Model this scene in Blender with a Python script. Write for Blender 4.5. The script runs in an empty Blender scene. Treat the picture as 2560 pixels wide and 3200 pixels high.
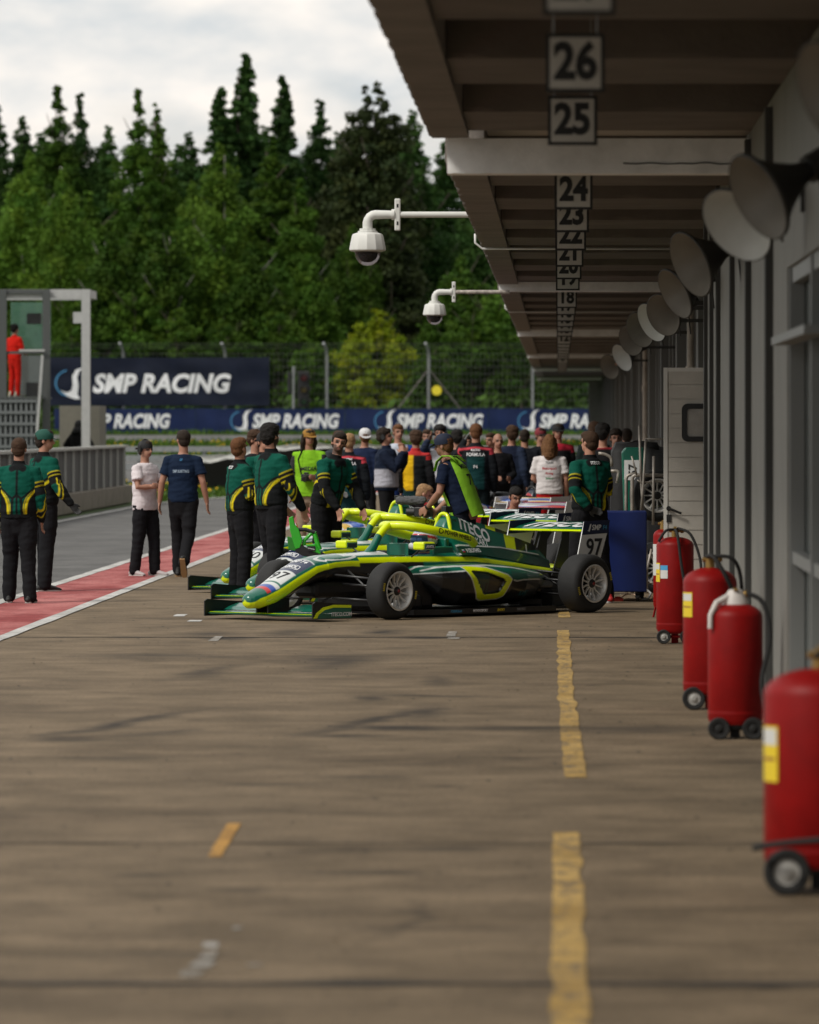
import bpy, bmesh, math, random
import numpy as np
from mathutils import Vector, Matrix, noise
from mathutils.bvhtree import BVHTree
R = math.radians
random.seed(7); rng = np.random.default_rng(7)
scene = bpy.context.scene
C = scene.collection

# ------------------------------------------------------------------ camera, sky, sun, exposure
FPX = 18000.0; VX = 1745.0; HY = 1325.0; EYE = 1.85
cam = bpy.data.objects.new('camera', bpy.data.cameras.new('camera')); C.objects.link(cam)
cam.location = (0, 0, EYE); cam.rotation_euler = (R(90), 0, 0)
cam.data.sensor_fit = 'VERTICAL'; cam.data.sensor_height = 30.0; cam.data.sensor_width = 24.0
cam.data.lens = 30.0 * FPX / 3200.0
cam.data.shift_x = -(VX - 1280.0) / 3200.0
cam.data.shift_y = (HY - 1600.0) / 3200.0
cam.data.clip_start = 1.0; cam.data.clip_end = 3000.0
cam.data.dof.use_dof = True; cam.data.dof.focus_distance = 57.0; cam.data.dof.aperture_fstop = 3.4
scene.camera = cam

world = bpy.data.worlds.new("World"); scene.world = world; world.use_nodes = True
wn = world.node_tree; wn.nodes.clear()
def N(t, typ, **kw):
    n = t.nodes.new(typ)
    for k, v in kw.items():
        if k.startswith('_'): setattr(n, k[1:], v)
        else: n.inputs[k.replace('__', ' ')].default_value = v
    return n
SUN_EL, SUN_AZ = R(46), R(-128)      # azimuth measured from +Y towards +X
sky = N(wn, 'ShaderNodeTexSky', _sky_type='NISHITA'); sky.sun_disc = False
sky.sun_elevation = SUN_EL; sky.sun_rotation = SUN_AZ; sky.air_density = 1.0; sky.dust_density = 2.5
tc = N(wn, 'ShaderNodeTexCoord')
mp = N(wn, 'ShaderNodeMapping'); mp.inputs['Scale'].default_value = (1.0, 1.0, 2.2); mp.inputs['Location'].default_value = (0.33, 0.1, 0.4)
wn.links.new(tc.outputs['Generated'], mp.inputs['Vector'])
n1 = N(wn, 'ShaderNodeTexNoise', Scale=16.0, Detail=6.0, Roughness=0.5)
n2 = N(wn, 'ShaderNodeTexNoise', Scale=26.0, Detail=6.0, Roughness=0.5)
wn.links.new(mp.outputs[0], n1.inputs['Vector']); wn.links.new(mp.outputs[0], n2.inputs['Vector'])
r1 = N(wn, 'ShaderNodeValToRGB'); r1.color_ramp.elements[0].position = 0.30; r1.color_ramp.elements[1].position = 0.50
r1.color_ramp.elements[0].color = (0.72, 0.72, 0.72, 1)
wn.links.new(n1.outputs[0], r1.inputs[0])
r2 = N(wn, 'ShaderNodeValToRGB'); r2.color_ramp.elements[0].position = 0.36; r2.color_ramp.elements[1].position = 0.62
r2.color_ramp.elements[0].color = (5.6, 6.2, 6.6, 1); r2.color_ramp.elements[1].color = (10.0, 9.4, 8.7, 1)
wn.links.new(n2.outputs[0], r2.inputs[0])
mx = N(wn, 'ShaderNodeMix', _data_type='RGBA')
wn.links.new(r1.outputs[0], mx.inputs['Factor']); wn.links.new(sky.outputs[0], mx.inputs[6]); wn.links.new(r2.outputs[0], mx.inputs[7])
bg = N(wn, 'ShaderNodeBackground', Strength=0.105); out = N(wn, 'ShaderNodeOutputWorld')
wn.links.new(mx.outputs[2], bg.inputs[0]); wn.links.new(bg.outputs[0], out.inputs[0])

sl = bpy.data.lights.new('sun', 'SUN'); sl.energy = 2.3; sl.angle = R(12); sl.color = (1.0, 0.95, 0.86)
so = bpy.data.objects.new('sun', sl); C.objects.link(so)
sd = Vector((math.sin(SUN_AZ) * math.cos(SUN_EL), math.cos(SUN_AZ) * math.cos(SUN_EL), math.sin(SUN_EL)))
so.rotation_euler = sd.to_track_quat('Z', 'Y').to_euler(); so.location = (-20, -10, 40)
vs = scene.view_settings; vs.view_transform = 'Standard'; vs.look = 'None'; vs.gamma = 1; vs.exposure = 0.0
scene.render.engine = 'CYCLES'
try:
    scene.cycles.use_denoising = True; scene.cycles.max_bounces = 6; scene.cycles.transparent_max_bounces = 12
except Exception: pass

# ------------------------------------------------------------------ helpers
def P(px, py, Y): return Vector(((px - VX) * Y / FPX, Y, EYE - (py - HY) * Y / FPX))
def G(px, py):
    Y = EYE * FPX / (py - HY); return Vector(((px - VX) * Y / FPX, Y, 0))
def sr(*c):
    if len(c) == 1: c = c[0]
    return tuple(((v / 255) / 12.92 if v / 255 <= 0.04045 else ((v / 255 + 0.055) / 1.055) ** 2.4) for v in c[:3])
_M = {}
def mat(name, col, rough=0.6, metal=0.0, var=0.0, vscale=8.0, bump=0.0, bscale=40.0, coat=0.0, emit=0.0, spec=0.5, vcol=None, stretch=None):
    if name in _M: return _M[name]
    m = bpy.data.materials.new(name); m.use_nodes = True; t = m.node_tree
    b = t.nodes['Principled BSDF']; b.inputs['Roughness'].default_value = rough; b.inputs['Metallic'].default_value = metal
    b.inputs['Specular IOR Level'].default_value = spec; b.inputs['Coat Weight'].default_value = coat
    b.inputs['Base Color'].default_value = (*col, 1)
    tc = N(t, 'ShaderNodeTexCoord'); mp = N(t, 'ShaderNodeMapping'); t.links.new(tc.outputs['Object'], mp.inputs[0])
    if stretch: mp.inputs['Scale'].default_value = stretch
    src = None
    if vcol:
        a = N(t, 'ShaderNodeVertexColor', _layer_name=vcol); src = a.outputs[0]; t.links.new(src, b.inputs['Base Color'])
    if var > 0:
        n = N(t, 'ShaderNodeTexNoise', Scale=vscale, Detail=6.0, Roughness=0.6); t.links.new(mp.outputs[0], n.inputs['Vector'])
        mr = N(t, 'ShaderNodeMapRange'); mr.inputs[1].default_value = 0.3; mr.inputs[2].default_value = 0.7
        mr.inputs[3].default_value = 1 - var; mr.inputs[4].default_value = 1 + var * 0.6
        t.links.new(n.outputs[0], mr.inputs[0])
        h = N(t, 'ShaderNodeMix', _data_type='RGBA', _blend_type='MULTIPLY'); h.inputs[0].default_value = 1
        if src: t.links.new(src, h.inputs[6])
        else: h.inputs[6].default_value = (*col, 1)
        t.links.new(mr.outputs[0], h.inputs[7]); t.links.new(h.outputs[2], b.inputs['Base Color'])
    if bump > 0:
        n = N(t, 'ShaderNodeTexNoise', Scale=bscale, Detail=4.0); t.links.new(mp.outputs[0], n.inputs['Vector'])
        bp = N(t, 'ShaderNodeBump', Strength=bump, Distance=0.02); t.links.new(n.outputs[0], bp.inputs['Height']); t.links.new(bp.outputs[0], b.inputs['Normal'])
    if emit > 0:
        b.inputs['Emission Color'].default_value = (*col, 1); b.inputs['Emission Strength'].default_value = emit
    _M[name] = m; return m

class Geo:
    """collects vertices and faces; build() links them as one mesh object"""
    def __init__(s): s.v = []; s.f = []; s.m = []; s.cur = 0
    def add(s, vs, fs):
        o = len(s.v); s.v += [tuple(v) for v in vs]; s.f += [tuple(i + o for i in f) for f in fs]; s.m += [s.cur] * len(fs); return s
    def box(s, x0, x1, y0, y1, z0, z1, M=None, taper=None):
        vs = [Vector((x, y, z)) for z in (z0, z1) for y in (y0, y1) for x in (x0, x1)]
        if taper: vs = [Vector((v.x * (taper if i > 3 else 1), v.y * (taper if i > 3 else 1), v.z)) for i, v in enumerate(vs)]
        if M: vs = [M @ v for v in vs]
        return s.add(vs, [(0, 2, 3, 1), (4, 5, 7, 6), (0, 1, 5, 4), (2, 6, 7, 3), (0, 4, 6, 2), (1, 3, 7, 5)])
    def bar(s, a, b, w, h=None, up=(0, 0, 1)):
        a, b = Vector(a), Vector(b); h = h or w; d = (b - a); L = d.length; d.normalize()
        u = Vector(up); sx = d.cross(u)
        if sx.length < 1e-4: sx = d.cross(Vector((1, 0, 0)))
        sx.normalize(); uz = sx.cross(d)
        M = Matrix((( sx.x, d.x, uz.x, a.x), (sx.y, d.y, uz.y, a.y), (sx.z, d.z, uz.z, a.z), (0, 0, 0, 1)))
        return s.box(-w / 2, w / 2, 0, L, -h / 2, h / 2, M)
    def tube(s, pts, rad, seg=10, side=None, cap=True, round_=False):
        pts = [Vector(p) for p in pts]; n = len(pts)
        rad = [rad] * n if not isinstance(rad, (list, tuple)) else list(rad)
        rad = [(r, r) if not isinstance(r, (list, tuple)) else r for r in rad]
        if round_:   # hemispherical ends
            def ends(p, q, r):
                d = (p - q).normalized(); m = min(r); return [(p + d * m * math.sin(a), (r[0] * math.cos(a), r[1] * math.cos(a))) for a in (R(80), R(55), R(28))]
            A = ends(pts[0], pts[1], rad[0]); B = ends(pts[-1], pts[-2], rad[-1])[::-1]
            pts = [a[0] for a in A] + pts + [b[0] for b in B]; rad = [a[1] for a in A] + rad + [b[1] for b in B]; n = len(pts)
        prev = Vector(side) if side else None
        vs = []
        for i in range(n):
            d = (pts[min(i + 1, n - 1)] - pts[max(i - 1, 0)])
            d = d.normalized() if d.length > 1e-9 else Vector((0, 0, 1))
            if prev is None:
                prev = d.cross(Vector((0, 0, 1)))
                if prev.length < 1e-3: prev = d.cross(Vector((0, 1, 0)))
            sx = (prev - d * prev.dot(d)).normalized(); 
            if not side: prev = sx
            sy = d.cross(sx)
            for k in range(seg):
                a = 2 * math.pi * k / seg
                vs.append(pts[i] + sx * math.cos(a) * rad[i][0] + sy * math.sin(a) * rad[i][1])
        fs = [(i * seg + k, i * seg + (k + 1) % seg, (i + 1) * seg + (k + 1) % seg, (i + 1) * seg + k) for i in range(n - 1) for k in range(seg)]
        if cap:
            fs.append(tuple(range(seg))[::-1]); fs.append(tuple((n - 1) * seg + k for k in range(seg)))
        return s.add(vs, fs)
    def cyl(s, a, b, r, seg=16, r2=None): return s.tube([a, b], [r, r if r2 is None else r2], seg)
    def lathe(s, prof, seg=32, M=None, closed=False):
        """prof: (radius, height) pairs, round local z"""
        n = len(prof); vs = []
        for (r, z) in prof:
            for k in range(seg):
                a = 2 * math.pi * k / seg; v = Vector((r * math.cos(a), r * math.sin(a), z)); vs.append(M @ v if M else v)
        fs = []
        for i in range(n if closed else n - 1):
            j = (i + 1) % n
            for k in range(seg): fs.append((i * seg + k, i * seg + (k + 1) % seg, j * seg + (k + 1) % seg, j * seg + k))
        return s.add(vs, fs)
    def ball(s, c, r, seg=14, M=None):
        r = (r, r, r) if not isinstance(r, (tuple, list)) else r; c = Vector(c); vs = []; nr = seg // 2
        for i in range(1, nr):
            t = math.pi * i / nr
            for k in range(seg):
                a = 2 * math.pi * k / seg; v = Vector((r[0] * math.sin(t) * math.cos(a), r[1] * math.sin(t) * math.sin(a), r[2] * math.cos(t)))
                vs.append((M @ v if M else v) + c)
        t_ = Vector((0, 0, r[2])); vs.append((M @ t_ if M else t_) + c); vs.append((M @ -t_ if M else -t_) + c)
        T = len(vs) - 2; B = T + 1
        fs = [(i * seg + k, i * seg + seg + k, i * seg + seg + (k + 1) % seg, i * seg + (k + 1) % seg) for i in range(nr - 2) for k in range(seg)]
        fs += [(T, k, (k + 1) % seg) for k in range(seg)] + [(B, (nr - 2) * seg + (k + 1) % seg, (nr - 2) * seg + k) for k in range(seg)]
        return s.add(vs, fs)
    def prism(s, poly, d0, d1, M=None):
        """poly in local xy, extruded from z=d0 to d1"""
        n = len(poly); vs = [Vector((x, y, d0)) for x, y in poly] + [Vector((x, y, d1)) for x, y in poly]
        if M: vs = [M @ v for v in vs]
        fs = [tuple(range(n))[::-1], tuple(range(n, 2 * n))] + [(k, (k + 1) % n, n + (k + 1) % n, n + k) for k in range(n)]
        return s.add(vs, fs)
    def mesh(s, name, mats, smooth=False, recalc=True):
        me = bpy.data.meshes.new(name); me.from_pydata(s.v, [], s.f)
        for m in (mats if isinstance(mats, (list, tuple)) else [mats]): me.materials.append(m)
        if any(s.m): me.polygons.foreach_set('material_index', s.m)
        if recalc:
            bm = bmesh.new(); bm.from_mesh(me); bmesh.ops.recalc_face_normals(bm, faces=bm.faces); bm.to_mesh(me); bm.free()
        if smooth: me.shade_smooth() if smooth is True else (me.shade_smooth(), me.set_sharp_from_angle(angle=R(smooth)))
        me.update(); return me
    def build(s, name, mats, parent=None, smooth=False, bevel=0.0, recalc=True):
        o = bpy.data.objects.new(name, s.mesh(name, mats, smooth, recalc)); C.objects.link(o)
        if parent is not None: o.parent = parent
        if bevel:
            b = o.modifiers.new('bevel', 'BEVEL'); b.width = bevel; b.segments = 2; b.limit_method = 'ANGLE'
        return o
def thing(name, label, cat, loc=(0, 0, 0), rz=0.0, group=None):
    o = bpy.data.objects.new(name, None); C.objects.link(o); o.empty_display_size = 0.2
    o.location = loc; o.rotation_euler = (0, 0, rz); o['label'] = label; o['category'] = cat
    if group: o['group'] = group
    return o
def tag(o, label, cat, group=None, kind=None):
    if label: o['label'] = label
    if cat: o['category'] = cat
    if group: o['group'] = group
    if kind: o['kind'] = kind
    return o
def struct(o, label=None, cat=None):
    o['kind'] = 'structure'
    if label: o['label'] = label
    if cat: o['category'] = cat
    return o
def copy_tree(o, parent=None):
    c = o.copy(); C.objects.link(c)
    if parent is not None: c.parent = parent
    for ch in list(o.children): copy_tree(ch, c)
    return c
def text_mesh(s, size, bold=0.0, shear=0.0, align='CENTER', depth=0.0, space=1.0):
    cu = bpy.data.curves.new('t', 'FONT'); cu.body = s; cu.size = size; cu.offset = bold; cu.shear = shear
    cu.align_x = align; cu.align_y = 'CENTER'; cu.extrude = depth; cu.resolution_u = 3; cu.space_character = space
    o = bpy.data.objects.new('t', cu); tmp.collection.objects.link(o)
    dg = tmpdg(); me = bpy.data.meshes.new_from_object(o.evaluated_get(dg)); 
    tmp.collection.objects.unlink(o); bpy.data.objects.remove(o); return me
tmp = bpy.data.scenes.new('scratch')
def tmpdg():
    vl = tmp.view_layers[0]; vl.update(); return vl.depsgraph
def frame(o, xdir, ydir):
    x = Vector(xdir).normalized(); y = Vector(ydir); y = (y - x * y.dot(x)).normalized(); z = x.cross(y)
    return Matrix(((x.x, y.x, z.x, o[0]), (x.y, y.y, z.y, o[1]), (x.z, y.z, z.z, o[2]), (0, 0, 0, 1)))
def put_text(name, s, size, M, m, parent=None, bold=0.0, shear=0.0, depth=0.001, sx=1.0, space=1.0):
    me = text_mesh(s, size, bold, shear, depth=depth, space=space); me.name = name; me.transform(Matrix.Diagonal((sx, 1, 1, 1))); me.transform(M)
    me.materials.clear(); me.materials.append(m)
    o = bpy.data.objects.new(name, me); C.objects.link(o)
    if parent is not None: o.parent = parent
    return o
def decal(name, me, M, bvh, m, parent, off=0.003, maxlen=0.03):
    """wraps a flat mesh (text or panel, local xy, seen from +z) on the surface below it"""
    bm = bmesh.new(); bm.from_mesh(me)
    bmesh.ops.triangulate(bm, faces=bm.faces)
    for it in range(4):
        es = [e for e in bm.edges if e.calc_length() > maxlen]
        if not es: break
        bmesh.ops.subdivide_edges(bm, edges=es, cuts=1)
        bmesh.ops.triangulate(bm, faces=bm.faces)
    bmesh.ops.transform(bm, matrix=M, verts=bm.verts)
    n = (M.to_3x3() @ Vector((0, 0, 1))).normalized(); last = None
    bad = []
    for v in bm.verts:
        h = bvh.ray_cast(v.co + n * 0.25, -n, 3.0)
        if h[0] is not None: v.co = h[0] + n * off
        else: bad.append(v)
    bmesh.ops.delete(bm, geom=bad, context='VERTS')
    me2 = bpy.data.meshes.new(name); bm.to_mesh(me2); bm.free(); me2.materials.append(m)
    o = bpy.data.objects.new(name, me2); C.objects.link(o); o.parent = parent; return o
def rect_mesh(w, h):
    me = bpy.data.meshes.new('r'); me.from_pydata([(-w/2, -h/2, 0), (w/2, -h/2, 0), (w/2, h/2, 0), (-w/2, h/2, 0)], [], [(0, 1, 2, 3)]); return me
def poly_mesh(pts):
    me = bpy.data.meshes.new('p'); me.from_pydata([(x, y, 0) for x, y in pts], [], [tuple(range(len(pts)))]); return me
def bvh_of(me): return BVHTree.FromPolygons([v.co[:] for v in me.vertices], [p.vertices[:] for p in me.polygons])
def paint(me, cols, layer='Col'):
    a = me.color_attributes.new(layer, 'FLOAT_COLOR', 'POINT'); c = np.ones((len(me.vertices), 4), np.float32); c[:, :3] = cols; a.data.foreach_set('color', c.ravel())

M_black = mat('black_plastic', (0.012, 0.012, 0.013), 0.45)
M_white = mat('white_paint', (0.72, 0.72, 0.70), 0.5, var=0.1)
M_letter = mat('white_letters', (0.75, 0.76, 0.78), 0.6)
M_navy = mat('navy_print', sr(16, 28, 66), 0.55)
M_galv = mat('galvanised_steel', (0.30, 0.31, 0.32), 0.5, 0.4, var=0.3)
# ------------------------------------------------------------------ ground sheets
def smooth01(t): t = max(0.0, min(1.0, t)); return t * t * (3 - 2 * t)
def gz(y): return 1.4 * max(0.0, min(1.0, (y - 172) / 83)) + 0.6 * smooth01((y - 262) / 40)
def sheet(name, xs, ys, m, lift=0.0, xf=None):
    g = Geo(); nx = len(xs)
    for y in ys:
        for x in xs: g.v.append((xf(x, y) if xf else x, y, gz(y) + lift))
    for j in range(len(ys) - 1):
        for i in range(nx - 1): a = j * nx + i; g.f.append((a, a + 1, a + nx + 1, a + nx)); g.m.append(0)
    return g.build(name, m)
def ground_mat(name, c1, c2, c3, rough=0.85, streak=(1.0, 1.0, 1), marks=True, joints=False, stains=None, gs=0.9, worn=None):
    m = bpy.data.materials.new(name); m.use_nodes = True; t = m.node_tree; b = t.nodes['Principled BSDF']; b.inputs['Roughness'].default_value = rough
    b.inputs['Specular IOR Level'].default_value = 0.3
    g = N(t, 'ShaderNodeNewGeometry'); L = t.links
    def nz(scale, st, det=6, rg=0.6):
        mp = N(t, 'ShaderNodeMapping'); mp.inputs['Scale'].default_value = st; L.new(g.outputs['Position'], mp.inputs[0])
        n = N(t, 'ShaderNodeTexNoise', Scale=scale, Detail=float(det), Roughness=rg); L.new(mp.outputs[0], n.inputs['Vector']); return n.outputs[0]
    def ramp(src, p0, p1, a, b_):
        r = N(t, 'ShaderNodeValToRGB'); r.color_ramp.elements[0].position = p0; r.color_ramp.elements[1].position = p1
        r.color_ramp.elements[0].color = (*a, 1); r.color_ramp.elements[1].color = (*b_, 1); L.new(src, r.inputs[0]); return r.outputs[0]
    base = ramp(nz(gs, streak, 10, 0.68), 0.40, 0.61, c1, c2)
    def mul(a, b_, f=1.0):
        x = N(t, 'ShaderNodeMix', _data_type='RGBA', _blend_type='MULTIPLY'); x.inputs[0].default_value = f; L.new(a, x.inputs[6]); L.new(b_, x.inputs[7]); return x.outputs[2]
    fine = ramp(nz(38, (1, 1, 1), 3, 0.75), 0.30, 0.72, (0.60,) * 3, (1.30,) * 3)
    med = ramp(nz(2.2, (0.8, 1.6, 1), 5, 0.6), 0.30, 0.72, (0.78,) * 3, (1.15,) * 3)
    col = mul(mul(base, fine), med)
    if marks:
        s1 = ramp(nz(0.45, (0.8, 1.1, 1), 6, 0.62), 0.52, 0.70, (1, 1, 1), c3)
        s2 = ramp(nz(0.9, (0.9, 1.0, 1), 8, 0.72), 0.58, 0.68, (1, 1, 1), (0.62, 0.60, 0.58))
        s3 = ramp(nz(3.2, (0.8, 1.0, 1), 6, 0.7), 0.63, 0.70, (1, 1, 1), (0.5, 0.48, 0.46))
        col = mul(mul(mul(col, s1), s2), s3)
    if stains:
        wv = N(t, 'ShaderNodeTexNoise', Scale=1.1, Detail=7.0, Roughness=0.65); L.new(g.outputs['Position'], wv.inputs['Vector'])
        sb = N(t, 'ShaderNodeVectorMath', _operation='SUBTRACT'); sb.inputs[1].default_value = (.5, .5, .5); L.new(wv.outputs['Color'], sb.inputs[0])
        sc = N(t, 'ShaderNodeVectorMath', _operation='MULTIPLY'); sc.inputs[1].default_value = (.55, .75, 0); L.new(sb.outputs[0], sc.inputs[0])
        ad = N(t, 'ShaderNodeVectorMath', _operation='ADD'); L.new(g.outputs['Position'], ad.inputs[0]); L.new(sc.outputs[0], ad.inputs[1]); acc = None
        for (x, y, w, d, ang, k) in stains:
            mp = N(t, 'ShaderNodeMapping', _vector_type='TEXTURE'); mp.inputs['Location'].default_value = (x, y, 0); mp.inputs['Rotation'].default_value = (0, 0, R(ang)); mp.inputs['Scale'].default_value = (w, d, 1); L.new(ad.outputs[0], mp.inputs[0])
            ln = N(t, 'ShaderNodeVectorMath', _operation='LENGTH'); L.new(mp.outputs[0], ln.inputs[0])
            mr = N(t, 'ShaderNodeMapRange'); mr.inputs[1].default_value = 1.0; mr.inputs[2].default_value = .15; mr.inputs[3].default_value = 0; mr.inputs[4].default_value = k; L.new(ln.outputs['Value'], mr.inputs[0])
            if acc is None: acc = mr.outputs[0]
            else: m2 = N(t, 'ShaderNodeMath', _operation='MAXIMUM'); L.new(acc, m2.inputs[0]); L.new(mr.outputs[0], m2.inputs[1]); acc = m2.outputs[0]
        br_ = N(t, 'ShaderNodeMapRange'); br_.inputs[1].default_value = .36; br_.inputs[2].default_value = .58; br_.inputs[3].default_value = .50; br_.inputs[4].default_value = 1.15; L.new(nz(3.5, (.5, 1.2, 1), 7, .72), br_.inputs[0])
        m3 = N(t, 'ShaderNodeMath', _operation='MULTIPLY'); L.new(acc, m3.inputs[0]); L.new(br_.outputs[0], m3.inputs[1])
        x = N(t, 'ShaderNodeMix', _data_type='RGBA'); L.new(m3.outputs[0], x.inputs[0]); L.new(col, x.inputs[6]); x.inputs[7].default_value = (.026, .020, .015, 1); col = x.outputs[2]
    if worn:
        x = N(t, 'ShaderNodeMix', _data_type='RGBA'); mk_ = ramp(nz(7, (1.5, .6, 1), 6, .75), .50, .60, (0, 0, 0), (1, 1, 1)); L.new(mk_, x.inputs[0]); L.new(col, x.inputs[6]); x.inputs[7].default_value = (*worn, 1); col = x.outputs[2]
    if joints:
        br = N(t, 'ShaderNodeTexBrick'); br.inputs['Scale'].default_value = 1; br.offset = 0; br.squash = 1
        br.inputs['Color1'].default_value = (1, 1, 1, 1); br.inputs['Color2'].default_value = (0.93, 0.93, 0.93, 1); br.inputs['Mortar'].default_value = (0.3, 0.3, 0.3, 1)
        br.inputs['Mortar Size'].default_value = 0.018; br.inputs['Brick Width'].default_value = 60; br.inputs['Row Height'].default_value = 9.2; br.inputs['Mortar Smooth'].default_value = 0.4
        mp = N(t, 'ShaderNodeMapping'); mp.inputs['Location'].default_value = (30, 8.45, 0); L.new(g.outputs['Position'], mp.inputs[0]); L.new(mp.outputs[0], br.inputs['Vector'])
        col = mul(col, br.outputs[0], 0.8)
    L.new(col, b.inputs['Base Color'])
    bp = N(t, 'ShaderNodeBump', Strength=0.35, Distance=0.01); L.new(nz(70, (1, 1, 1), 3, 0.7), bp.inputs['Height']); L.new(bp.outputs[0], b.inputs['Normal'])
    return m
STN = []
for (px, py, wpx, dm, ang, k) in [(200, 2308, 130, .3, 10, .6), (1230, 2275, 200, .28, 12, .95), (1080, 2300, 170, .22, 0, .7), (1330, 2225, 90, .9, 40, .75),
        (1650, 2275, 330, .25, 0, .75), (1950, 2280, 300, .45, 0, .6), (540, 2285, 70, .2, 0, .7), (1040, 2060, 170, 1.1, 0, .7), (1200, 1975, 70, .5, 0, .9), (1310, 1992, 110, .3, 0, .9), (720, 1995, 90, .4, 0, .9), (640, 1982, 100, .5, 0, .7),
        (1165, 2184, 40, .3, 0, .9), (1330, 2175, 230, .15, 0, .6), (900, 2450, 170, .12, 0, .65), (1120, 2428, 150, .12, 0, .65), (1380, 2455, 80, .12, 0, .6), (1400, 2650, 170, .14, 10, .6), (1150, 2730, 240, .12, 0, .7), (420, 2740, 110, .2, 30, .45), (700, 2780, 90, .2, 40, .45),
        (500, 2985, 260, .14, 0, .5), (1350, 2905, 300, .12, 0, .5), (1270, 2850, 70, .12, 50, .5), (2400, 3080, 60, .08, 0, .8), (480, 2050, 300, .5, 20, .5), (370, 2370, 200, .2, 0, .4), (2250, 2730, 90, .1, 0, .6), (1370, 2128, 50, .8, 30, .5), (1640, 2370, 60, .12, 0, .5)]:
    c_ = G(px, py); STN.append((c_.x, c_.y, 1.3 * wpx * c_.y / FPX, dm * (1.5 if c_.y > 24 else 1.2), 0, min(1, k * 1.1)))
for (xa, ya, xb, yb, w_, k_) in ((90, 2312, 660, 2212, .17, 1.0), (880, 2312, 1390, 2202, .17, 1.0), (520, 2130, 760, 2075, .2, .7), (980, 2100, 1160, 2040, .3, .8), (360, 2300, 640, 2290, .25, .6), (1180, 2960, 1330, 2800, .05, .6), (850, 1995, 960, 1960, .3, .7)):
    A_, B_ = G(xa, ya), G(xb, yb); d_ = B_ - A_; STN.append(((A_.x + B_.x) / 2, (A_.y + B_.y) / 2, d_.length / 2 * 1.15, w_, math.degrees(math.atan2(d_.y, d_.x)), k_))
M_apron = ground_mat('apron_concrete', (0.142, 0.103, 0.062), (0.222, 0.163, 0.102), (0.66, 0.64, 0.62), stains=STN, gs=1.4)
M_lane = ground_mat('lane_asphalt', (0.105, 0.103, 0.10), (0.15, 0.147, 0.143), (0.8, 0.8, 0.8), streak=(1, 0.5, 1))
M_grass0 = ground_mat('grass_soil', (0.03, 0.06, 0.01), (0.06, 0.10, 0.018), (0.6, 0.6, 0.6), marks=False)
M_red = ground_mat('red_lane_paint', (0.28, 0.045, 0.045), (0.50, 0.17, 0.16), (0.85, 0.6, 0.6), streak=(1.6, 0.5, 1))
M_line = ground_mat('white_line_paint', (0.42, 0.41, 0.39), (0.60, 0.59, 0.57), (0.8, 0.8, 0.8))
M_yel = ground_mat('worn_yellow_paint', (0.40, 0.25, 0.07), (0.60, 0.40, 0.14), (0.45, 0.42, 0.40), stains=STN, worn=(.17, .128, .08))
M_ywear = ground_mat('orange_yellow_paint', (0.42, 0.22, 0.05), (0.60, 0.33, 0.08), (0.7, 0.6, 0.5), worn=(.30, .17, .06))
ysr = [-40, 0, 40, 80, 120, 172] + list(range(180, 320, 8)) + [400, 900, 2600]
struct(sheet('ground', [-900, -300, -60, -9.7, 3, 60, 300, 900], ysr, M_grass0, -0.02))
def bend(y): return max(0.0, (y - 128)) ** 2 * 0.0038       # the lane sweeps right far away
struct(sheet('apron', [-4.9, -2, 0.5, 4.2], list(range(-20, 180, 20)) + [170], M_apron, 0.0))
ys_l = list(range(-20, 128, 16)) + list(range(128, 175, 4))
struct(sheet('pit_lane', [-9.7, -7, -4.0], ys_l, M_lane, -0.004, lambda x, y: x + (bend(y) if x < -5 else bend(y) + (0.0))))
struct(sheet('track', [-60, -20, 0, 20], [236, 240, 246, 253], M_lane, 0.004))
struct(sheet('service_road', [-60, -20, 0, 20], [176, 184, 192, 200, 206], M_lane, 0.004))
def strip(name, x0, x1, m, y0, y1, lift, wob=0.0, bendy=False, n=60):
    g = Geo()
    for j in range(n + 1):
        y = y0 + (y1 - y0) * j / n; b = bend(y) if bendy else 0
        a = noise.noise(Vector((x0, y * 0.9, 0))) * wob; c = noise.noise(Vector((x1 + 9, y * 0.9, 0))) * wob
        g.v += [(x0 + a + b, y, lift), (x1 + c + b, y, lift)]
    g.f = [(2 * j, 2 * j + 1, 2 * j + 3, 2 * j + 2) for j in range(n)]; g.m = [0] * n
    return g.build(name, m)
struct(strip('red_lane_strip', -5.73, -4.86, M_red, -20, 168, 0.004, 0.02, n=120))
struct(strip('white_line', -4.87, -4.74, M_line, -20, 168, 0.008, 0.012, n=160))
struct(strip('white_line', -5.86, -5.72, M_line, -20, 128, 0.008, 0.02, True, n=160))
struct(strip('white_line', -9.52, -9.36, M_line, -20, 171, 0.008, 0.01, True, n=120))
for (y_, w_) in ((19.02, .15), (25.4, .05), (49.9, .12)):
    g = Geo(); n = 200
    for k in range(n + 1): x = -4.7 + 6.4 * k / n; q = .5 * w_ * (.75 + .9 * noise.noise(Vector((x * 2.3, y_, 0)))); yy = y_ + .02 * noise.noise(Vector((x * .9, y_, 4))); g.v += [(x, yy - q, .0032), (x, yy + q, .0032)]
    g.f = [(2 * k, 2 * k + 2, 2 * k + 3, 2 * k + 1) for k in range(n)]; g.m = [0] * n; struct(g.build('expansion_joint', mat('joint_dirt', (.022, .018, .014), .95, var=.4, vscale=3)))
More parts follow.
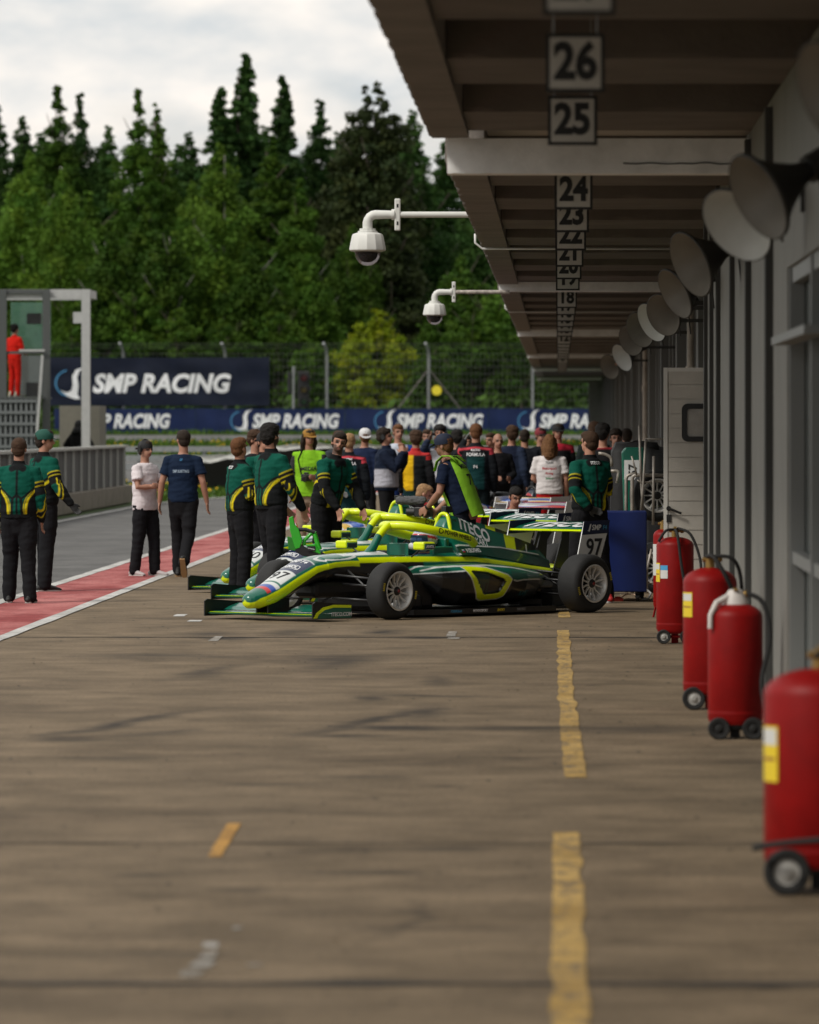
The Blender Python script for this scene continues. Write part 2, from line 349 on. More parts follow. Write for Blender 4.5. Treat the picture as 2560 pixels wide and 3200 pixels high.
# worn yellow markings along the bays, wavy ragged edges
def dash(x0, x1, y0, y1, m, name='yellow_line', lift=0.004, wob=0.02, sh=0.0, n=110):
    g = Geo()
    for j in range(n + 1):
        t = j / n; y = y0 + (y1 - y0) * t; q = sh * t
        a = noise.noise(Vector((x0 * 7, y * 1.3, 0))) * wob + noise.noise(Vector((x0, y * 7, 3))) * wob * 0.3
        c = noise.noise(Vector((x1 * 7 + 9, y * 1.3, 0))) * wob + noise.noise(Vector((x1, y * 7, 3))) * wob * 0.3
        g.v += [(x0 + a + q, y, lift), (x1 + c + q, y, lift)]
    g.f = [(2 * j, 2 * j + 1, 2 * j + 3, 2 * j + 2) for j in range(n)]; g.m = [0] * n
    return struct(g.build(name, m))
M_faint = ground_mat('faint_white_paint', (.26, .24, .21), (.42, .40, .37), (.6, .6, .6), worn=(.16, .125, .085))
dash(0.035, 0.150, 30.1, 38.5, M_yel, sh=-0.035); dash(0.00, 0.108, 38.5, 51.6, M_yel, sh=-0.01)
dash(-0.022, 0.095, 14.0, 26.05, M_yel); dash(0.0, 0.11, 55.0, 57.0, M_yel); dash(0.0, 0.11, 61, 80, M_yel)
dash(-1.497, -1.438, 24.6, 26.65, M_ywear, wob=0.006, sh=-0.03)
for (a, b_, c, d) in [(540, 585, 1921, 1927), (585, 632, 1939, 1943), (1395, 1430, 1975, 1990), (650, 700, 1990, 2004), (1400, 1440, 1994, 1998)]:
    p = G(a, d); q = G(b_, c); dash(p.x, q.x, min(p.y, q.y), max(p.y, q.y) + 0.05, M_line if d < 1950 else M_faint, 'worn_paint_mark', wob=0.015, n=10)
# a worn speckled white mark near the joint
for q, (px, py, w, l) in enumerate(((640, 2985, .045, .30), (655, 2955, .05, .20), (625, 3015, .05, .25), (600, 3045, .05, .22), (745, 2902, .05, .12), (790, 3018, .06, .06))):
    c_ = G(px, py); dash(c_.x - w / 2, c_.x + w / 2, c_.y - l / 2, c_.y + l / 2, M_faint, 'worn_paint_mark', wob=.03, n=14)
# fallen leaves and crumbs of rubber lying about
g = Geo()
for i in range(420):
    y = random.uniform(17, 60) ; x = random.uniform(-4.5, 1.1); s = random.uniform(0.004, 0.013)
    a = random.uniform(0, 6.3); g.add([(x + s * math.cos(a + k * 1.57) * (1.6 if k % 2 else 1), y + s * math.sin(a + k * 1.57) * 2, 0.005 + (0.004 if k == 0 else 0)) for k in range(4)], [(0, 1, 2, 3)])
tag(g.build('debris', mat('dark_crumbs', (0.03, 0.026, 0.02), 0.9)), 'tiny dark crumbs of rubber scattered on the brown concrete', 'debris', kind='stuff')
# ------------------------------------------------------------------ grass with dandelions (uncountable)
def blades(name, x0, x1, y0, y1, n, hgt, m, label, avoid=None):
    g = Geo()
    X = rng.uniform(x0, x1, n); Y = rng.uniform(y0, y1, n)
    for i in range(n):
        x, y = float(X[i]), float(Y[i])
        if avoid and avoid(x, y): continue
        z = gz(y) - 0.02; h = hgt * random.uniform(0.5, 1.2); w = hgt * 0.28; a = random.uniform(0, 3.14); dx, dy = math.cos(a) * w, math.sin(a) * w; t = random.uniform(-.5, .5) * h
        g.add([(x - dx, y - dy, z), (x + dx, y + dy, z), (x + t, y + t * .4, z + h)], [(0, 1, 2)])
    return tag(g.build(name, m, recalc=False), label, 'grass', kind='stuff')
M_gr = mat('grass_blades', (0.06, 0.115, 0.015), 0.7, var=0.5, vscale=0.7, spec=0.1)
lane_l = lambda x, y: x > -9.9 + bend(y) and y < 174 and x < 20
blades('grass', -34, 5, 137, 178, 16000, 0.14, M_gr, 'short green verge grass between lane and tyre barrier', lane_l)
blades('grass', -34, 8, 206, 236, 16000, 0.26, M_gr, 'long green grass strip in front of the far track')
blades('grass', -34, 8, 253, 262, 6000, 0.25, M_gr, 'grass at the foot of the long blue banners')
g = Geo()
for i in range(1500):
    if random.random() < 0.35:
        x, y = random.uniform(-30, 4), random.uniform(140, 176)
        if lane_l(x, y): continue
    else: x, y = random.uniform(-30, 4), random.uniform(208, 236)
    if noise.noise(Vector((x * .35, y * .2, 5))) < -0.05: continue
    z = gz(y) + random.uniform(0.08, 0.2); r = random.uniform(0.022, 0.042)
    g.add([(x + r * math.cos(k * 1.05), y, z + r * math.sin(k * 1.05)) for k in range(6)], [tuple(range(6))])
    g.add([(x + r * math.cos(k * 1.05), y + r * math.sin(k * 1.05), z) for k in range(6)], [tuple(range(6))])
tag(g.build('dandelions', mat('dandelion_yellow', (0.75, 0.52, 0.02), 0.6), recalc=False), 'yellow dandelions dotted through the grass verge', 'flowers', kind='stuff')
# wooded bank behind the fence
g = Geo()
for i in range(26000):
    x = random.uniform(-46, 24); y = random.uniform(261, 300); z = gz(y) + random.random() ** 1.6 * (1.6 + (y - 261) * 0.05); s = random.uniform(.12, .3)
    n_ = Vector((random.gauss(0, 1), random.gauss(0, 1), random.gauss(0, 1) + .6)).normalized(); u = n_.orthogonal().normalized() * s; w_ = n_.cross(u) * .6; c = Vector((x, y, z))
    g.add([c - u, c - w_, c + u, c + w_], [(0, 1, 2, 3)])
tag(g.build('undergrowth', mat('undergrowth_green', (0.05, 0.10, 0.015), 0.7, var=0.55, vscale=0.35, spec=0.1), recalc=False), 'low tangled green undergrowth behind the high fence', 'undergrowth', kind='stuff')

# ------------------------------------------------------------------ trees
def leaf_mat(name, c, tr=0.35):
    m = bpy.data.materials.new(name); m.use_nodes = True; t = m.node_tree; L = t.links; b = t.nodes['Principled BSDF']
    b.inputs['Roughness'].default_value = 0.65; b.inputs['Specular IOR Level'].default_value = 0.12
    a = N(t, 'ShaderNodeVertexColor', _layer_name='Col'); oi = N(t, 'ShaderNodeObjectInfo')
    hs = N(t, 'ShaderNodeHueSaturation'); mr = N(t, 'ShaderNodeMapRange'); mr.inputs[3].default_value = 0.75; mr.inputs[4].default_value = 1.25
    L.new(oi.outputs['Random'], mr.inputs[0]); L.new(mr.outputs[0], hs.inputs['Value'])
    x = N(t, 'ShaderNodeMix', _data_type='RGBA', _blend_type='MULTIPLY'); x.inputs[0].default_value = 1; x.inputs[6].default_value = (*c, 1); L.new(a.outputs[0], x.inputs[7])
    L.new(x.outputs[2], hs.inputs['Color']); L.new(hs.outputs[0], b.inputs['Base Color'])
    tl = N(t, 'ShaderNodeBsdfTranslucent'); L.new(hs.outputs[0], tl.inputs[0]); ms = N(t, 'ShaderNodeMixShader'); ms.inputs[0].default_value = tr
    L.new(b.outputs[0], ms.inputs[1]); L.new(tl.outputs[0], ms.inputs[2]); L.new(ms.outputs[0], t.nodes['Material Output'].inputs[0]); return m
M_bark = mat('bark', (0.09, 0.07, 0.055), 0.9, var=0.4); M_birchbark = mat('birch_bark', (0.26, 0.25, 0.22), 0.8, var=0.5, vscale=2)
def crown_mesh(name, kind, H, W, seed, m):
    r = np.random.default_rng(seed); cl = []       # clumps: centre, radius, tint
    if kind == 'spruce':
        z = 0.05 * H
        while z < H * 0.985:
            f = 1 - z / H; rr = W / 2 * (f ** 0.9) + 0.10; k = max(3, int(3 + rr * 4.2))
            for i in range(k):
                a = r.uniform(0, 6.283); L = rr * r.uniform(0.72, 1.12)
                for q in np.arange(0.25, 1.01, 0.25 if rr > 1 else 0.5):
                    cl.append((L * q * math.cos(a), L * q * math.sin(a), z - 0.28 * L * q * q + r.normal(0, .1), 0.07 + 0.05 * min(1, rr * 2) + 0.11 * rr * (1.1 - q * .5), 0.75 + 0.4 * r.random() * q))
            z += 0.20 + 0.30 * f
    else:
        nb = {'birch': 300, 'aspen': 330, 'bush': 150, 'pine': 330}[kind]; base = {'birch': .12, 'aspen': .08, 'bush': 0.0, 'pine': .05}[kind]
        for i in range(nb):
            t = base + (1 - base) * r.random() ** (0.9 if kind != 'bush' else 0.8)
            e = {'birch': max(.05, min(1, (t / .32) ** .6) * (1 - max(0, (t - .32) / .68) ** 1.7)), 'aspen': max(0.05, min(1, (t / .25) ** .6) * (1 - max(0, (t - .25) / .75) ** 1.45)),
                 'bush': math.sqrt(max(0.02, 1 - t * t)), 'pine': (1 - t) ** 0.55 * 0.95 + 0.07}[kind]
            lob = 0.8 + 0.35 * noise.noise(Vector((t * 4, seed * 1.7, i % 5)))
            a = r.uniform(0, 6.283); q = math.sqrt(r.random()) * e * W / 2 * lob
            cl.append((q * math.cos(a), q * math.sin(a), t * H * r.uniform(.96, 1.0), W * r.uniform(.045, .105) * (0.22 if t > .95 else 0.42 if t > .88 else .75 if t > .78 else 1), r.uniform(.72, 1.22)))
    V = []; Fc = []; col = []
    ls = {'spruce': .12, 'birch': .10, 'aspen': .105, 'bush': .09, 'pine': .12}[kind]
    for (cx, cy, cz, cr, tint) in cl:
        n = int(max(24, min(200, 105 * (cr / 0.5) ** 1.4))) if kind != 'spruce' else 26
        d = r.normal(0, 1, (n, 3)); d /= np.linalg.norm(d, axis=1)[:, None]; rad = cr * r.random(n) ** 0.45
        c = d * rad[:, None] * np.array([1.15, 1.15, 0.8 if kind != 'birch' else 1.25]) + np.array([cx, cy, cz])
        nn = d * .6 + r.normal(0, .6, (n, 3)) + np.array([0, 0, .25]); nn /= np.linalg.norm(nn, axis=1)[:, None]
        u = np.cross(nn, r.normal(0, 1, (n, 3))); u /= np.linalg.norm(u, axis=1)[:, None]; w = np.cross(nn, u)
        s = ls * r.uniform(.6, 1.5, n)[:, None]; u = u * s; w = w * s * .55
        o = len(V) * 4
        q = np.stack([c - u, c - w, c + u, c + w], 1); V.append(q.reshape(-1, 3))
        cc = tint * r.uniform(.75, 1.25, n); hue = r.uniform(-.12, .12)
        col.append(np.repeat(np.stack([cc * (1 + hue + .1 * (tint > 1)), cc, cc * (1 - hue)], 1), 4, 0))
    V = np.concatenate(V); col = np.concatenate(col); nq = len(V) // 4
    me = bpy.data.meshes.new(name); me.vertices.add(len(V)); me.vertices.foreach_set('co', V.astype(np.float32).ravel())
    me.loops.add(nq * 4); me.loops.foreach_set('vertex_index', np.arange(nq * 4, dtype=np.int32)); me.polygons.add(nq)
    me.polygons.foreach_set('loop_start', np.arange(0, nq * 4, 4, dtype=np.int32)); me.update(calc_edges=True)
    me.materials.append(m); paint(me, col.astype(np.float32)); return me
def trunk_mesh(kind, H, W, seed, m):
    g = Geo(); rr = random.Random(seed); b = 0.02 * H ** 0.9 * 0.6; pts = [(0, 0, -.3)]; x = y = 0
    for i in range(1, 9): x += rr.gauss(0, .06); y += rr.gauss(0, .06); pts.append((x, y, H * .94 * i / 8))
    g.tube(pts, [b * (1.25 if i == 0 else 1 - .85 * i / 8) for i in range(9)], 8)
    if kind != 'spruce':
        for i in range(4 if kind == 'birch' else 9):
            t = rr.uniform(.2, .85); k = min(7, int(t * 8)); p = Vector(pts[k + 1]); a = rr.uniform(0, 6.28); L = W * .36 * (1.1 - t * .6)
            q = p + Vector((math.cos(a) * L, math.sin(a) * L, L * 1.0)); g.tube([p, p.lerp(q, .5) + Vector((0, 0, -.1 * L)), q], [b * .4 * (1 - t * .6), b * .25, b * .08], 5)
    return g.mesh('trunk', m, True)
LM = {'dark': leaf_mat('spruce_needles', (0.026, 0.058, 0.014), 0.15), 'mid': leaf_mat('aspen_leaves', (0.050, 0.110, 0.012), .3), 'light': leaf_mat('birch_leaves', (0.078, 0.155, 0.018), .35),
      'deep': leaf_mat('pine_needles', (0.028, 0.042, 0.012), .15), 'yel': leaf_mat('willow_leaves', (0.19, 0.25, 0.012), .35), 'teal': leaf_mat('forest_leaves', (0.036, 0.085, 0.018), .25)}
_protos = {}
def tree(kind, lm, px, pytop, Y, W, label, cat='tree', name=None, base=None, seed=0, group='trees of the wood behind the fence'):
    W = W * {'bush': 1.15, 'spruce': 2.1, 'pine': 1.6}.get(kind, 1.45); z0 = gz(Y) if base is None else base; top = P(px, pytop, Y); H = top.z - z0
    key = (kind, lm, round(H / 3), seed)
    if key not in _protos:
        _protos[key] = (crown_mesh('crown', kind, H, W, hash_(key), LM[lm]), trunk_mesh(kind, H, W, hash_(key) + 1, M_birchbark if kind == 'birch' else M_bark), H, W)
    cm, tm, H0, W0 = _protos[key]
    t = thing(name or (kind + '_tree'), label, cat, (top.x, Y, z0), random.uniform(0, 6.28), group)
    t.scale = (W / W0, W / W0, H / H0)
    for nm, me in (('crown', cm), ('trunk', tm)):
        o = bpy.data.objects.new(nm, me); C.objects.link(o); o.parent = t
    return t
def hash_(k): return sum(ord(c) * (i + 3) for i, c in enumerate(str(k))) % 99991
for a in [
    ('spruce', 'teal', 770, 158, 306, 4.2, 'tallest pointed spruce of the wood, left of the middle'),
    ('spruce', 'teal', 885, 236, 300, 3.4, 'narrow pointed spruce just right of the tallest one'),
    ('spruce', 'teal', 690, 272, 304, 4.0, 'pointed spruce leaning close to the left of the tallest one'),
    ('aspen', 'teal', 1000, 310, 302, 4.4, 'loose green tree between narrow spruce and big dark pine'),
    ('pine', 'deep', 1170, 262, 284, 5.6, 'big dark pine standing above the two dome cameras'),
    ('pine', 'deep', 1085, 420, 288, 4.6, 'dark pine half merged with left flank of the biggest pine'),
    ('aspen', 'teal', 1290, 330, 300, 4.6, 'green treetop showing behind canopy corner'),
    ('aspen', 'teal', 1390, 430, 302, 5.0, 'green tree mostly hidden behind the first canopy step'),
    ('aspen', 'teal', 1500, 540, 298, 5.0, 'green tree hidden behind the canopy, right of the pine'),
    ('aspen', 'mid', 180, 255, 303, 4.2, 'dark double topped tree at upper left'),
    ('aspen', 'teal', 250, 290, 306, 3.6, 'dark tree beside the double topped tree at upper left'),
    ('aspen', 'mid', 432, 265, 292, 3.6, 'tall bright green poplar with a crooked tip'),
    ('aspen', 'mid', 490, 320, 294, 3.6, 'tall poplar standing close to the right of the crooked tip one'),
    ('aspen', 'teal', 340, 380, 304, 4.4, 'rounded dark tree in the dip left of the tall poplars'),
    ('aspen', 'teal', 590, 400, 305, 4.4, 'rounded dark tree in the dip left of the spruces'),
    ('birch', 'light', 95, 470, 276, 4.8, 'pale green birch at the far left'),
    ('birch', 'light', 690, 430, 272, 4.0, 'pale drooping birch in the middle of the wood'),
    ('birch', 'light', 600, 560, 275, 3.2, 'small pale birch left of the drooping birch'),
    ('aspen', 'mid', 850, 420, 286, 4.4, 'mid green tree right of the drooping birch'),
    ('aspen', 'mid', 940, 560, 279, 4.0, 'shorter mid green tree left of the dark pine'),
    ('birch', 'mid', 460, 640, 277, 4.2, 'bushy green birch below the tall poplars'),
    ('aspen', 'mid', 280, 600, 282, 4.6, 'green tree between the far left birch and the poplars'),
    ('aspen', 'teal', -10, 330, 304, 4.6, 'dark tree cut by the left edge'),
    ('aspen', 'teal', 70, 350, 306, 4.4, 'dark tree rising behind the far left birch'),
    ('birch', 'mid', 780, 760, 270, 3.6, 'low green birch above the banner end'),
    ('aspen', 'mid', 1440, 800, 272, 4.8, 'green leafy tree right of the lower dome camera'),
    ('aspen', 'mid', 1560, 880, 270, 4.4, 'green leafy tree beside the canopy edge near the fence'),
    ('aspen', 'mid', 1700, 900, 274, 4.4, 'green tree at the far end under the canopy'),
    ('pine', 'deep', 1220, 640, 280, 4.2, 'lower dark pine in front of the biggest pine'),
    ('aspen', 'teal', 1330, 560, 286, 4.4, 'dark leafy tree right behind the upper dome camera arm'),
    ('birch', 'mid', 960, 790, 272, 3.4, 'young green birch behind the traffic light'),
    ('aspen', 'teal', 130, 400, 312, 5.5, 'far dark tree filling the skyline at upper left'), ('aspen', 'teal', 310, 450, 313, 5.5, 'far dark tree filling the dip left of the poplars'), ('aspen', 'teal', 560, 440, 313, 5.5, 'far dark tree filling the dip left of the spruces'),
    ('aspen', 'teal', 830, 380, 312, 5.5, 'far dark tree between the two pointed spruces'), ('aspen', 'teal', 1060, 400, 313, 5.5, 'far dark tree behind the biggest pine on its left'), ('aspen', 'teal', 1230, 400, 313, 5.5, 'far dark tree behind the biggest pine on its right'),
    ('birch', 'light', 200, 520, 273, 3.6, 'slender pale birch right of the far left birch'), ('birch', 'mid', 520, 700, 270, 3.6, 'leafy young birch above the big banner'), ('birch', 'mid', 350, 720, 270, 3.6, 'leafy young birch above the emblem of the big banner'), ('aspen', 'mid', 1100, 700, 275, 3.8, 'green tree in front of the pine trunk base'),
    ('aspen', 'teal', -120, 330, 300, 5, 'dark tree outside the left edge'), ('aspen', 'mid', -230, 420, 290, 5, 'green tree well outside the left edge'),
]: tree(*a)
for (k, px, py, Y, W, lab) in [('yel', 1180, 965, 266, 4.2, 'big yellow green bush behind the fence below the cameras'), ('yel', 1100, 1040, 265, 2.8, 'smaller yellow green bush left of the big one'),
        ('mid', 240, 930, 267, 4.0, 'bright bush behind the left end of the big banner'), ('mid', 430, 900, 268, 4.2, 'tall bush above the banner lettering'), ('light', 560, 960, 267, 3.4, 'pale bush right above the banner letters'),
        ('mid', 700, 1000, 266, 3.2, 'bush above the right end of the big banner'), ('mid', 860, 960, 268, 4.0, 'green bush behind the traffic light pole'), ('mid', 970, 1060, 265, 2.6, 'low bush right of the traffic light'),
        ('mid', 1480, 960, 267, 4.2, 'broad green bush right of the yellow one'), ('mid', 1630, 1010, 266, 3.6, 'green bush near the canopy end'), ('mid', 60, 900, 268, 4.2, 'dark green bush behind the marshal stand'),
        ('mid', 1350, 1080, 264.5, 2.6, 'low bush behind the braced fence post')]:
    tree('bush', k, px, py, Y, W, lab, 'bush', 'bush', group='bushes along the high fence')
# ------------------------------------------------------------------ pit building with stepped canopy
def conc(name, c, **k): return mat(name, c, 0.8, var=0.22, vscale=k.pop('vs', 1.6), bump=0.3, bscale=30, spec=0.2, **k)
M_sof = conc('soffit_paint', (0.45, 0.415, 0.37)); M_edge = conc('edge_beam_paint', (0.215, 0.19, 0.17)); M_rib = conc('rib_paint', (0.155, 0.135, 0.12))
M_beam = mat('chipped_white_beam', (0.88, 0.87, 0.86), 0.7, var=0.16, vscale=4, bump=0.15, bscale=40, spec=0.2)
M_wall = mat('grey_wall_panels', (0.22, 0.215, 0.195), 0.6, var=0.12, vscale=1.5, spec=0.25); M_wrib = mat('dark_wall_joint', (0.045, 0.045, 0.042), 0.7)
M_fr = mat('grey_frame', (0.20, 0.205, 0.20), 0.5); M_gl = mat('dim_glass', (0.10, 0.12, 0.115), 0.12, spec=0.6, var=.2, vscale=.6)
bld = thing('pit_building', 'long grey pit garage building with stepped brown canopy on the right', 'building', (1.32, 20, 0))
bld_inv = Matrix.Translation((-1.32, -20, 0))
def bpart(g, name, m, parent=None, smooth=False):
    me = g.mesh(name, m, smooth); me.transform(bld_inv); o = bpy.data.objects.new(name, me); C.objects.link(o); o.parent = parent or bld; return o
def rough_beam(x0, x1, y0, y1, z0, z1, axis, amp=0.012, step=0.09):
    """a concrete beam whose lower arrises are chipped and uneven"""
    g = Geo(); L0, L1 = (y0, y1) if axis == 'y' else (x0, x1); n = max(2, int((L1 - L0) / step)); a0, a1 = (x0, x1) if axis == 'y' else (y0, y1)
    for i in range(n + 1):
        t = L0 + (L1 - L0) * i / n
        e = [max(0, noise.noise(Vector((t * 2.3, q * 5.1, z0)))) * amp + max(0, noise.noise(Vector((t * 11, q * 5.1, z0)))) * amp for q in (0, 1)]
        ring = [(a0 + e[0] * .7, z0 + e[0]), (a0 + 0.006 + e[0], z0), (a1, z0), (a1, z1), (a0, z1), (a0, z0 + 0.02 + e[0])]
        for (a, z) in ring: g.v.append((a, t, z) if axis == 'y' else (t, a, z))
    for i in range(n):
        for k in range(6): p = i * 6 + k; q = i * 6 + (k + 1) % 6; g.f.append((p, q, q + 6, p + 6)); g.m.append(0)
    g.f += [tuple(range(6)), tuple(n * 6 + k for k in range(6))]; g.m += [0, 0]; return g
XI = 1.9
secs = [(4, 39.9, -.89, 3.83), (39.9, 74.6, -.79, 3.66), (74.6, 109.3, -.79, 3.61), (109.3, 144, -.79, 3.58), (144, 178.7, -.79, 3.555), (178.7, 213.4, -.79, 3.54), (213.4, 236, -.79, 3.52)]
beams = [(39.9, 3.585, 3.828), (74.6, 3.565, 3.69), (109.3, 3.515, 3.645), (144, 3.50, 3.60), (178.7, 3.49, 3.575), (213.4, 3.48, 3.56)]
for i, (y0, y1, xe, zb) in enumerate(secs):
    yb = y0 + (0.30 if i else 0)
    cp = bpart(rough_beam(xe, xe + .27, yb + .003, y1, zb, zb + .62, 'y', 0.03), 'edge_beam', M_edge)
    g = Geo(); g.box(xe + .275, XI, yb, y1, zb + .30, zb + .62); g.box(xe, XI, yb, y1, zb + .625, zb + 1.1); sf = bpart(g, 'canopy_slab', M_sof)  # second box: unseen upper slab, added on top to block light
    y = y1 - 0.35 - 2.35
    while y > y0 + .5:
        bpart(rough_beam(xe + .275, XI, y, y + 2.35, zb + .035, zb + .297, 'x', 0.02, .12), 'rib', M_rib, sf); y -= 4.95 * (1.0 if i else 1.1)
    if i:
        y0_, z0, z1 = beams[i - 1]; bpart(rough_beam(xe + .02, 1.6, y0_, y0_ + .29, z0, z1, 'x', 0.012, .05), 'cross_beam', M_beam)
for Y in (57.5, 90.0):
    g = Geo(); g.tube([(-.83, Y, 3.75), (-.83, Y, 3.66), (-.76, Y, 3.60), (1.3, Y, 3.60)], .012, 8); bpart(g, 'conduit', M_white, smooth=True)
g = Geo(); q_ = [(.45 + .044 * k, 39.895, 3.655 + .012 * noise.noise(Vector((k * .35, 2, 0))) + .006 * noise.noise(Vector((k * 1.3, 5, 0)))) for k in range(26)]
for a, b in zip(q_[:-1], q_[1:]): g.bar(a, b, .006, .009)
bpart(g, 'crack', M_wrib)
# walls
g = Geo(); g.box(1.32, 1.9, 4, 26.9, 0, 3.86); g.box(1.32, 1.9, 33.2, 51.5, 0, 3.86); g.box(1.32, 1.9, 26.9, 33.2, 2.75, 3.86); nw = bpart(g, 'wall', M_wall)
g = Geo(); g.box(1.42, 1.50, 26.9, 33.2, 0.0, 2.75); gw = bpart(g, 'glazed_screen', M_gl)
g = Geo()
for y in (26.9, 28.9, 30.3, 33.08): g.box(1.33, 1.415, y, y + .1, 0, 2.75)
g.box(1.345, 1.41, 27, 33.08, 2.66, 2.748); g.box(1.345, 1.41, 27, 33.08, 1.05, 1.12); g.box(1.22, 1.34, 28.6, 33.0, 2.30, 2.345); bpart(g, 'frame', M_fr, gw)
for y, w_ in ((35.4, .045), (39.4, .038), (43.1, .034), (46.9, .032), (49.0, .03), (50.9, .03)): g = Geo(); g.box(1.318 - w_, 1.318, y, y + .25, 0.02, 3.8); bpart(g, 'wall_joint', M_wrib if w_ > .02 else M_fr, nw)
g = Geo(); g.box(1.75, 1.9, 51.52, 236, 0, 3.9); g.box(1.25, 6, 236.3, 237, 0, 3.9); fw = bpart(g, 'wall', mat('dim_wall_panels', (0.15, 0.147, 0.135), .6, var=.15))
g = Geo()
y = 54.0; k = 0
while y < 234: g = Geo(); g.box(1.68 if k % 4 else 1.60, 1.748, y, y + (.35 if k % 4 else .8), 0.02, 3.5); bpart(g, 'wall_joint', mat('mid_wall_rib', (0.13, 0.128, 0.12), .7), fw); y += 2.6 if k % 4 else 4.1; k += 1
for (px, Y, z0) in ((2016, 106, 1.0), (2158, 70, 1.9), (1955, 150, 1.0)):
    x = (px - VX) * Y / FPX; g = Geo(); g.cyl((x, Y, z0), (x, Y, 3.5), .045 if Y > 80 else .04, 10); g.cyl((x, Y, 2.45), (x, Y, 2.55), .06, 10); bpart(g, 'downpipe', mat('rusty_white_pipe', (0.42, 0.36, 0.30), .6, var=.45, vscale=3), smooth=30)
# upper storey above the canopy (seen only from other positions)
g = Geo(); g.box(1.3, 9, 4, 236, 4.9, 8.5); bpart(g, 'upper_storey', M_wall)
g = Geo(); g.box(1.905, 9, 4, 236, 0, 4.88); bpart(g, 'wall', M_wall)
# open door leaf with slatted face, window and handle
dx0 = .955; DY = 52.2; g = Geo(); g.box(dx0, 1.85, DY, DY + .05, 0.04, 2.36); dr = bpart(g, 'door', mat('pale_door', (0.50, 0.47, 0.42), .5, var=.08))
g = Geo()
z = .1
while z < 2.3: g.box(dx0 + .045, 1.82, DY - .009, DY - .001, z, z + .122, taper=None); z += .132
bpart(g, 'slat', mat('pale_door', (0, 0, 0)), dr)
g = Geo(); g.box(dx0, dx0 + .035, DY - .014, DY - .001, .04, 2.36); g.box(dx0 + .036, 1.85, DY - .013, DY - .001, 2.325, 2.36); bpart(g, 'door_edge', mat('door_edge_metal', (0.62, 0.60, 0.56), .4), dr)
def rrect(x0, x1, z0, z1, r, n=6):
    pts = []
    for cx, cz, a0 in ((x1 - r, z1 - r, 0), (x0 + r, z1 - r, 90), (x0 + r, z0 + r, 180), (x1 - r, z0 + r, 270)):
        for k in range(n + 1): a = R(a0 + 90 * k / n); pts.append((cx + r * math.cos(a), cz + r * math.sin(a)))
    return pts
o_ = rrect(1.118, 1.70, 1.69, 2.035, .055); i_ = rrect(1.165, 1.653, 1.737, 1.988, .03); n = len(o_); g = Geo()
for yy in (DY - .03, DY - .008): g.v += [(x, yy, z) for x, z in o_] + [(x, yy, z) for x, z in i_]
g.f = []
for k in range(n):
    j = (k + 1) % n; g.f += [(k, j, n + j, n + k), (2 * n + k, 2 * n + j, 3 * n + j, 3 * n + k), (k, j, 2 * n + j, 2 * n + k), (n + k, n + j, 3 * n + j, 3 * n + k)]
g.m = [0] * len(g.f); bpart(g, 'window_frame', M_black, dr)
g = Geo(); g.prism([(x, z) for x, z in i_], 0, .006, Matrix.Translation((0, DY - .012, 0)) @ Matrix.Rotation(R(90), 4, 'X')); bpart(g, 'window_pane', mat('door_pane', (0.36, 0.34, 0.31), .15, var=.3, vscale=4), dr)
g = Geo(); g.cyl((1.0, DY - .05, 1.085), (1.0, DY, 1.085), .022); g.tube([(1.0, DY - .05, 1.085), (1.03, DY - .055, 1.075), (1.1, DY - .055, 1.045), (1.115, DY - .055, 1.04)], .011, 8); g.box(.98, 1.02, DY - .02, DY - .002, .96, 1.03); bpart(g, 'handle', M_black, dr, 30)

# ------------------------------------------------------------------ numbered bay signs
M_sb = mat('sign_black', (0.010, 0.010, 0.010), .6); M_sw = mat('sign_face', (0.46, 0.44, 0.40), .6, var=.1, vscale=6)
ysn = {27: 21.4, 26: 26.4, 25: 31.4, 24: 40.75, 23: 45.6, 22: 50.4, 21: 55.6, 20: 60.4, 19: 65.4, 18: 75.4}
for k in range(17, 12, -1): ysn[k] = 75.4 + (18 - k) * 4.95
for k in range(12, 6, -1): ysn[k] = 110.1 + (12 - k) * 4.95
for k in range(6, 0, -1): ysn[k] = 144.9 + (6 - k) * 4.95
def words_n(n):
    a = 'zero one two three four five six seven eight nine ten eleven twelve thirteen fourteen fifteen sixteen seventeen eighteen nineteen'.split()
    return a[n] if n < 20 else 'twenty' + (' ' + a[n - 20] if n > 20 else '')
for n_, Y in ysn.items():
    zc = 3.37 + .135 + (0.0 if n_ > 22 else -.0); h = .27 if n_ > 24 else .275; xc = .078 if n_ > 24 else .108
    hang = {True: 3.83, False: 3.66 if Y < 74 else 3.6}[Y < 39]
    s = thing('bay_number_sign', 'hanging square sign reading ' + words_n(n_) + ' under the canopy', 'sign', (xc, Y, zc), 0, 'bay number signs under the canopy')
    g = Geo(); g.box(-.135, .135, 0, .02, -h / 2, h / 2); g.build('sign_border', M_sb, s)
    g = Geo(); g.box(-.117, .117, -.004, -.0005, -h / 2 + .018, h / 2 - .018); g.build('sign_face', M_sw, s)
    g = Geo()
    for x in (-.1, .1): g.cyl((x, .01, h / 2), (x, .01, hang - zc + .3), .004, 6)
    g.build('hanger', M_galv, s)
    put_text('number', str(n_), .23, frame((0, -.006, .0), (1, 0, 0), (0, 0, 1)), M_sb, s, bold=.0095, sx=.86, depth=.001)

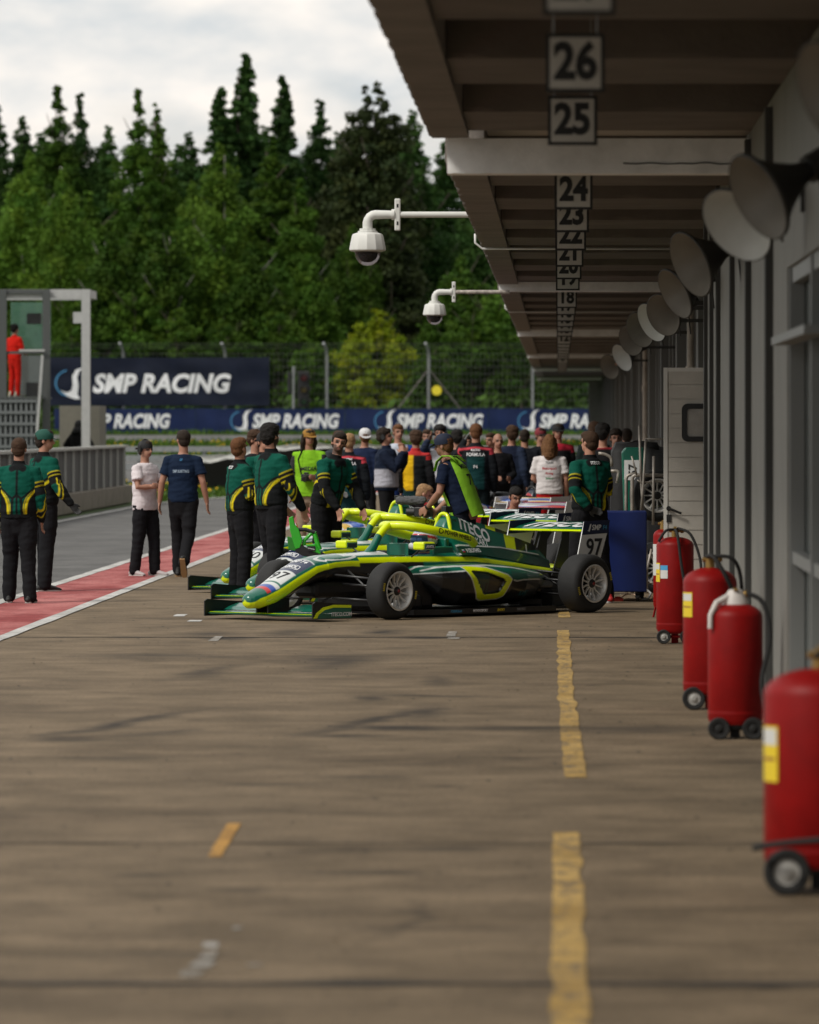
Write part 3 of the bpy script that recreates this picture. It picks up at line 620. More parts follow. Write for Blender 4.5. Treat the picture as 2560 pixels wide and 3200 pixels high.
# ------------------------------------------------------------------ horn loudspeakers on the wall
M_horn = mat('horn_grey', (0.20, 0.18, 0.15), .5, var=.12, vscale=5); M_horn2 = mat('horn_inner_pale', (0.55, 0.55, 0.52), .45, var=.06); M_hback = mat('horn_back_dark', (0.035, 0.033, 0.03), .6)
def horn(px, py, dia_px, X, yaw, pitch, pale, lab):
    Y = FPX * X / (px - VX); z = EYE - (py - HY) * Y / FPX; r = dia_px * Y / FPX / 2
    t = thing('horn_loudspeaker', lab, 'loudspeaker', (X, Y, z), 0, 'horn loudspeakers along the garage wall')
    d = Vector((math.sin(R(yaw)) * math.cos(R(pitch)), -math.cos(R(yaw)) * math.cos(R(pitch)), math.sin(R(pitch))))   # mouth direction
    Mx = d.to_track_quat('Z', 'Y').to_matrix().to_4x4()
    L = 1.45 * r; g = Geo(); g.cur = 0
    g.lathe([(r, 0), (r * .97, -.012), (r * .80, -L * .16), (r * .52, -L * .42), (r * .25, -L * .75), (r * .13, -L)], 36, Mx)
    g.cur = 1; g.lathe([(r, .002), (r * 1.035, -.004), (r * 1.03, -.02), (r * .83, -L * .18), (r * .56, -L * .44), (r * .30, -L * .77), (r * .2, -L * 1.0), (0.001, -L * 1.01)], 36, Mx)
    b = g.build('horn', [M_horn2 if pale else M_horn, M_hback], t, 40, recalc=False)
    g = Geo(); g.lathe([(0.001, -L * .5), (r * .07, -L * .52), (r * .1, -L * .6), (r * .1, -L)], 16, Mx); g.build('driver_tip', mat('copper_tip', (0.55, 0.22, 0.10), .5), t, 40)
    g = Geo(); q = Mx @ Vector((0, 0, -L)); g.lathe([(0.001, -L * .98), (r * .32, -L * .99), (r * .34, -L * 1.5), (0.001, -L * 1.52)], 20, Mx)
    g.build('driver_housing', M_hback, t, 40)
    g = Geo(); e = Mx @ Vector((0, 0, -L * 1.2)); wx = (1.32 if Y < 51.5 else 1.75) - X
    g.bar(e, (wx, e.y, e.z), .05, .04); g.bar(e + Vector((0, 0, 0)), (e.x + .03, e.y, e.z - .28), .05, .012); g.box(wx - .02, wx, e.y - .08, e.y + .08, e.z - .12, e.z + .12)
    g.build('bracket', M_hback, t)
HN = [(2590, 290, 330, 1.0, -60, -20, 0, 'cut by the right edge, nearest and largest of the horn row'), (2367, 617, 285, .97, -62, -26, 0, 'grey horn seen nearly edge on, overlapping the pale horn'),
      (2302, 705, 255, .95, -44, -32, 1, 'pale horn facing the lane with an orange centre'), (2157, 827, 212, .95, -61, -22, 0, 'horn in front of the dark gap, right after the pale one'),
      (2108, 919, 165, .95, -62, -26, 0, 'fifth grey horn from the right edge'), (2072, 985, 135, .93, -45, -20, 0, 'grey horn tucked behind the fifth one'),
      (2036, 1008, 128, .93, -55, -25, 1, 'pale rimmed horn above the door leaf corner'), (2000, 1031, 112, .92, -45, -18, 0, 'small dark horn left of the pale rimmed one'),
      (1971, 1064, 98, .92, -45, -18, 0, 'small dark horn, third from the far end'), (1944, 1118, 90, .92, -55, -25, 1, 'small horn with a bright lower rim'), (1905, 1147, 78, .92, -45, -18, 0, 'farthest small dark horn by the wall')]
for (px, py, d, X, yw, pt, pale, lb) in HN: horn(px, py, d, X, yw, pt, pale, lb)

# ------------------------------------------------------------------ dome cameras on the canopy edge
M_dome = mat('camera_housing', (0.66, 0.66, 0.63), .45, var=.05)
M_glass = bpy.data.materials.new('smoked_dome'); M_glass.use_nodes = True; _b = M_glass.node_tree.nodes['Principled BSDF']; _b.inputs['Base Color'].default_value = (.25, .22, .22, 1); _b.inputs['Roughness'].default_value = .03; _b.inputs['Transmission Weight'].default_value = .9; _b.inputs['IOR'].default_value = 1.2
def dome_cam(px, py, w, Y, lab, rust=False):
    k = w / 114 * Y / 325 * 325 / Y; s = 114 / 1.0  # all lengths below are in units of the housing width
    c = P(px, py, Y); u = w * Y / FPX
    t = thing('dome_camera', lab, 'security camera', c, 0, 'dome cameras on the canopy edge')
    g = Geo(); g.lathe([(.001, .42), (.22, .42), (.22, .36), (.27, .35), (.27, .31), (.40, .27), (.43, .22), (.50, -.12), (.50, -.17), (.47, -.2), (.36, -.22), (.001, -.22)], 12, Matrix.Diagonal((u, u, u, 1)))
    g.build('housing', M_dome, t, 25)
    g = Geo(); g.lathe([(.36, -.221), (.365, -.24)] + [(.35 * math.cos(R(a)), -.24 - .35 * math.sin(R(a)) * 1.05) for a in range(0, 91, 10)], 28, Matrix.Diagonal((u, u, u, 1))); g.build('dome', M_glass, t, True)
    g = Geo(); g.ball((0, 0, -.27 * u), (.24 * u, .24 * u, .2 * u)); g.cyl((-.05 * u, -.1 * u, -.34 * u), (-.1 * u, -.25 * u, -.42 * u), .09 * u); g.build('lens_unit', M_black, t, 40)
    ax = {1: 1.07, 0: 1.0}[rust]; zt = .80 * u; xe = -.62 - c.x
    g = Geo(); pts = [(0, 0, .4 * u), (0, 0, .58 * u)] + [(.22 * u * (1 - math.cos(R(a))), 0, .58 * u + .22 * u * math.sin(R(a))) for a in (20, 45, 70, 90)] + [(.72 * u, 0, zt)]
    g.tube(pts, [.135 * u] * 2 + [.125 * u] * 4 + [.11 * u], 14); g.cyl((.66 * u, 0, zt), (.74 * u, 0, zt), .15 * u); g.build('gooseneck', M_dome, t, 35)
    g = Geo(); g.box(.74 * u, .90 * u, -.1 * u, .1 * u, zt - .44 * u, zt + .44 * u)
    g.build('mounting_plate', M_dome, t, bevel=.01)
    g = Geo()
    for z in (-.24, .24): g.box(.80 * u, .85 * u, -.104 * u, -.101 * u, zt + z * u - .05 * u, zt + z * u + .05 * u)
    g.build('slot', M_black, t)
    g = Geo(); g.cyl((.9 * u, 0, zt), (xe, 0, zt), .085 * u, 14); g.build('arm_pipe', mat('rusty_pipe', (.45, .40, .36), .6, var=.5, vscale=20) if rust else M_dome, t, 35)
dome_cam(1149, 762, 114, 51.4, 'nearer white dome camera on a long arm from the canopy')
dome_cam(1358.5, 971, 73, 73.4, 'smaller farther white dome camera with a rusty arm', True)

# ------------------------------------------------------------------ wheeled fire extinguishers
def M_redf(): return mat('extinguisher_red', (0.25, 0.002, 0.002), .5, var=.25, vscale=5, spec=.25)
M_rub2 = mat('rubber', (0.013, 0.013, 0.013), .8); M_hub = mat('wheel_hub_grey', (0.38, 0.37, 0.35), .5); M_brass = mat('dirty_brass', (0.32, 0.20, 0.06), .45, .6); M_stk = mat('yellow_sticker', (0.75, 0.55, 0.02), .5); M_stw = mat('white_sticker', (0.62, 0.62, 0.60), .5); M_blu = mat('blue_print', (0.06, 0.32, 0.60), .5); M_hoodw = mat('white_funnel', (0.62, 0.58, 0.55), .5)
def extinguisher(x, y, r, zb, zs, ztop, wr, lab, sticker=True, blue=False, hood=False, hose=None, axle=0.0, hubm=None, yaw=0, stz=(0.0, 0.0), dome=.5, gauge=True):
    t = thing('fire_extinguisher', lab, 'fire extinguisher', (x, y, 0), R(yaw), 'red wheeled fire extinguishers by the wall')
    g = Geo(); g.lathe([(.001, zb), (r * .9, zb), (r, zb + .03), (r, zs - .02)] + [(r * math.cos(R(a)), zs - .02 + (ztop - zs + .02) * math.sin(R(a))) for a in range(10, 90, 10)] + [(.001, ztop)], 40); g.lathe([(r * 1.008, zb + .06), (r * 1.014, zb + .07), (r * 1.008, zb + .08)], 40)
    g.build('tank', M_redf(), t, 40)
    g = Geo(); g.cyl((0, 0, ztop - .02), (0, 0, ztop + .07), .03); g.cyl((-.05, 0, ztop + .05), (.05, 0, ztop + .05), .014); g.ball((.06, 0, ztop + .05), .022); g.box(-.012, .012, -.06, .04, ztop + .07, ztop + .085); g.build('valve', M_brass, t, 40)
    if wr:
        for sgn in (-1, 1):
            wx, wy = sgn * (r * .62), -r * .78 if not axle else -r * .9
            g = Geo(); Mw = Matrix.Translation((wx - .0, wy, wr)) @ Matrix.Rotation(R(90 if False else 0), 4, 'Z') @ Matrix.Rotation(R(90), 4, 'X')
            g.lathe([(wr * .55, -.02), (wr * .9, -.024), (wr, -.014), (wr, .014), (wr * .9, .024), (wr * .55, .02)], 28, Mw, True); w = g.build('wheel', M_rub2, t, 40)
            g = Geo(); g.lathe([(.001, .03), (wr * .18, .03), (wr * .2, .02), (wr * .5, .012), (wr * .56, .02), (wr * .56, -.02), (.001, -.02)], 24, Mw); g.build('hub', hubm or M_hub, w, 40)
        g = Geo(); g.cyl((-r * .7, -r * .6, wr), (r * .7, -r * .6, wr), .012); g.bar((-r * .62, -r * .78, wr), (-r * .45, -r * .2, zb + .02), .03, .01); g.bar((r * .62, -r * .78, wr), (r * .45, -r * .2, zb + .02), .03, .01)
        g.box(-.03, .03, r * .5, r * .6, 0.0, zb + .02); g.box(-r * .8, r * .8, -r * .75, r * .3, zb - .012, zb - .001); g.build('undercarriage', M_redf() if not axle else M_black, t)
    if sticker:
        a0 = R(-90 - 52); g = Geo(); n = 6
        def patch(a0, a1, z0, z1, m, nm):
            g = Geo(); k = 8
            for i in range(k + 1):
                a = R(a0 + (a1 - a0) * i / k); g.v += [(math.cos(a) * (r + .003), math.sin(a) * (r + .003), z0), (math.cos(a) * (r + .003), math.sin(a) * (r + .003), z1)]
            g.f = [(2 * i, 2 * i + 2, 2 * i + 3, 2 * i + 1) for i in range(k)]; g.m = [0] * k; return g.build(nm, m, t)
        a0, a1, z0, z1 = stz; patch(a0, a1, z0, z1, M_stk, 'yellow_sticker'); patch2 = patch(a0 + 2, a1 - 2, z1 - (z1 - z0) * .34, z1 - .01, M_stw, 'label_panel'); patch2.data.transform(Matrix.Diagonal((1.004, 1.004, 1, 1)))
        p3 = patch(a0 + 4, a1 - 4, z0 + (z1 - z0) * .38, z0 + (z1 - z0) * .44, mat('brown_print', (.3, .12, .03), .6), 'label_print'); p3.data.transform(Matrix.Diagonal((1.004, 1.004, 1, 1)))
        if blue:
            patch(a1 + 3, a1 + 30, z0 + .03, z1 - .02, M_stw, 'white_sticker'); q = patch(a1 + 3, a1 + 30, z1 - .06, z1 - .02, M_blu, 'blue_header'); q.data.transform(Matrix.Diagonal((1.004, 1.004, 1, 1)))
    if hood:
        g = Geo(); g.lathe([(r * .50, ztop - .03), (r * .48, ztop + .01), (r * .3, ztop + .06), (r * .24, ztop + .075), (.001, ztop + .08)], 24); g.build('funnel', M_hoodw, t, 40)
        g = Geo(); g.tube([(-r * .3, -r * .2, ztop + .03), (-r * .7, -r * .5, ztop + .0), (-r * .92, -r * .62, ztop - .07), (-r * .93, -r * .62, ztop - .15)], [.022, .018, .016, .016], 10); g.build('funnel_strap', M_hoodw, t, 40)
    for h in (hose or []):
        pts = [Vector(p) for p in h[0]]; sm = []
        for i in range(len(pts) - 1):
            p0, p1, p2, p3_ = pts[max(i - 1, 0)], pts[i], pts[i + 1], pts[min(i + 2, len(pts) - 1)]
            for q in range(6):
                u = q / 6; sm.append(.5 * ((2 * p1) + (p2 - p0) * u + (2 * p0 - 5 * p1 + 4 * p2 - p3_) * u * u + (3 * p1 - p0 - 3 * p2 + p3_) * u ** 3))
        sm.append(pts[-1]); g = Geo(); g.tube(sm, h[1], 10)
        if len(h) > 2: e, f = sm[-1], (sm[-1] - sm[-4]).normalized(); g.tube([e, e + f * .03, e + f * .12, e + f * .15], [.014, .018, .018, .010], 10)
        g.build('hose', M_rub2, t, True)
    return t
# nearest
extinguisher(1.035, 22.8, .222, .10, .80, .885, .092, 'nearest and largest red extinguisher, cut by the right edge, yellow sticker', stz=(-172, -140, .44, .66), axle=1,
    hose=[([(-.02, -.02, .93), (.1, -.1, .98), (.2, -.22, .9), (.24, -.18, .6)], .013), ([(-.27, -.25, .190), (-.15, -.33, .215), (.1, -.38, .24), (.3, -.33, .26)], .013)])
extinguisher(1.042, 33.9, .162, .085, .735, .80, .065, 'red extinguisher with a white funnel cap, second from the front', sticker=False, hood=True, axle=1, hubm=M_rub2,
    hose=[([(.05, 0, .86), (.16, -.05, .80), (.2, -.1, .6), (.15, -.16, .35), (.17, -.2, .15), (.17, -.2, .06)], .014, 1)])
extinguisher(.985, 37.4, .175, .10, .84, .92, .075, 'red extinguisher with yellow sticker half hidden behind the funnel capped one', stz=(-170, -132, .60, .76),
    hose=[([(-.02, -.04, .99), (.02, -.16, .99), (.1, -.2, .86), (.17, -.14, .7), (.2, -.05, .6)], .014), ([(0, -.03, .99), (.14, -.06, .98), (.2, 0, .85), (.21, .05, .6)], .013)])
extinguisher(.985, 48.6, .158, .095, .845, .90, .06, 'tall red extinguisher with blue headed label and looping black hose', stz=(-176, -144, .52, .68), blue=True,
    hose=[([(.0, -.03, .96), (-.08, -.1, .95), (-.14, -.08, .86)], .012), ([(0, -.05, .96), (.02, -.17, .90), (.06, -.2, .6), (.13, -.2, .30), (.22, -.22, .16), (.33, -.25, .13)], .013, 1), ([(.02, -.03, .97), (.12, -.1, .93), (.19, -.14, .78), (.215, -.18, .62), (.17, -.2, .5), (.19, -.2, .2)], .012)])
extinguisher(1.005, 55.2, .095, .09, .80, .845, 0, 'slim red extinguisher behind the tall one, beside the blue cabinet', sticker=False)
g = Geo(); t5 = [o for o in C.objects if o.name.startswith('fire_extinguisher')][-1]
for a in (-150, -30, 90): g.bar((math.cos(R(a)) * .08, math.sin(R(a)) * .08, .12), (math.cos(R(a)) * .11, math.sin(R(a)) * .11, 0), .014)
g.build('leg', M_redf(), t5)
g = Geo()
for i in range(7):
    a = R(-178 + 9 * i); g.v += [(math.cos(a) * .098, math.sin(a) * .098, .40), (math.cos(a) * .098, math.sin(a) * .098, .70)]
g.f = [(2 * i, 2 * i + 2, 2 * i + 3, 2 * i + 1) for i in range(6)]; g.m = [0] * 6; g.build('white_sticker', M_stw, t5)

# ------------------------------------------------------------------ pit wall, marshal stand, barriers, fence and banners
M_cb = mat('concrete_block', (0.24, 0.21, 0.17), .85, var=.3, vscale=3, bump=.4); M_cl = mat('grey_screen', (0.085, 0.088, 0.088), .6, var=.3, vscale=1.2, stretch=(1, 3, 0.4)); M_rail = mat('pale_rail', (0.50, 0.50, 0.47), .5)
pw = thing('pit_wall', 'low concrete pit wall topped with grey screens at left', 'wall', (-10.1, 100, 0))
g = Geo()
for k in range(-12, 18): g.box(-.35, .05, k * 2.0, k * 2.0 + 1.97, 0, .42)
g.build('concrete_base', M_cb, pw, bevel=.02)
g = Geo()
for k in range(-24, 35):
    w = noise.noise(Vector((k, 3, 0))) * .03; g.box(-.12 + w, -.04 + w, k + .012, k + .985, .43, 1.30)
g.build('screen_panel', M_cl, pw)
g = Geo(); g.box(-.14, .04, -24, 35, 1.303, 1.36)
for k in range(-24, 36, 2): g.box(-.02, .02, k - .03, k + .03, .43, 1.30)
g.build('rail', M_rail, pw)
# stand
SY = 137.0
def SP(px, py, Y=SY): return P(px, py, Y)
st = thing('marshal_stand', 'grey framed glazed marshal stand behind the pit wall at far left', 'stand', (SP(130, 1240).x, SY, 0)); sv = Matrix.Translation((-SP(130, 1240).x, -SY, 0))
def spart(g, nm, m): me = g.mesh(nm, m); me.transform(sv); o = bpy.data.objects.new(nm, me); C.objects.link(o); o.parent = st; return o
M_pale = mat('pale_grey_paint', (0.42, 0.42, 0.42), .5, var=.1); M_dk = mat('dark_steel', (0.07, 0.075, 0.075), .5)
g = Geo(); p = SP(268, 912); g.box(p.x - .10, p.x + .10, SY, SY + .2, 0, p.z + .06); q = SP(-60, 925); g.box(q.x, p.x - .105, SY + .02, SY + .18, p.z - .15, p.z + .06); g.box(q.x, p.x, SY + 2.0, SY + 2.2, p.z - .15, p.z + .06); g.box(p.x - .1, p.x + .1, SY + .21, SY + 1.99, p.z - .14, p.z + .05); g.box(p.x - .3, p.x - .105, SY + .05, SY + .12, SP(0, 1010).z, SP(0, 975).z); spart(g, 'portal_frame', M_pale)
g = Geo()
for px in (146, 10): p = SP(px, 905); g.box(p.x - .09, p.x + .09, SY - .12, SY - .02, 0, p.z)
g.box(SP(-60, 0).x, SP(150, 0).x, SY - .06, SY - .0, SP(0, 918).z, SP(0, 905).z); g.box(SP(-60, 0).x, SP(146, 0).x, SY - .06, SY + .0, SP(0, 1106).z, SP(0, 1098).z); spart(g, 'dark_post', M_dk)
g = Geo(); g.box(SP(-60, 0).x, SP(140, 0).x, SY - .3, SY + 1.9, SP(0, 1246).z, SP(0, 1240).z); spart(g, 'platform', M_dk)
g = Geo(); g.bar(SP(114, 1380, SY - .3), SP(133, 1110, SY - .3), .06); g.bar(SP(60, 1095, SY - .2), SP(140, 1095, SY - .2), .05); spart(g, 'guard_rail', M_pale)
M_tint = bpy.data.materials.new('green_tint_glass'); M_tint.use_nodes = True; _t = M_tint.node_tree; _b = _t.nodes['Principled BSDF']; _b.inputs['Base Color'].default_value = (.10, .22, .16, 1); _b.inputs['Roughness'].default_value = .1; _b.inputs['Alpha'].default_value = .5
g = Geo(); g.box(SP(14, 0).x, SP(140, 0).x, SY + 1.6, SY + 1.62, SP(0, 1100).z, SP(0, 940).z); spart(g, 'glass_pane', M_tint)
g = Geo(); g.box(SP(14, 0).x, SP(130, 0).x, SY + 1.5, SY + 1.55, SP(0, 1235).z, SP(0, 1108).z); spart(g, 'glass_panel', M_gl)
g = Geo(); g.box(SP(80, 0).x, SP(124, 0).x, SY + .3, SY + .6, SP(0, 1012).z, SP(0, 978).z); spart(g, 'monitor', M_black)
g = Geo(); g.box(SP(78, 0).x, SP(112, 0).x, SY + .3, SY + .8, SP(0, 1239).z, SP(0, 1195).z); spart(g, 'equipment_box', M_black)
g = Geo()
x0, x1 = SP(-60, 0).x, SP(118, 0).x
for i in range(12):
    x = x0 + (x1 - x0) * i / 11; g.box(x - .03, x + .03, SY - .28, SY - .22, 0, SP(0, 1246).z)
for i in range(9): z = .2 + i * .27; g.box(x0, x1, SY - .31, SY - .285, z, z + .07)
spart(g, 'lattice_screen', mat('grey_lattice', (.14, .15, .155), .5))
g = Geo(); g.box(x0, x1, SY + .1, SY + .15, 0, SP(0, 1246).z); spart(g, 'back_board', mat('dark_board', (.05, .055, .06), .6))
g = Geo(); g.box(SP(152, 0).x, SP(280, 0).x, SY + 3, SY + 5, 0, SP(0, 1268, SY + 3).z); tag(g.build('concrete_cabin', mat('beige_render', (.20, .188, .155), .8, var=.1)), 'plain beige block beside the marshal stand', 'cabin')
# black tyre barrier with a pale top
tb = thing('tyre_barrier', 'curved black belted tyre barrier with whitish top beside the lane', 'barrier', (P(735, 1515, 168).x, 168, 0))
g = Geo(); cx = 0; n = 40
def tbx(t): return -3.9 + 11.5 * t
for (nm, m, z0, z1, off) in (('rubber_belt', mat('black_belt', (.012, .012, .013), .5, var=.3, vscale=2), 0, 1.0, 0), ('top_cover', mat('pale_cover', (.5, .5, .47), .7, var=.35, vscale=3), 1.0, 1.0, .0)):
    g = Geo()
    for i in range(n + 1):
        t = i / n; x = -0.9 + 9 * t; y = -2 + 7.5 * t * t - 3 * (1 - t) ** 3; hh = 1.12 * (smooth01(t / .32) * .34 + .66) + .03 * math.sin(i * 2.1)
        if nm == 'rubber_belt': r4 = [(x, y, 0), (x - .05, y - .02, hh * .5), (x, y, hh), (x + .7, y + .9, hh), (x + .7, y + .9, 0)]
        else: r4 = [(x - .02, y - .02, hh + .003), (x + .0, y + .25, hh + .14 * (1 - t)), (x + .5, y + .7, hh + .22 * (1 - t) + .02), (x + .72, y + .92, hh + .02), (x + .72, y + .92, hh + .003)]
        g.v += r4
    for i in range(n):
        for k in range(5): a = i * 5 + k; b = i * 5 + (k + 1) % 5; g.f.append((a, b, b + 5, a + 5)); g.m.append(0)
    g.f += [tuple(range(5)), tuple(n * 5 + k for k in range(5))]; g.m += [0, 0]
    g.build(nm, m, tb, 40)
# grey armco rail pieces behind
rl = thing('guard_rail', 'pale steel guard rail running behind the tyre barrier', 'guard rail', (-11, 178, gz(178)))
g = Geo()
for z in (.35, .62, .89):
    g.box(-4, 14, 0, .05, z, z + .17)
g.build('rail', M_galv, rl)
g = Geo()
for k in range(-4, 15, 2): g.box(k, k + .1, .06, .16, -.1, 1.05)
g.build('post', M_galv, rl)
# big banner and barrier banners
FY = 257.0
def banner(px0, px1, py0, py1, Y, lab, texts, th, folds, m):
    c = P((px0 + px1) / 2, py1, Y); w = (px1 - px0) * Y / FPX; h = (py1 - py0) * Y / FPX; u = Y / FPX
    t = thing('banner', lab, 'banner', c, 0, None)
    g = Geo(); nx, nz = 80, 14
    def yy(x, z): return -.035 * folds * (noise.noise(Vector((x * .8, z * 1.4, px0))) + .5 * noise.noise(Vector((x * 2.4 + z * 1.5, z * .8, px0 + 4)))) - .02 * folds * math.sin(x * 2.0 + z * 2.5) * (z / h)
    for j in range(nz + 1):
        for i in range(nx + 1):
            x = -w / 2 + w * i / nx; z = h * j / nz; g.v.append((x, yy(x, z), z - .02 * math.sin(3.14 * i / nx) * (j == nz)))
    for j in range(nz):
        for i in range(nx): a = j * (nx + 1) + i; g.f.append((a, a + 1, a + nx + 2, a + nx + 1)); g.m.append(0)
    sh = g.build('sheet', m, t, True); bv = bvh_of(sh.data)
    for (s, x, z, sz, fit) in texts:
        me = text_mesh(s, sz, sz * .040, .22); xs = [v.co.x for v in me.vertices]; k = fit * u / (max(xs) - min(xs)); me.transform(Matrix.Diagonal((k, 1, 1, 1)))
        decal('lettering', me, frame(((x - (px0 + px1) / 2) * u, -.1, (py1 - z) * u), (1, 0, 0), (0, 0, 1)), bv, M_letter, t, .012, .4)
    for (x, z, s) in th: swoosh((x - (px0 + px1) / 2) * u, (py1 - z) * u, s * u, bv, t)
    return t
def swoosh(x, z, s, bv, t, M=None, off=.012, ml=.3):
    """white curved S mark with a thin blue arc, s = height"""
    pts = []
    L_ = [(.42, .5), (.16, .42), (.04, .22), (.06, -.05), (.02, -.24), (-.14, -.30), (-.34, -.22)]; R_ = [(-.10, -.42), (.12, -.5), (.30, -.50), (.20, -.36), (.24, -.1), (.20, .18), (.26, .36)]
    B = (lambda a, b: frame((x + a, -.1, z + b), (1, 0, 0), (0, 0, 1))) if M is None else (lambda a, b: M @ Matrix.Translation((x + a, z + b, 0)))
    decal('emblem', poly_mesh([(a * s, b * s) for a, b in L_ + R_]), B(0, 0), bv, M_letter, t, off, ml)
    ring = []
    for a in range(95, 290, 15): ring.append((math.cos(R(a)) * .42 * s - .08 * s, math.sin(R(a)) * .42 * s))
    for a in range(280, 90, -15): ring.append((math.cos(R(a)) * .37 * s - .08 * s, math.sin(R(a)) * .37 * s))
    decal('emblem_arc', poly_mesh(ring), B(0, 0), bv, mat('emblem_blue', (.05, .22, .42), .6), t, off, ml)
M_bn = mat('banner_navy', (0.007, 0.011, 0.026), .6, var=.25, vscale=1, spec=.2); M_bn2 = mat('banner_blue', (0.009, 0.019, 0.072), .6, var=.25, vscale=1, spec=.2)
banner(150, 842, 1116, 1268, FY - .15, 'large dark navy banner with white SMP RACING lettering and curved emblem', [('SMP RACING', 502, 1201, 1.12, 432)], [(222, 1197, 100)], 1.6, M_bn)
for (a, b, cx, lb) in ((170, 611, 394, 'blue barrier banner piece below the large navy banner'), (612, 1078, 922, 'blue barrier banner piece left of the crowd, full lettering visible'), (1079, 1526, 1372, 'blue barrier banner piece behind the middle of the crowd'), (1527, 1985, 1820, 'blue barrier banner piece near the garages, mostly behind heads')):
    banner(a, b, 1276, 1356, FY - .4, lb, [('SMP RACING', cx, 1318, .84, 272)], [(cx - 165, 1316, 74)], .8, M_bn2)
# catch fence
g = Geo(); M_wire = mat('fence_wire', (.075, .08, .075), .5, .3)
cf = thing('catch_fence', 'high wire catch fence on steel posts in front of the wood', 'fence', (-14, FY, gz(FY)))
g = Geo(); zb = gz(FY); H = 3.9
xs_ = [P(px, 0, FY).x + 14 for px in range(-260, 2000, 318)]
xs_ = [P(px, 0, FY).x + 14 for px in (-250, 68, 386, 704, 1022, 1340, 1665, 1985)]
for x in xs_: g = Geo(); g.tube([(x, 0, -.2), (x, 0, H - .45), (x - .04, -.12, H - .1), (x - .14, -.4, H + .15)], .06, 8); g.build('post', M_galv, cf, 40)
x0, x1 = xs_[0], xs_[-1]; g = Geo()
for k in range(13): z = k * .3; g.box(x0, x1, -.008, .008, z - .008, z + .008)
for k in range(3): g.box(x0, x1, -.2 - k * .08, -.184 - k * .08, H - .1 + k * .11, H - .085 + k * .11)
x = x0
while x < x1: g.box(x - .007, x + .007, -.02, -.008, 0, 3.6); x += .2
g.build('mesh', M_wire, cf)
xb = xs_[5]; g = Geo(); g.bar((xb, .1, 2.9), (xb + 2.2, .9, .1), .11, .05); g.bar((xb, .1, 2.9), (xb - 2.2, 1.3, .1), .08, .05); g.build('brace', mat('rusty_galv', (.22, .20, .18), .7, var=.3), cf)
# yellow round marker and traffic light
g = Geo(); p = P(1365, 1220, FY - .3); g.lathe([(.001, -.02), (.20, -.02), (.22, 0), (.22, .03), (.001, .03)], 24, Matrix.Rotation(R(90), 4, 'X')); o = g.build('marker_disc', mat('marker_yellow', (.75, .62, .03), .5), None, 40); o.location = p; tag(o, 'round yellow marker on the fence beside the braced post', 'marker')
p = P(932, 1290, FY - .22); tl = thing('traffic_light', 'black traffic light on a grey pole by the banner end', 'traffic light', (p.x, FY - .22, gz(FY)))
h = p.z - gz(FY); s = FY / FPX
g = Geo(); g.cyl((-14 * s, 0, 0), (-14 * s, 0, h + 145 * s), .06, 10); g.build('pole', M_galv, tl)
g = Geo(); g.box(-2 * s, 34 * s, -.1, .25, h + 16 * s, h + 130 * s); g.box(-34 * s, -22 * s, -.1, .2, h + 60 * s, h + 128 * s); g.build('signal_head', M_black, tl, bevel=.03)
g = Geo()
for k in range(3):
    z = h + (36 + k * 37) * s; Mx = Matrix.Translation((18 * s, -.1, z)) @ Matrix.Rotation(R(90), 4, 'X'); g.lathe([(.17, 0), (.17, .3), (.15, .3), (.15, 0)], 18, Mx)
    g.box(34 * s, 41 * s, -.25, .05, z - .05, z + .1)
g.build('visor', M_black, tl)
for k, c in enumerate(((.02, .12, .03), (.25, .18, .02), (.25, .02, .02))):
    z = h + (36 + k * 37) * s; g = Geo(); g.lathe([(.001, .02), (.14, .01)], 18, Matrix.Translation((18 * s, -.1, z)) @ Matrix.Rotation(R(90), 4, 'X')); g.build('lens', mat('lens%d' % k, c, .2), tl)
# far pale hut under the canopy end
p0, p1 = P(1736, 1296, 275), P(1850, 1192, 275); g = Geo(); hut = thing('service_hut', 'pale grey hut with blue trim beyond the far end of the canopy', 'hut', ((p0.x + p1.x) / 2, 275, 0))
w = (p1.x - p0.x) / 2; g.box(-w, w, 0, 2, gz(275) - .5, p1.z); g.build('wall', mat('hut_grey', (.30, .31, .31), .7, var=.2), hut)
g = Geo(); g.box(-w - .3, w + .2, -.15, 2.1, p1.z + .002, p1.z + .2); g.build('roof', mat('hut_blue', (.03, .10, .35), .6), hut)
# ------------------------------------------------------------------ single seat racing cars
def carmat(name, rough=.28, coat=.5): return mat(name, (1, 1, 1), rough, coat=coat, vcol='Col')
M_body = carmat('livery_paint'); M_carbon = mat('carbon_black', (.010, .010, .011), .42); M_tyre = mat('tyre_rubber', (.016, .016, .0165), .78, var=.2, vscale=12, bump=.12, bscale=60)
M_rim = mat('rim_silver', (.68, .67, .65), .38, .25, var=.06); M_lime = mat('lime_paint', sr(222, 240, 4), .32, coat=.3); M_green = mat('team_green', (.004, .122, .080), .3, coat=.5)
M_dkg = mat('dark_green_panel', (.006, .045, .032), .3, coat=.4); M_steel = mat('steel_link', (.14, .14, .14), .4, .6); M_numw = mat('number_white', (.80, .80, .80), .5); M_numb = mat('number_black', (.012, .012, .014), .5)
G_ = np.array([.004, .122, .080]); LM_ = np.array(sr(222, 240, 4)); W_ = np.array([.62, .64, .63]); K_ = np.array([.010, .010, .011]); B_ = np.array([.02, .07, .36]); R_ = np.array([.55, .02, .02]); DG_ = np.array([.006, .045, .032]); NV_ = np.array([.014, .024, .075])
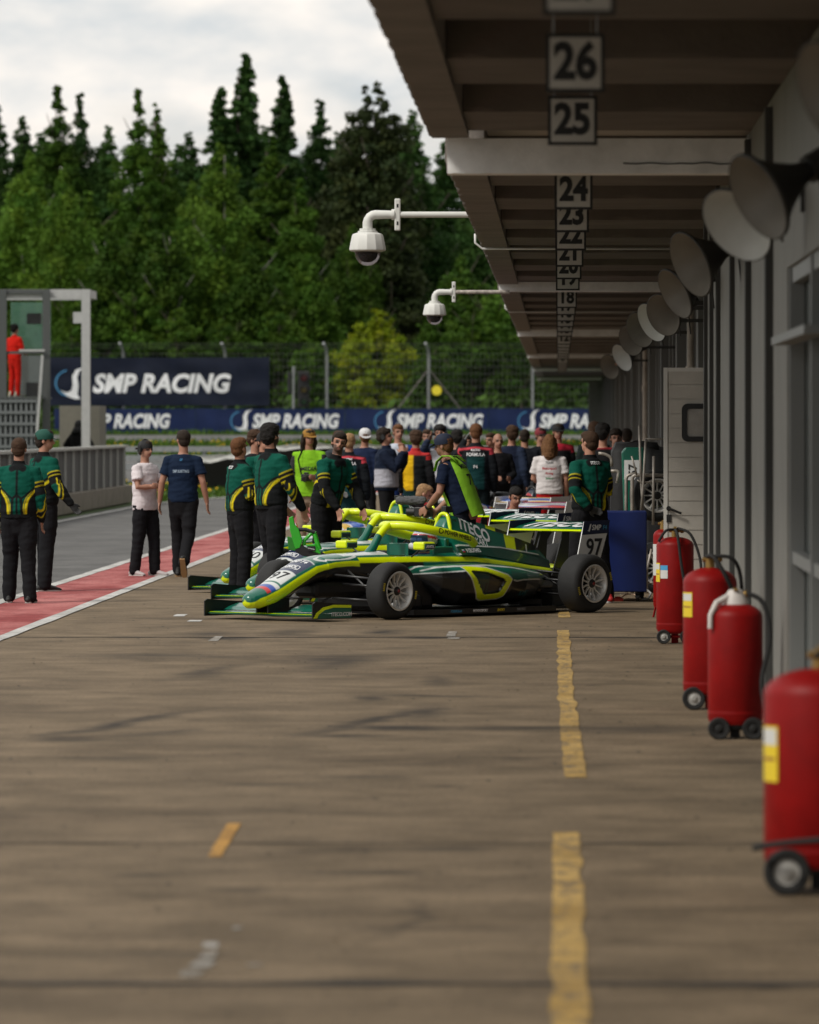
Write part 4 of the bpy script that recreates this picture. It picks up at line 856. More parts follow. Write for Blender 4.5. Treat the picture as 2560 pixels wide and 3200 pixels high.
ST = np.array([  # x, z top, z bottom, half width
    (1.205, .215, .165, .02), (1.19, .24, .135, .055), (1.15, .262, .115, .085), (1.05, .30, .115, .125), (.90, .355, .15, .155), (.67, .475, .24, .18), (.44, .572, .33, .20), (.2, .60, .37, .215), (0, .612, .36, .225),
    (-.3, .622, .28, .25), (-.6, .632, .16, .30), (-1.0, .635, .11, .33), (-1.4, .645, .10, .345), (-1.8, .63, .10, .33), (-2.2, .565, .10, .27), (-2.6, .49, .12, .19), (-2.95, .43, .15, .12), (-3.12, .38, .2, .06)])[::-1]
def prof(x, k): return np.interp(x, ST[:, 0], ST[:, k])
def sd_poly(px, pz, poly):
    """signed distance to polygon (negative inside), numpy arrays"""
    d = np.full(px.shape, 1e9); ins = np.zeros(px.shape, bool); n = len(poly)
    for i in range(n):
        ax, az = poly[i]; bx, bz = poly[(i + 1) % n]; ex, ez = bx - ax, bz - az; wx, wz = px - ax, pz - az
        t = np.clip((wx * ex + wz * ez) / (ex * ex + ez * ez), 0, 1); d = np.minimum(d, np.hypot(wx - ex * t, wz - ez * t))
        c = ((az <= pz) & (bz > pz)) | ((bz <= pz) & (az > pz)); xx = ax + (pz - az) / (ez if abs(ez) > 1e-9 else 1e-9) * ex; ins ^= c & (px < xx)
    return np.where(ins, -d, d)
def sd_line(px, pz, pts):
    d = np.full(px.shape, 1e9)
    for (ax, az), (bx, bz) in zip(pts[:-1], pts[1:]):
        ex, ez = bx - ax, bz - az; wx, wz = px - ax, pz - az; t = np.clip((wx * ex + wz * ez) / (ex * ex + ez * ez), 0, 1); d = np.minimum(d, np.hypot(wx - ex * t, wz - ez * t))
    return d
def resamp(r, n):
    c = np.vstack([r, r[:1]]); s = np.concatenate([[0], np.cumsum(np.hypot(*np.diff(c, axis=0).T))]); u = np.linspace(0, s[-1], n, endpoint=False)
    return np.column_stack([np.interp(u, s, c[:, 0]), np.interp(u, s, c[:, 1])])
def soft(colf, x, y, z):
    return sum(colf(x + a, y, z + b) for a, b in ((0, 0), (.003, .001), (-.003, -.001), (.001, -.003), (-.001, .003), (.002, .002), (-.002, -.002))) / 7
def ringmesh(name, xs, ring, m, colf, cap=True, smooth=True, nr=230):
    """ring(x) -> (n,2) array of (y,z); colours from colf(x,y,z)"""
    V = []; n = None
    for x in xs: r = resamp(ring(x), nr); n = len(r); V.append(np.column_stack([np.full(n, x), r]))
    V = np.concatenate(V); k = len(xs); f = [(i * n + j, (i + 1) * n + j, (i + 1) * n + (j + 1) % n, i * n + (j + 1) % n) for i in range(k - 1) for j in range(n)]
    if cap: f += [tuple(range(n)), tuple((k - 1) * n + j for j in range(n))[::-1]]
    me = bpy.data.meshes.new(name); me.from_pydata(V.tolist(), [], f); me.materials.append(m)
    if smooth: me.shade_smooth()
    if colf is not None: paint(me, soft(colf, V[:, 0], V[:, 1], V[:, 2]))
    bm = bmesh.new(); bm.from_mesh(me); bmesh.ops.recalc_face_normals(bm, faces=bm.faces); bm.to_mesh(me); bm.free(); return me
def sup(n, a0=0): t = np.linspace(0, 2 * np.pi, n, endpoint=False) + a0; return t
TH = sup(128)
def body_ring(x):
    zt, zb, w = prof(x, 1), prof(x, 2), prof(x, 3); zm = (zt + zb) / 2; h = (zt - zb) / 2
    e = 2 / (2.3 if x > .3 else 2.9); y = w * np.sign(np.cos(TH)) * np.abs(np.cos(TH)) ** e; z = zm + h * np.sign(np.sin(TH)) * np.abs(np.sin(TH)) ** e
    # cockpit opening
    c = min(1, max(0, (-.52 - x) / .22)) * min(1, max(0, (x + 1.42) / .05)); wy = .235
    up = z > zm
    k = np.clip((wy - np.abs(y)) / .022, 0, 1) * c; z = np.where(up, z * (1 - k) + k * np.minimum(z, .36), z)
    return np.column_stack([y, z])
def body_col(x, y, z):
    zt, zb = prof(x, 1), prof(x, 2); h = (z - (zt + zb) / 2) / ((zt - zb) / 2 + 1e-6); w = prof(x, 3)
    c = np.tile(G_, (len(x), 1)); yn = np.abs(y) / (w + 1e-6)
    fr = x > .05
    band_hi = np.interp(x, [-.1, .9, 1.1, 1.2], [.50, .36, .18, -.35]); band_lo = np.interp(x, [-.1, .35, .7, .85, 1.0], [.12, 0, -.38, -.75, -1.2])
    nose = x > -.1
    c[nose & (h > .45) & (x < .93) & (x > .885)] = W_; c[nose & (h > .45) & (x < .985) & (x >= .93)] = B_; c[nose & (h > .45) & (x < 1.03) & (x >= .985)] = R_
    num = nose & (h > .62) & (x < .865) & (x > .69); c[num] = W_; c[nose & (h > .62) & (x <= .685) & (x > .455)] = NV_
    edge = nose & (h > .60) & (((np.abs(x - .455) < .006)) | (np.abs(x - .69) < .006)); c[edge] = W_
    sw = (np.abs(np.hypot((x - .12) / .30, (yn - .55) / .42) - .85) < .09) & (x < .4) & (h > .6) & nose; c[sw] = W_
    c[(x < .05) & (x > -.62) & (h > .86) & (yn < .82)] = W_ ; c[(x < -.02) & (x > -.5) & (yn < .30) & (h > .5)] = G_
    c[nose & (h < band_hi) & (h > band_lo)] = LM_; c[nose & (h <= band_lo)] = K_
    rear = x <= -.1
    zb1 = np.interp(x, [-3.1, -2.6, -1.6, -.9, -.1], [.37, .42, .515, .525, .525]); zb2 = zb1 + np.interp(x, [-2.6, -.6], [.038, .052])
    c[rear & (z < zb1)] = K_; c[rear & (z < zb1) & (x < -.9) & (z > .40)] = G_; c[rear & (z >= zb1) & (z <= zb2)] = LM_
    inside = (x < -.56) & (x > -1.41) & (np.abs(y) < .225) & (z < zt - .02) & (z > zb + .06); c[inside] = K_
    c[(x > -1.41) & (x < -.55) & (z > zt - .022) & (np.abs(y) > .19) & (np.abs(y) < .26)] = W_
    return c
body_xs = np.concatenate([np.linspace(1.205, 1.15, 9), np.arange(1.14, -3.1, -.007)])
body_me = ringmesh('body', body_xs, body_ring, M_body, body_col)
# side pods
PX = [-.62, -.8, -.95, -1.15, -1.4, -1.8, -2.1, -2.4, -2.62, -2.75]
def pod_ring_s(s):
    def ring(x):
        yo = np.interp(x, PX[::-1], [.24, .28, .44, .55, .635, .66, .655, .61, .53, .36][::1]); 
        yo = np.interp(x, PX[::-1], [.22, .30, .46, .575, .645, .66, .64, .52, .36, .27]); zt = np.interp(x, PX[::-1], [.34, .385, .42, .455, .485, .505, .50, .49, .49, .50]); zb = np.interp(x, PX[::-1], [.28, .22, .13, .10, .09, .09, .10, .2, .33, .42])
        t = sup(96); ci, si = np.cos(t), np.sin(t); e = 2 / 3.2; ym = (yo + .12) / 2; hw = (yo - .12) / 2
        y = ym + hw * np.sign(ci) * np.abs(ci) ** e; z = (zt + zb) / 2 + (zt - zb) / 2 * np.sign(si) * np.abs(si) ** e
        # undercut: lower half pulls in
        f = np.clip((.36 - z) / .3, 0, 1); y = np.where(ci > 0, y - f * .10 * np.clip((-.75 - x) / .3, 0, 1), y)
        # recess the air outlet
        d = sd_poly(np.full(y.shape, x), z, POLI); y = np.where((ci > 0) & (d < 0), y - np.clip(-d / .02, 0, 1) * .035, y)
        return np.column_stack([y * s, z])
    return ring
POLO = [(-1.15, .475), (-1.22, .482), (-1.46, .462), (-1.74, .385), (-1.80, .34), (-1.73, .185), (-1.66, .16), (-1.42, .148), (-1.36, .17)]
POLI = [(-1.235, .43), (-1.27, .437), (-1.45, .42), (-1.68, .355), (-1.725, .325), (-1.67, .225), (-1.63, .21), (-1.46, .20), (-1.42, .215)]
def pod_col(x, y, z):
    c = np.tile(G_, (len(x), 1)); ay = np.abs(y); out = ay > .3
    line = np.interp(x, [-2.7, -2.3, -2.02, -1.9, -1.78, -1.2, -.9, -.62], [.32, .333, .335, .325, .345, .44, .42, .40])
    c[out & (z < line)] = K_; c[out & (np.abs(z - line) < .006) & ((x < -1.83) | (x > -1.2))] = W_
    for pts in ([(-.8, .44), (-.92, .472), (-1.1, .482), (-1.5, .485), (-1.9, .455), (-2.3, .40), (-2.6, .375)], [(-.68, .44), (-.76, .475), (-.85, .49)]):
        c[out & (sd_line(x, z, pts) < .0065) & (z > .3)] = W_
    d = sd_poly(x, z, POLO); di = sd_poly(x, z, POLI)
    c[out & (d < .010) & (d > 0)] = W_; c[out & (d <= 0)] = LM_; c[out & (di < 0)] = DG_; c[out & (di < 0) & (z < .30 + (x + 1.4) * -.2) & (np.sin(x * 110) > 0)] = K_; c[out & (di < 0) & (x < -1.5)] = K_ * .8
    c[z < .115] = K_; return c
pod_xs = np.arange(-.62, -2.75, -.007)
pod_l = ringmesh('side_pod', pod_xs, pod_ring_s(1), M_body, pod_col); pod_r = ringmesh('side_pod', pod_xs, pod_ring_s(-1), M_body, pod_col)
# engine cover with fin
def cov_ring(x):
    zt = np.interp(x, [-3.0, -2.8, -2.5, -2.2, -1.9, -1.62, -1.52], [.50, .655, .735, .80, .875, .955, .965]); wb = np.interp(x, [-3.0, -2.6, -2.0, -1.6, -1.44], [.05, .14, .25, .30, .31]); wt = np.interp(x, [-3.0, -2.4, -1.9, -1.52], [.01, .014, .035, .06])
    zb = np.interp(x, [-3.0, -2.2, -1.8, -1.4], [.42, .52, .57, .58]); zm = np.interp(x, [-3.0, -2.6, -2.0, -1.5], [.50, .56, .66, .70])
    wm = wb * np.interp(x, [-3, -2.4, -1.5], [.5, .5, .62])
    k = 14; up = lambda a, b, n: np.linspace(a, b, n, endpoint=False)
    L = [(wb, zb), (wm, zm), (wt, zt - .02), (wt * .6, zt), (-wt * .6, zt), (-wt, zt - .02), (-wm, zm), (-wb, zb)]; cnt = [22, 30, 3, 6, 3, 30, 22, 10]; r = []
    for (a, b), n_ in zip(zip(L, L[1:] + L[:1]), cnt): t = np.linspace(0, 1, n_, endpoint=False); r.append(np.column_stack([a[0] + (b[0] - a[0]) * t, a[1] + (b[1] - a[1]) * t]))
    r = np.concatenate(r)
    if x > -1.56: f = (x + 1.56) / .12; r[:, 1] = np.where(r[:, 1] > .66, .66 + (r[:, 1] - .66) * (1 - .35 * f ** 2), r[:, 1])
    return r
def cov_col(x, y, z):
    c = np.tile(G_, (len(x), 1)); q = x + (z - .7) * .35
    c[(q < -2.33) & (q > -2.50) & (z > .60)] = LM_; c[(q <= -2.50) & (z > .6)] = K_; c[(np.abs(q + 2.68) < .01) & (z < .66)] = W_
    low = z < np.interp(x, [-2.9, -2.2, -1.4], [.55, .64, .67]); c[low & (np.abs(y) > .03)] = DG_
    e = np.abs(z - np.interp(x, [-2.9, -2.2, -1.5, -1.4], [.55, .64, .675, .66])) < .006; c[e & (np.abs(y) > .03)] = W_; return c
cov_me = ringmesh('engine_cover', np.arange(-1.44, -3.0, -.008), cov_ring, M_body, cov_col, smooth=False); cov_me.shade_smooth(); cov_me.set_sharp_from_angle(angle=R(25))
bv_body, bv_pod, bv_cov = bvh_of(body_me), bvh_of(pod_l), bvh_of(cov_me)
LEFT = lambda x, z, y=1.2: frame((x, y, z), (-1, 0, 0), (0, 0, 1))      # text plane seen from the car's left side
def top_frame(x): a = Vector((0, 1, 0)); return frame((x, 0, 1.0), (0, -1, 0), (-1, 0, 0)) if False else frame((x, 0, 1.0), (0, 1, 0), (-1, 0, 0))
def wheel_geo(r, w):
    """tyre, rim and spokes round local y, outer face towards +y"""
    Mx = Matrix.Rotation(R(-90), 4, 'X'); g = Geo(); rr = .182
    g.lathe([(rr, -w / 2 + .02), (rr + .02, -w / 2), (r * .80, -w / 2 - .004), (r * .92, -w / 2 + .012), (r * .975, -w / 2 + .035), (r, -w / 2 + .07), (r, w / 2 - .07), (r * .975, w / 2 - .035), (r * .92, w / 2 - .012), (r * .80, w / 2 + .004), (rr + .02, w / 2), (rr, w / 2 - .02)], 72, Mx, True)
    ty = g.mesh('tyre', M_tyre, 50)
    g = Geo(); g.lathe([(rr + .002, w / 2 - .006), (rr + .006, w / 2 + .001), (rr - .006, w / 2 + .003), (rr - .016, w / 2 - .008), (rr - .022, w / 2 - .03), (rr - .03, w / 2 - .045), (rr - .03, -w / 2 + .03), (rr + .004, -w / 2 + .01)], 64, Mx)
    for k in range(12):
        a = 2 * math.pi * k / 12; b_ = a; d = Vector((math.cos(a), 0, math.sin(a))); n = Vector((-math.sin(a), 0, math.cos(a)))
        p0 = d * .035 + Vector((0, w / 2 - .035, 0)); p1 = d * .09 + Vector((0, w / 2 - .042, 0)); p2 = d * (rr - .018) + Vector((0, w / 2 - .022, 0))
        for (p, q, a0, a1) in ((p0, p1, .012, .007), (p1, p2, .007, .0085)):
            vs = []; 
            for (c_, hw) in ((p, a0), (q, a1)): vs += [c_ + n * hw, c_ - n * hw, c_ - n * hw - Vector((0, .02, 0)), c_ + n * hw - Vector((0, .02, 0))]
            g.add(vs, [(0, 1, 5, 4), (1, 2, 6, 5), (2, 3, 7, 6), (3, 0, 4, 7)])
    rim = g.mesh('rim', M_rim, 40)
    g = Geo(); g.lathe([(.001, w / 2 - .012), (.02, w / 2 - .012), (.024, w / 2 - .022), (.04, w / 2 - .028), (.045, w / 2 - .04), (.045, w / 2 - .1), (.12, w / 2 - .12), (.125, w / 2 - .16), (.001, w / 2 - .16)], 28, Mx); hub = g.mesh('hub', mat('hub_dark', (.03, .028, .028), .5, .3), 40)
    g = Geo(); g.lathe([(.001, w / 2 - .004), (.012, w / 2 - .004), (.018, w / 2 - .012), (.001, w / 2 - .013)], 6, Mx); nut = g.mesh('wheel_nut', mat('nut_red', (.22, .015, .015), .4))
    g = Geo()
    for a0 in (20, 200):
        for k in range(5):
            a = R(a0 + k * 4); d = Vector((math.cos(a), 0, math.sin(a))); n = Vector((-math.sin(a), 0, math.cos(a))); c = d * (r * .84) + Vector((0, w / 2 + .0055, 0))
            g.add([c + n * .006 + d * .013, c - n * .006 + d * .013, c - n * .006 - d * .013, c + n * .006 - d * .013], [(0, 1, 2, 3)])
    mk = g.mesh('tyre_marking', mat('tyre_yellow', (.5, .40, .03), .6)); return ty, rim, hub, nut, mk
WF, WR_ = wheel_geo(.272, .215), wheel_geo(.287, .265)
def mobj(name, me, parent): o = bpy.data.objects.new(name, me); C.objects.link(o); o.parent = parent; return o
def add_wheel(car, x, y, r, geo, side, steer=0):
    h = mobj('wheel', geo[2], car); h.location = (x, y, r); h.rotation_euler = (0, random.uniform(0, 1), (0 if side > 0 else math.pi) + R(steer))
    for nm, me in zip(('tyre', 'rim', 'wheel_nut', 'tyre_marking'), (geo[0], geo[1], geo[3], geo[4])): mobj(nm, me, h)
def lathe_tube(name, pts, rad, m, car, seg=14, side=None):
    pts = [Vector(p) for p in pts]; sm = []; rs = []
    rad = rad if isinstance(rad, list) else [rad] * len(pts)
    for i in range(len(pts) - 1):
        p0, p1, p2, p3 = pts[max(i - 1, 0)], pts[i], pts[i + 1], pts[min(i + 2, len(pts) - 1)]
        for q in range(6): u = q / 6; sm.append(.5 * ((2 * p1) + (p2 - p0) * u + (2 * p0 - 5 * p1 + 4 * p2 - p3) * u * u + (3 * p1 - p0 - 3 * p2 + p3) * u ** 3)); rs.append(rad[i] * (1 - u) + rad[i + 1] * u)
    sm.append(pts[-1]); rs.append(rad[-1]); g = Geo(); g.tube(sm, rs, seg); return g.build(name, m, car, True)
CAR_ROT = math.atan2(-.739, -.674)
def make_car(loc, label, number, full=True, body_m=None):
    t = thing('racing_car', label, 'racing car', loc, CAR_ROT, 'green and lime single seat racing cars')
    body = mobj('body', body_me, t); cov = mobj('engine_cover', cov_me, t)
    for me in (pod_l, pod_r): mobj('side_pod', me, t)
    # floor and diffuser
    g = Geo(); g.prism([(-.28, .42), (-.45, .60), (-.75, .70), (-2.35, .70), (-2.5, .5), (-3.05, .42), (-3.05, -.42), (-2.5, -.5), (-2.35, -.70), (-.75, -.70), (-.45, -.60), (-.28, -.42)], .035, .06)
    g.prism([(-.28, .43), (-.45, .61), (-.75, .71), (-2.35, .71), (-2.35, .69), (-.76, .69), (-.47, .59), (-.29, .41)], .028, .078); fl = g.build('floor', M_carbon, t)
    g = Geo(); g.box(-3.1, -2.5, -.12, .12, .12, .38); g.box(-3.22, -3.08, -.05, .05, .2, .34)
    for y in (-.3, -.15, .15, .3): g.box(-3.1, -2.75, y - .005, y + .005, .04, .22)
    g.build('gearbox', M_carbon, t, bevel=.02)
    g = Geo(); g.box(-.75, -.2, -.46, .46, .06, .22); g.box(-1.0, -.6, -.36, .36, .06, .40); g.box(-.5, .42, -.15, .15, .20, .36); g.build('lower_chassis', M_carbon, t, bevel=.05)
    # front wing
    def foil(x0, x1, y0, y1, z, th, up, name, m):
        g = Geo(); xs = [x0, x0 - .02, x0 + (x1 - x0) * .35, x1]; zz = [z, z + th * .5, z + th + up * .3, z + th * .4 + up]; zl = [z, z - th * .5, z - th * .3 + up * .25, z + th * .2 + up]
        pr = [(x0, z)] + list(zip(xs[1:], zz[1:])) + list(zip(xs[:0:-1], zl[:0:-1])); k = len(pr); vs = [(x, y, z_) for y in (y0, y1) for x, z_ in pr]
        g.add(vs, [tuple(range(k)), tuple(range(k, 2 * k))[::-1]] + [(i, (i + 1) % k, k + (i + 1) % k, k + i) for i in range(k)]); return g.build(name, m, t)
    w = foil(1.0, .74, -.71, .71, .055, .02, .01, 'front_wing', M_green); foil(.80, .60, .16, .71, .085, .012, .055, 'front_flap', M_green); foil(.80, .60, -.71, -.16, .085, .012, .055, 'front_flap', M_green)
    foil(.995, .955, -.705, .705, .0665, .004, .002, 'wing_edge', M_lime)
    for s in (-1, 1):
        g = Geo(); g.prism([(1.035, .028), (1.035, .17), (1.0, .19), (.52, .155), (.52, .028)], .715 * s, .728 * s, Matrix.Rotation(R(90), 4, 'X') @ Matrix.Diagonal((1, 1, -1, 1)))
        ep = g.build('front_endplate', M_carbon, t)
        if s > 0:
            g = Geo(); Mx = Matrix.Rotation(R(90), 4, 'X') @ Matrix.Diagonal((1, 1, -1, 1))
            arc_o = [(1.025, .035), (.99, .085), (.90, .135), (.76, .158), (.525, .150)]; arc_i = [(.525, .125), (.76, .132), (.88, .11), (.955, .07), (.98, .035)]
            g.prism(arc_o + arc_i, .7285, .7305, Mx); g.build('lime_band', M_lime, ep)
            g = Geo(); g.prism([(.525, .032), (.525, .123), (.76, .13), (.88, .108), (.953, .068), (.975, .032)], .7285, .730, Mx); g.build('green_field', M_green, ep)
            put_text('lettering', 'ITECO.COM', .05, frame((.655, .7315, .066), (-1, 0, 0), (0, 0, 1)), M_letter, ep, .0012)
        g = Geo(); g.box(.70, .98, s * .075 - .008, s * .075 + .008, .07, .21); g.build('wing_pylon', M_carbon, t)
        for yy in (s * .42,):
            me = text_mesh('ITECO', .115, .003, .25); me.transform(Matrix.Diagonal((1.6, 1, 1, 1))); me.transform(frame((.87, yy + (.1 if s < 0 else .1), .0805), (0, 1, 0), (-1, 0, .0))); me.materials.clear(); me.materials.append(M_letter); mobj('lettering', me, w)
    # halo
    hp = [(-.42, 0, .56), (-.52, 0, .665), (-.60, 0, .775), (-.69, 0, .845), (-.76, 0, .87)]
    lathe_tube('halo_pillar', hp[:3], [.062, .040, .036], M_green, t); 
    g = Geo()
    h = lathe_tube('halo', hp[2:] + [(-.80, .10, .872), (-.88, .22, .858), (-1.03, .315, .825), (-1.25, .345, .785), (-1.50, .33, .735), (-1.62, .29, .69)], [.036, .040, .042, .042, .042, .042, .042, .044, .046], M_lime, t)
    h2 = lathe_tube('halo_arm', [(-.76, 0, .87), (-.80, -.10, .872), (-.88, -.22, .858), (-1.03, -.315, .825), (-1.25, -.345, .785), (-1.50, -.33, .735), (-1.62, -.29, .69)], [.041, .042, .042, .042, .042, .044, .046], M_lime, t)
    bvh = bvh_of(h.data); me = text_mesh('POWER WHEELS', .062, .0012); xs = [v.co.x for v in me.vertices]; kk = .38 / (max(xs) - min(xs)); me.transform(Matrix.Diagonal((kk, 1, 1, 1)))
    ha = Vector((-1.12, .33, .81)); hb = Vector((-1.5, .33, .735)); ctr = (ha + hb) / 2; dd = (hb - ha).normalized()
    decal('lettering', me, frame((ctr.x, .6, ctr.z), (dd.x, 0, dd.z), (0, 0, 1)), bvh, M_numb, h, .003, .02)
    g = Geo(); g.lathe([(.020, 0), (.028, 0), (.028, .004), (.020, .004)], 20); em = g.mesh('e', M_numb); decal('emblem', em, frame((-1.08, .6, .82), (dd.x, 0, dd.z), (0, 0, 1)), bvh, M_numb, h, .003, .02)
    # roll hoop with airbox and camera
    lathe_tube('roll_hoop', [(-1.46, .135, .655), (-1.485, .11, .79), (-1.50, .07, .925), (-1.505, .03, .972), (-1.505, -.03, .972), (-1.50, -.07, .925), (-1.485, -.11, .79), (-1.46, -.135, .655)], .019, M_lime, t, 10)
    g = Geo(); g.box(-1.62, -1.535, -.075, .075, .74, .93); g.build('airbox', M_dkg, t, bevel=.02)
    g = Geo(); g.box(-1.60, -1.50, -.032, .032, .985, 1.05); g.cyl((-1.56, 0, .95), (-1.56, 0, .99), .014); g.build('onboard_camera', mat('red_cap', (.5, .02, .02), .4) if number == '9' else M_black, t, bevel=.008)
    # head rest, wheel, mirrors
    g = Geo(); g.box(-1.40, -1.12, .17, .232, .58, .665); g.box(-1.40, -1.12, -.232, -.17, .58, .665); g.box(-1.41, -1.35, -.17, .17, .58, .74); g.build('headrest', M_green, t, bevel=.015)
    g = Geo(); ar = [(-.84 - .06 * math.cos(a), .15 * math.sin(a)) for a in np.linspace(-1.3, 1.3, 9)]; ai = [(x - .022, y * .9) for x, y in ar][::-1]; g.prism(ar + ai, .58, .70); g.build('cockpit_surround', M_green, t, bevel=.008)
    for s in (-1, 1):
        g = Geo(); g.box(-.77, -.60, s * .52 - .075, s * .52 + .075, .645, .722); mr = g.build('mirror', M_lime, t, bevel=.018)
        g = Geo(); g.box(-.755, -.615, s * .52 - .079, s * .52 + .079, .650, .706); g.build('mirror_panel', M_green, mr, bevel=.006)
        g = Geo(); g.box(-.745, -.625, s * .52 - .081, s * .52 + .081, .656, .694); g.build('mirror_print', M_navy, mr, bevel=.003)
        g = Geo(); g.tube([(-.70, s * .45, .65), (-.71, s * .37, .60), (-.72, s * .32, .575)], .008, 8); g.build('mirror_stay', M_carbon, mr)
        if s > 0: put_text('lettering', 'AIMOL', .036, frame((-.685, .6025, .675), (-1, 0, 0), (0, 0, 1)), M_letter, mr, .0012, sx=1.0)
    # suspension
    for x, r, tw in ((0, .27, .66), (-2.75, .285, .62)):
        for s in (-1, 1):
            g = Geo(); yb = .20 if x == 0 else .12
            for (a, b_) in (((x + .22, s * yb, .42), (x, s * tw, .37)), ((x - .22, s * yb, .42), (x, s * tw, .37)), ((x + .24, s * yb, .20), (x, s * tw, .17)), ((x - .24, s * yb, .20), (x, s * tw, .17)), ((x + .05, s * yb, .47 if x == 0 else .4), (x + .02, s * (tw - .06), .19)), ((x + .1, s * yb, .33), (x + .08, s * tw, .31))): g.tube([a, b_], [.011, .011], 8, cap=True)
            g.build('suspension_arm', M_carbon if x else mat('satin_arm', (.05, .05, .052), .35, .3), t, True)
    add_wheel(t, 0, .745, .272, WF, 1, 2); add_wheel(t, 0, -.745, .272, WF, -1, 2); add_wheel(t, -2.75, .725, .287, WR_, 1); add_wheel(t, -2.75, -.725, .287, WR_, -1)
    # rear wing
    def rfoil(x0, x1, z, th, up, name, m, hw=.49): return foil(x0, x1, -hw, hw, z, th, up, name, m)
    rw = rfoil(-2.99, -3.33, .792, .022, .075, 'rear_wing', M_green); rfoil(-2.965, -3.0, .793, .016, .004, 'rear_wing_edge', M_lime); rfoil(-3.05, -3.25, .42, .012, .03, 'beam_wing', M_lime, .42)
    me = text_mesh('ITECO', .14, .004, .2); xs = [v.co.x for v in me.vertices]; me.transform(Matrix.Diagonal((.66 / (max(xs) - min(xs)), 1, 1, 1))); me.transform(frame((-3.10, .02, .865), (0, -1, 0), (1, 0, -.10)) if False else frame((-3.10, -.02, .8660), (0, 1, 0), (-1, 0, .11))); me.materials.clear(); me.materials.append(M_letter)
    bvw = bvh_of(rw.data); me2 = text_mesh('ITECO', .25, .009, .3); me2.transform(Matrix.Diagonal((1.15, 1, 1, 1))); decal('lettering', me2, frame((-3.155, .02, 1.1), (0, 1, 0), (-1, 0, 0)), bvw, M_letter, rw, .007, .03)
    for s in (-1, 1):
        Mx = Matrix.Rotation(R(90), 4, 'X') @ Matrix.Diagonal((1, 1, -1, 1))
        P4 = [(-2.99, .885), (-3.36, .895), (-3.34, .80), (-3.22, .50), (-2.88, .50)]
        g = Geo(); g.prism(P4, s * .492, s * .503, Mx); ep = g.build('rear_endplate', M_numw, t)
        for sg in (1, -1):
            y0, y1 = (s * .503, s * .506) if sg > 0 else (s * .489, s * .492)
            g = Geo(); g.prism([(-2.985, .887), (-3.365, .897), (-3.343, .77), (-2.953, .755)], y0 + .0002 * s * sg, y1, Mx); g.build('navy_panel', M_navy, ep)
        if s > 0:
            bve = bvh_of(ep.data)
            put_text('number', number, .235, frame((-3.13, .5085, .625), (-1, 0, 0), (0, 0, 1)), M_numb, ep, .004)
            put_text('lettering', 'SMP', .075, frame((-3.16, .5085, .825), (-1, 0, 0), (0, 0, 1)), M_letter, ep, .0015, .2)
            put_text('lettering', 'F4', .06, frame((-3.285, .5085, .825), (-1, 0, 0), (0, 0, 1)), mat('print_blue', (.05, .25, .45), .5), ep, .001, .2)
            g = Geo(); g.prism([(.0, -.04), (.02, .0), (.028, .04), (.012, .035), (.0, .01), (-.014, -.022), (-.03, -.028)], 0, .001, frame((-3.06, .5085, .825), (-1, 0, 0), (0, 0, 1))); g.build('emblem', M_letter, ep)
        g = Geo(); g.prism([(-2.9, .35), (-3.08, .82), (-3.16, .82), (-3.12, .3)], s * .14, s * .155, Mx); g.build('wing_support', M_carbon, t)
    g = Geo(); g.box(-3.26, -3.235, -.035, .035, .25, .33); g.build('rain_light', mat('rain_light_red', (.5, .01, .01), .3), t)
    # lettering on the bodywork
    def side_text(s, size, x, z, bv, m, par, bold=0, sh=0, fit=None, w=1.2, rot=0, nm='lettering'):
        me = text_mesh(s, size, bold, sh); 
        if fit: xs = [v.co.x for v in me.vertices]; me.transform(Matrix.Diagonal((fit / (max(xs) - min(xs)), 1, 1, 1)))
        d = Vector((-math.cos(R(rot)), 0, math.sin(R(rot)))); return decal(nm, me, frame((x, w, z), d, (0, 0, 1)), bv, m, par, .004, .03)
    side_text('И.ОВСИЕНКО', .05, -1.665, .618, bv_cov, M_letter, cov, .001, fit=.235, w=.6)
    side_text('ITECO', .17, -1.86, .81, bv_cov, M_letter, cov, .006, fit=.46, w=.6, rot=-19)
    side_text('KART', .09, -1.90, .695, bv_cov, M_letter, cov, .002, .2, fit=.20, w=.6, rot=-10)
    g = Geo(); g.add([(-.05, 0, 0), (-.02, .045, 0), (.0, .02, 0), (.03, .05, 0), (.045, 0, 0), (.01, -.05, 0)], [(0, 5, 4, 3, 2, 1)]); decal('emblem', g.mesh('e', M_letter), LEFT(-1.70, .70, .6), bv_cov, M_letter, cov, .004)
    for k, c_ in enumerate((W_, B_, R_)):
        decal('flag_band', rect_mesh(.034, .009), LEFT(-1.50, .628 - k * .009, .6), bv_cov, mat('flag%d' % k, tuple(c_), .5), cov, .004)
    for (s_, x, c_) in (('FORMULA4', -.93, mat('print_blue', (.05, .25, .45), .5)), ('MYWAYSPORT', -1.27, M_letter), ('SMOKY', -1.56, mat('print_yellow', (.65, .5, .03), .5)), ('RACING', -1.85, mat('print_grey', (.2, .2, .2), .5))):
        put_text('lettering', s_, .034, frame((x, .7112, .054), (-1, 0, 0), (0, 0, 1)), c_, fl, .001, .15, sx=.9)
    me = text_mesh('KART', .07, .001, .2); decal('lettering', me, LEFT(-2.08, .20, 1.2), bv_pod, mat('print_teal', (.02, .16, .20), .5), t, .004)
    up = lambda x: frame((x, 0.01, 1.2), (0, 1, 0), (-1, 0, 0))
    decal('number', text_mesh(number, .165, .001), up(.775) @ Matrix.Diagonal((1.25, 1, 1, 1)), bv_body, M_numb, body, .003)
    decal('lettering', text_mesh('SMP F4', .07, .0015, .15), up(.50), bv_body, M_letter, body, .003)
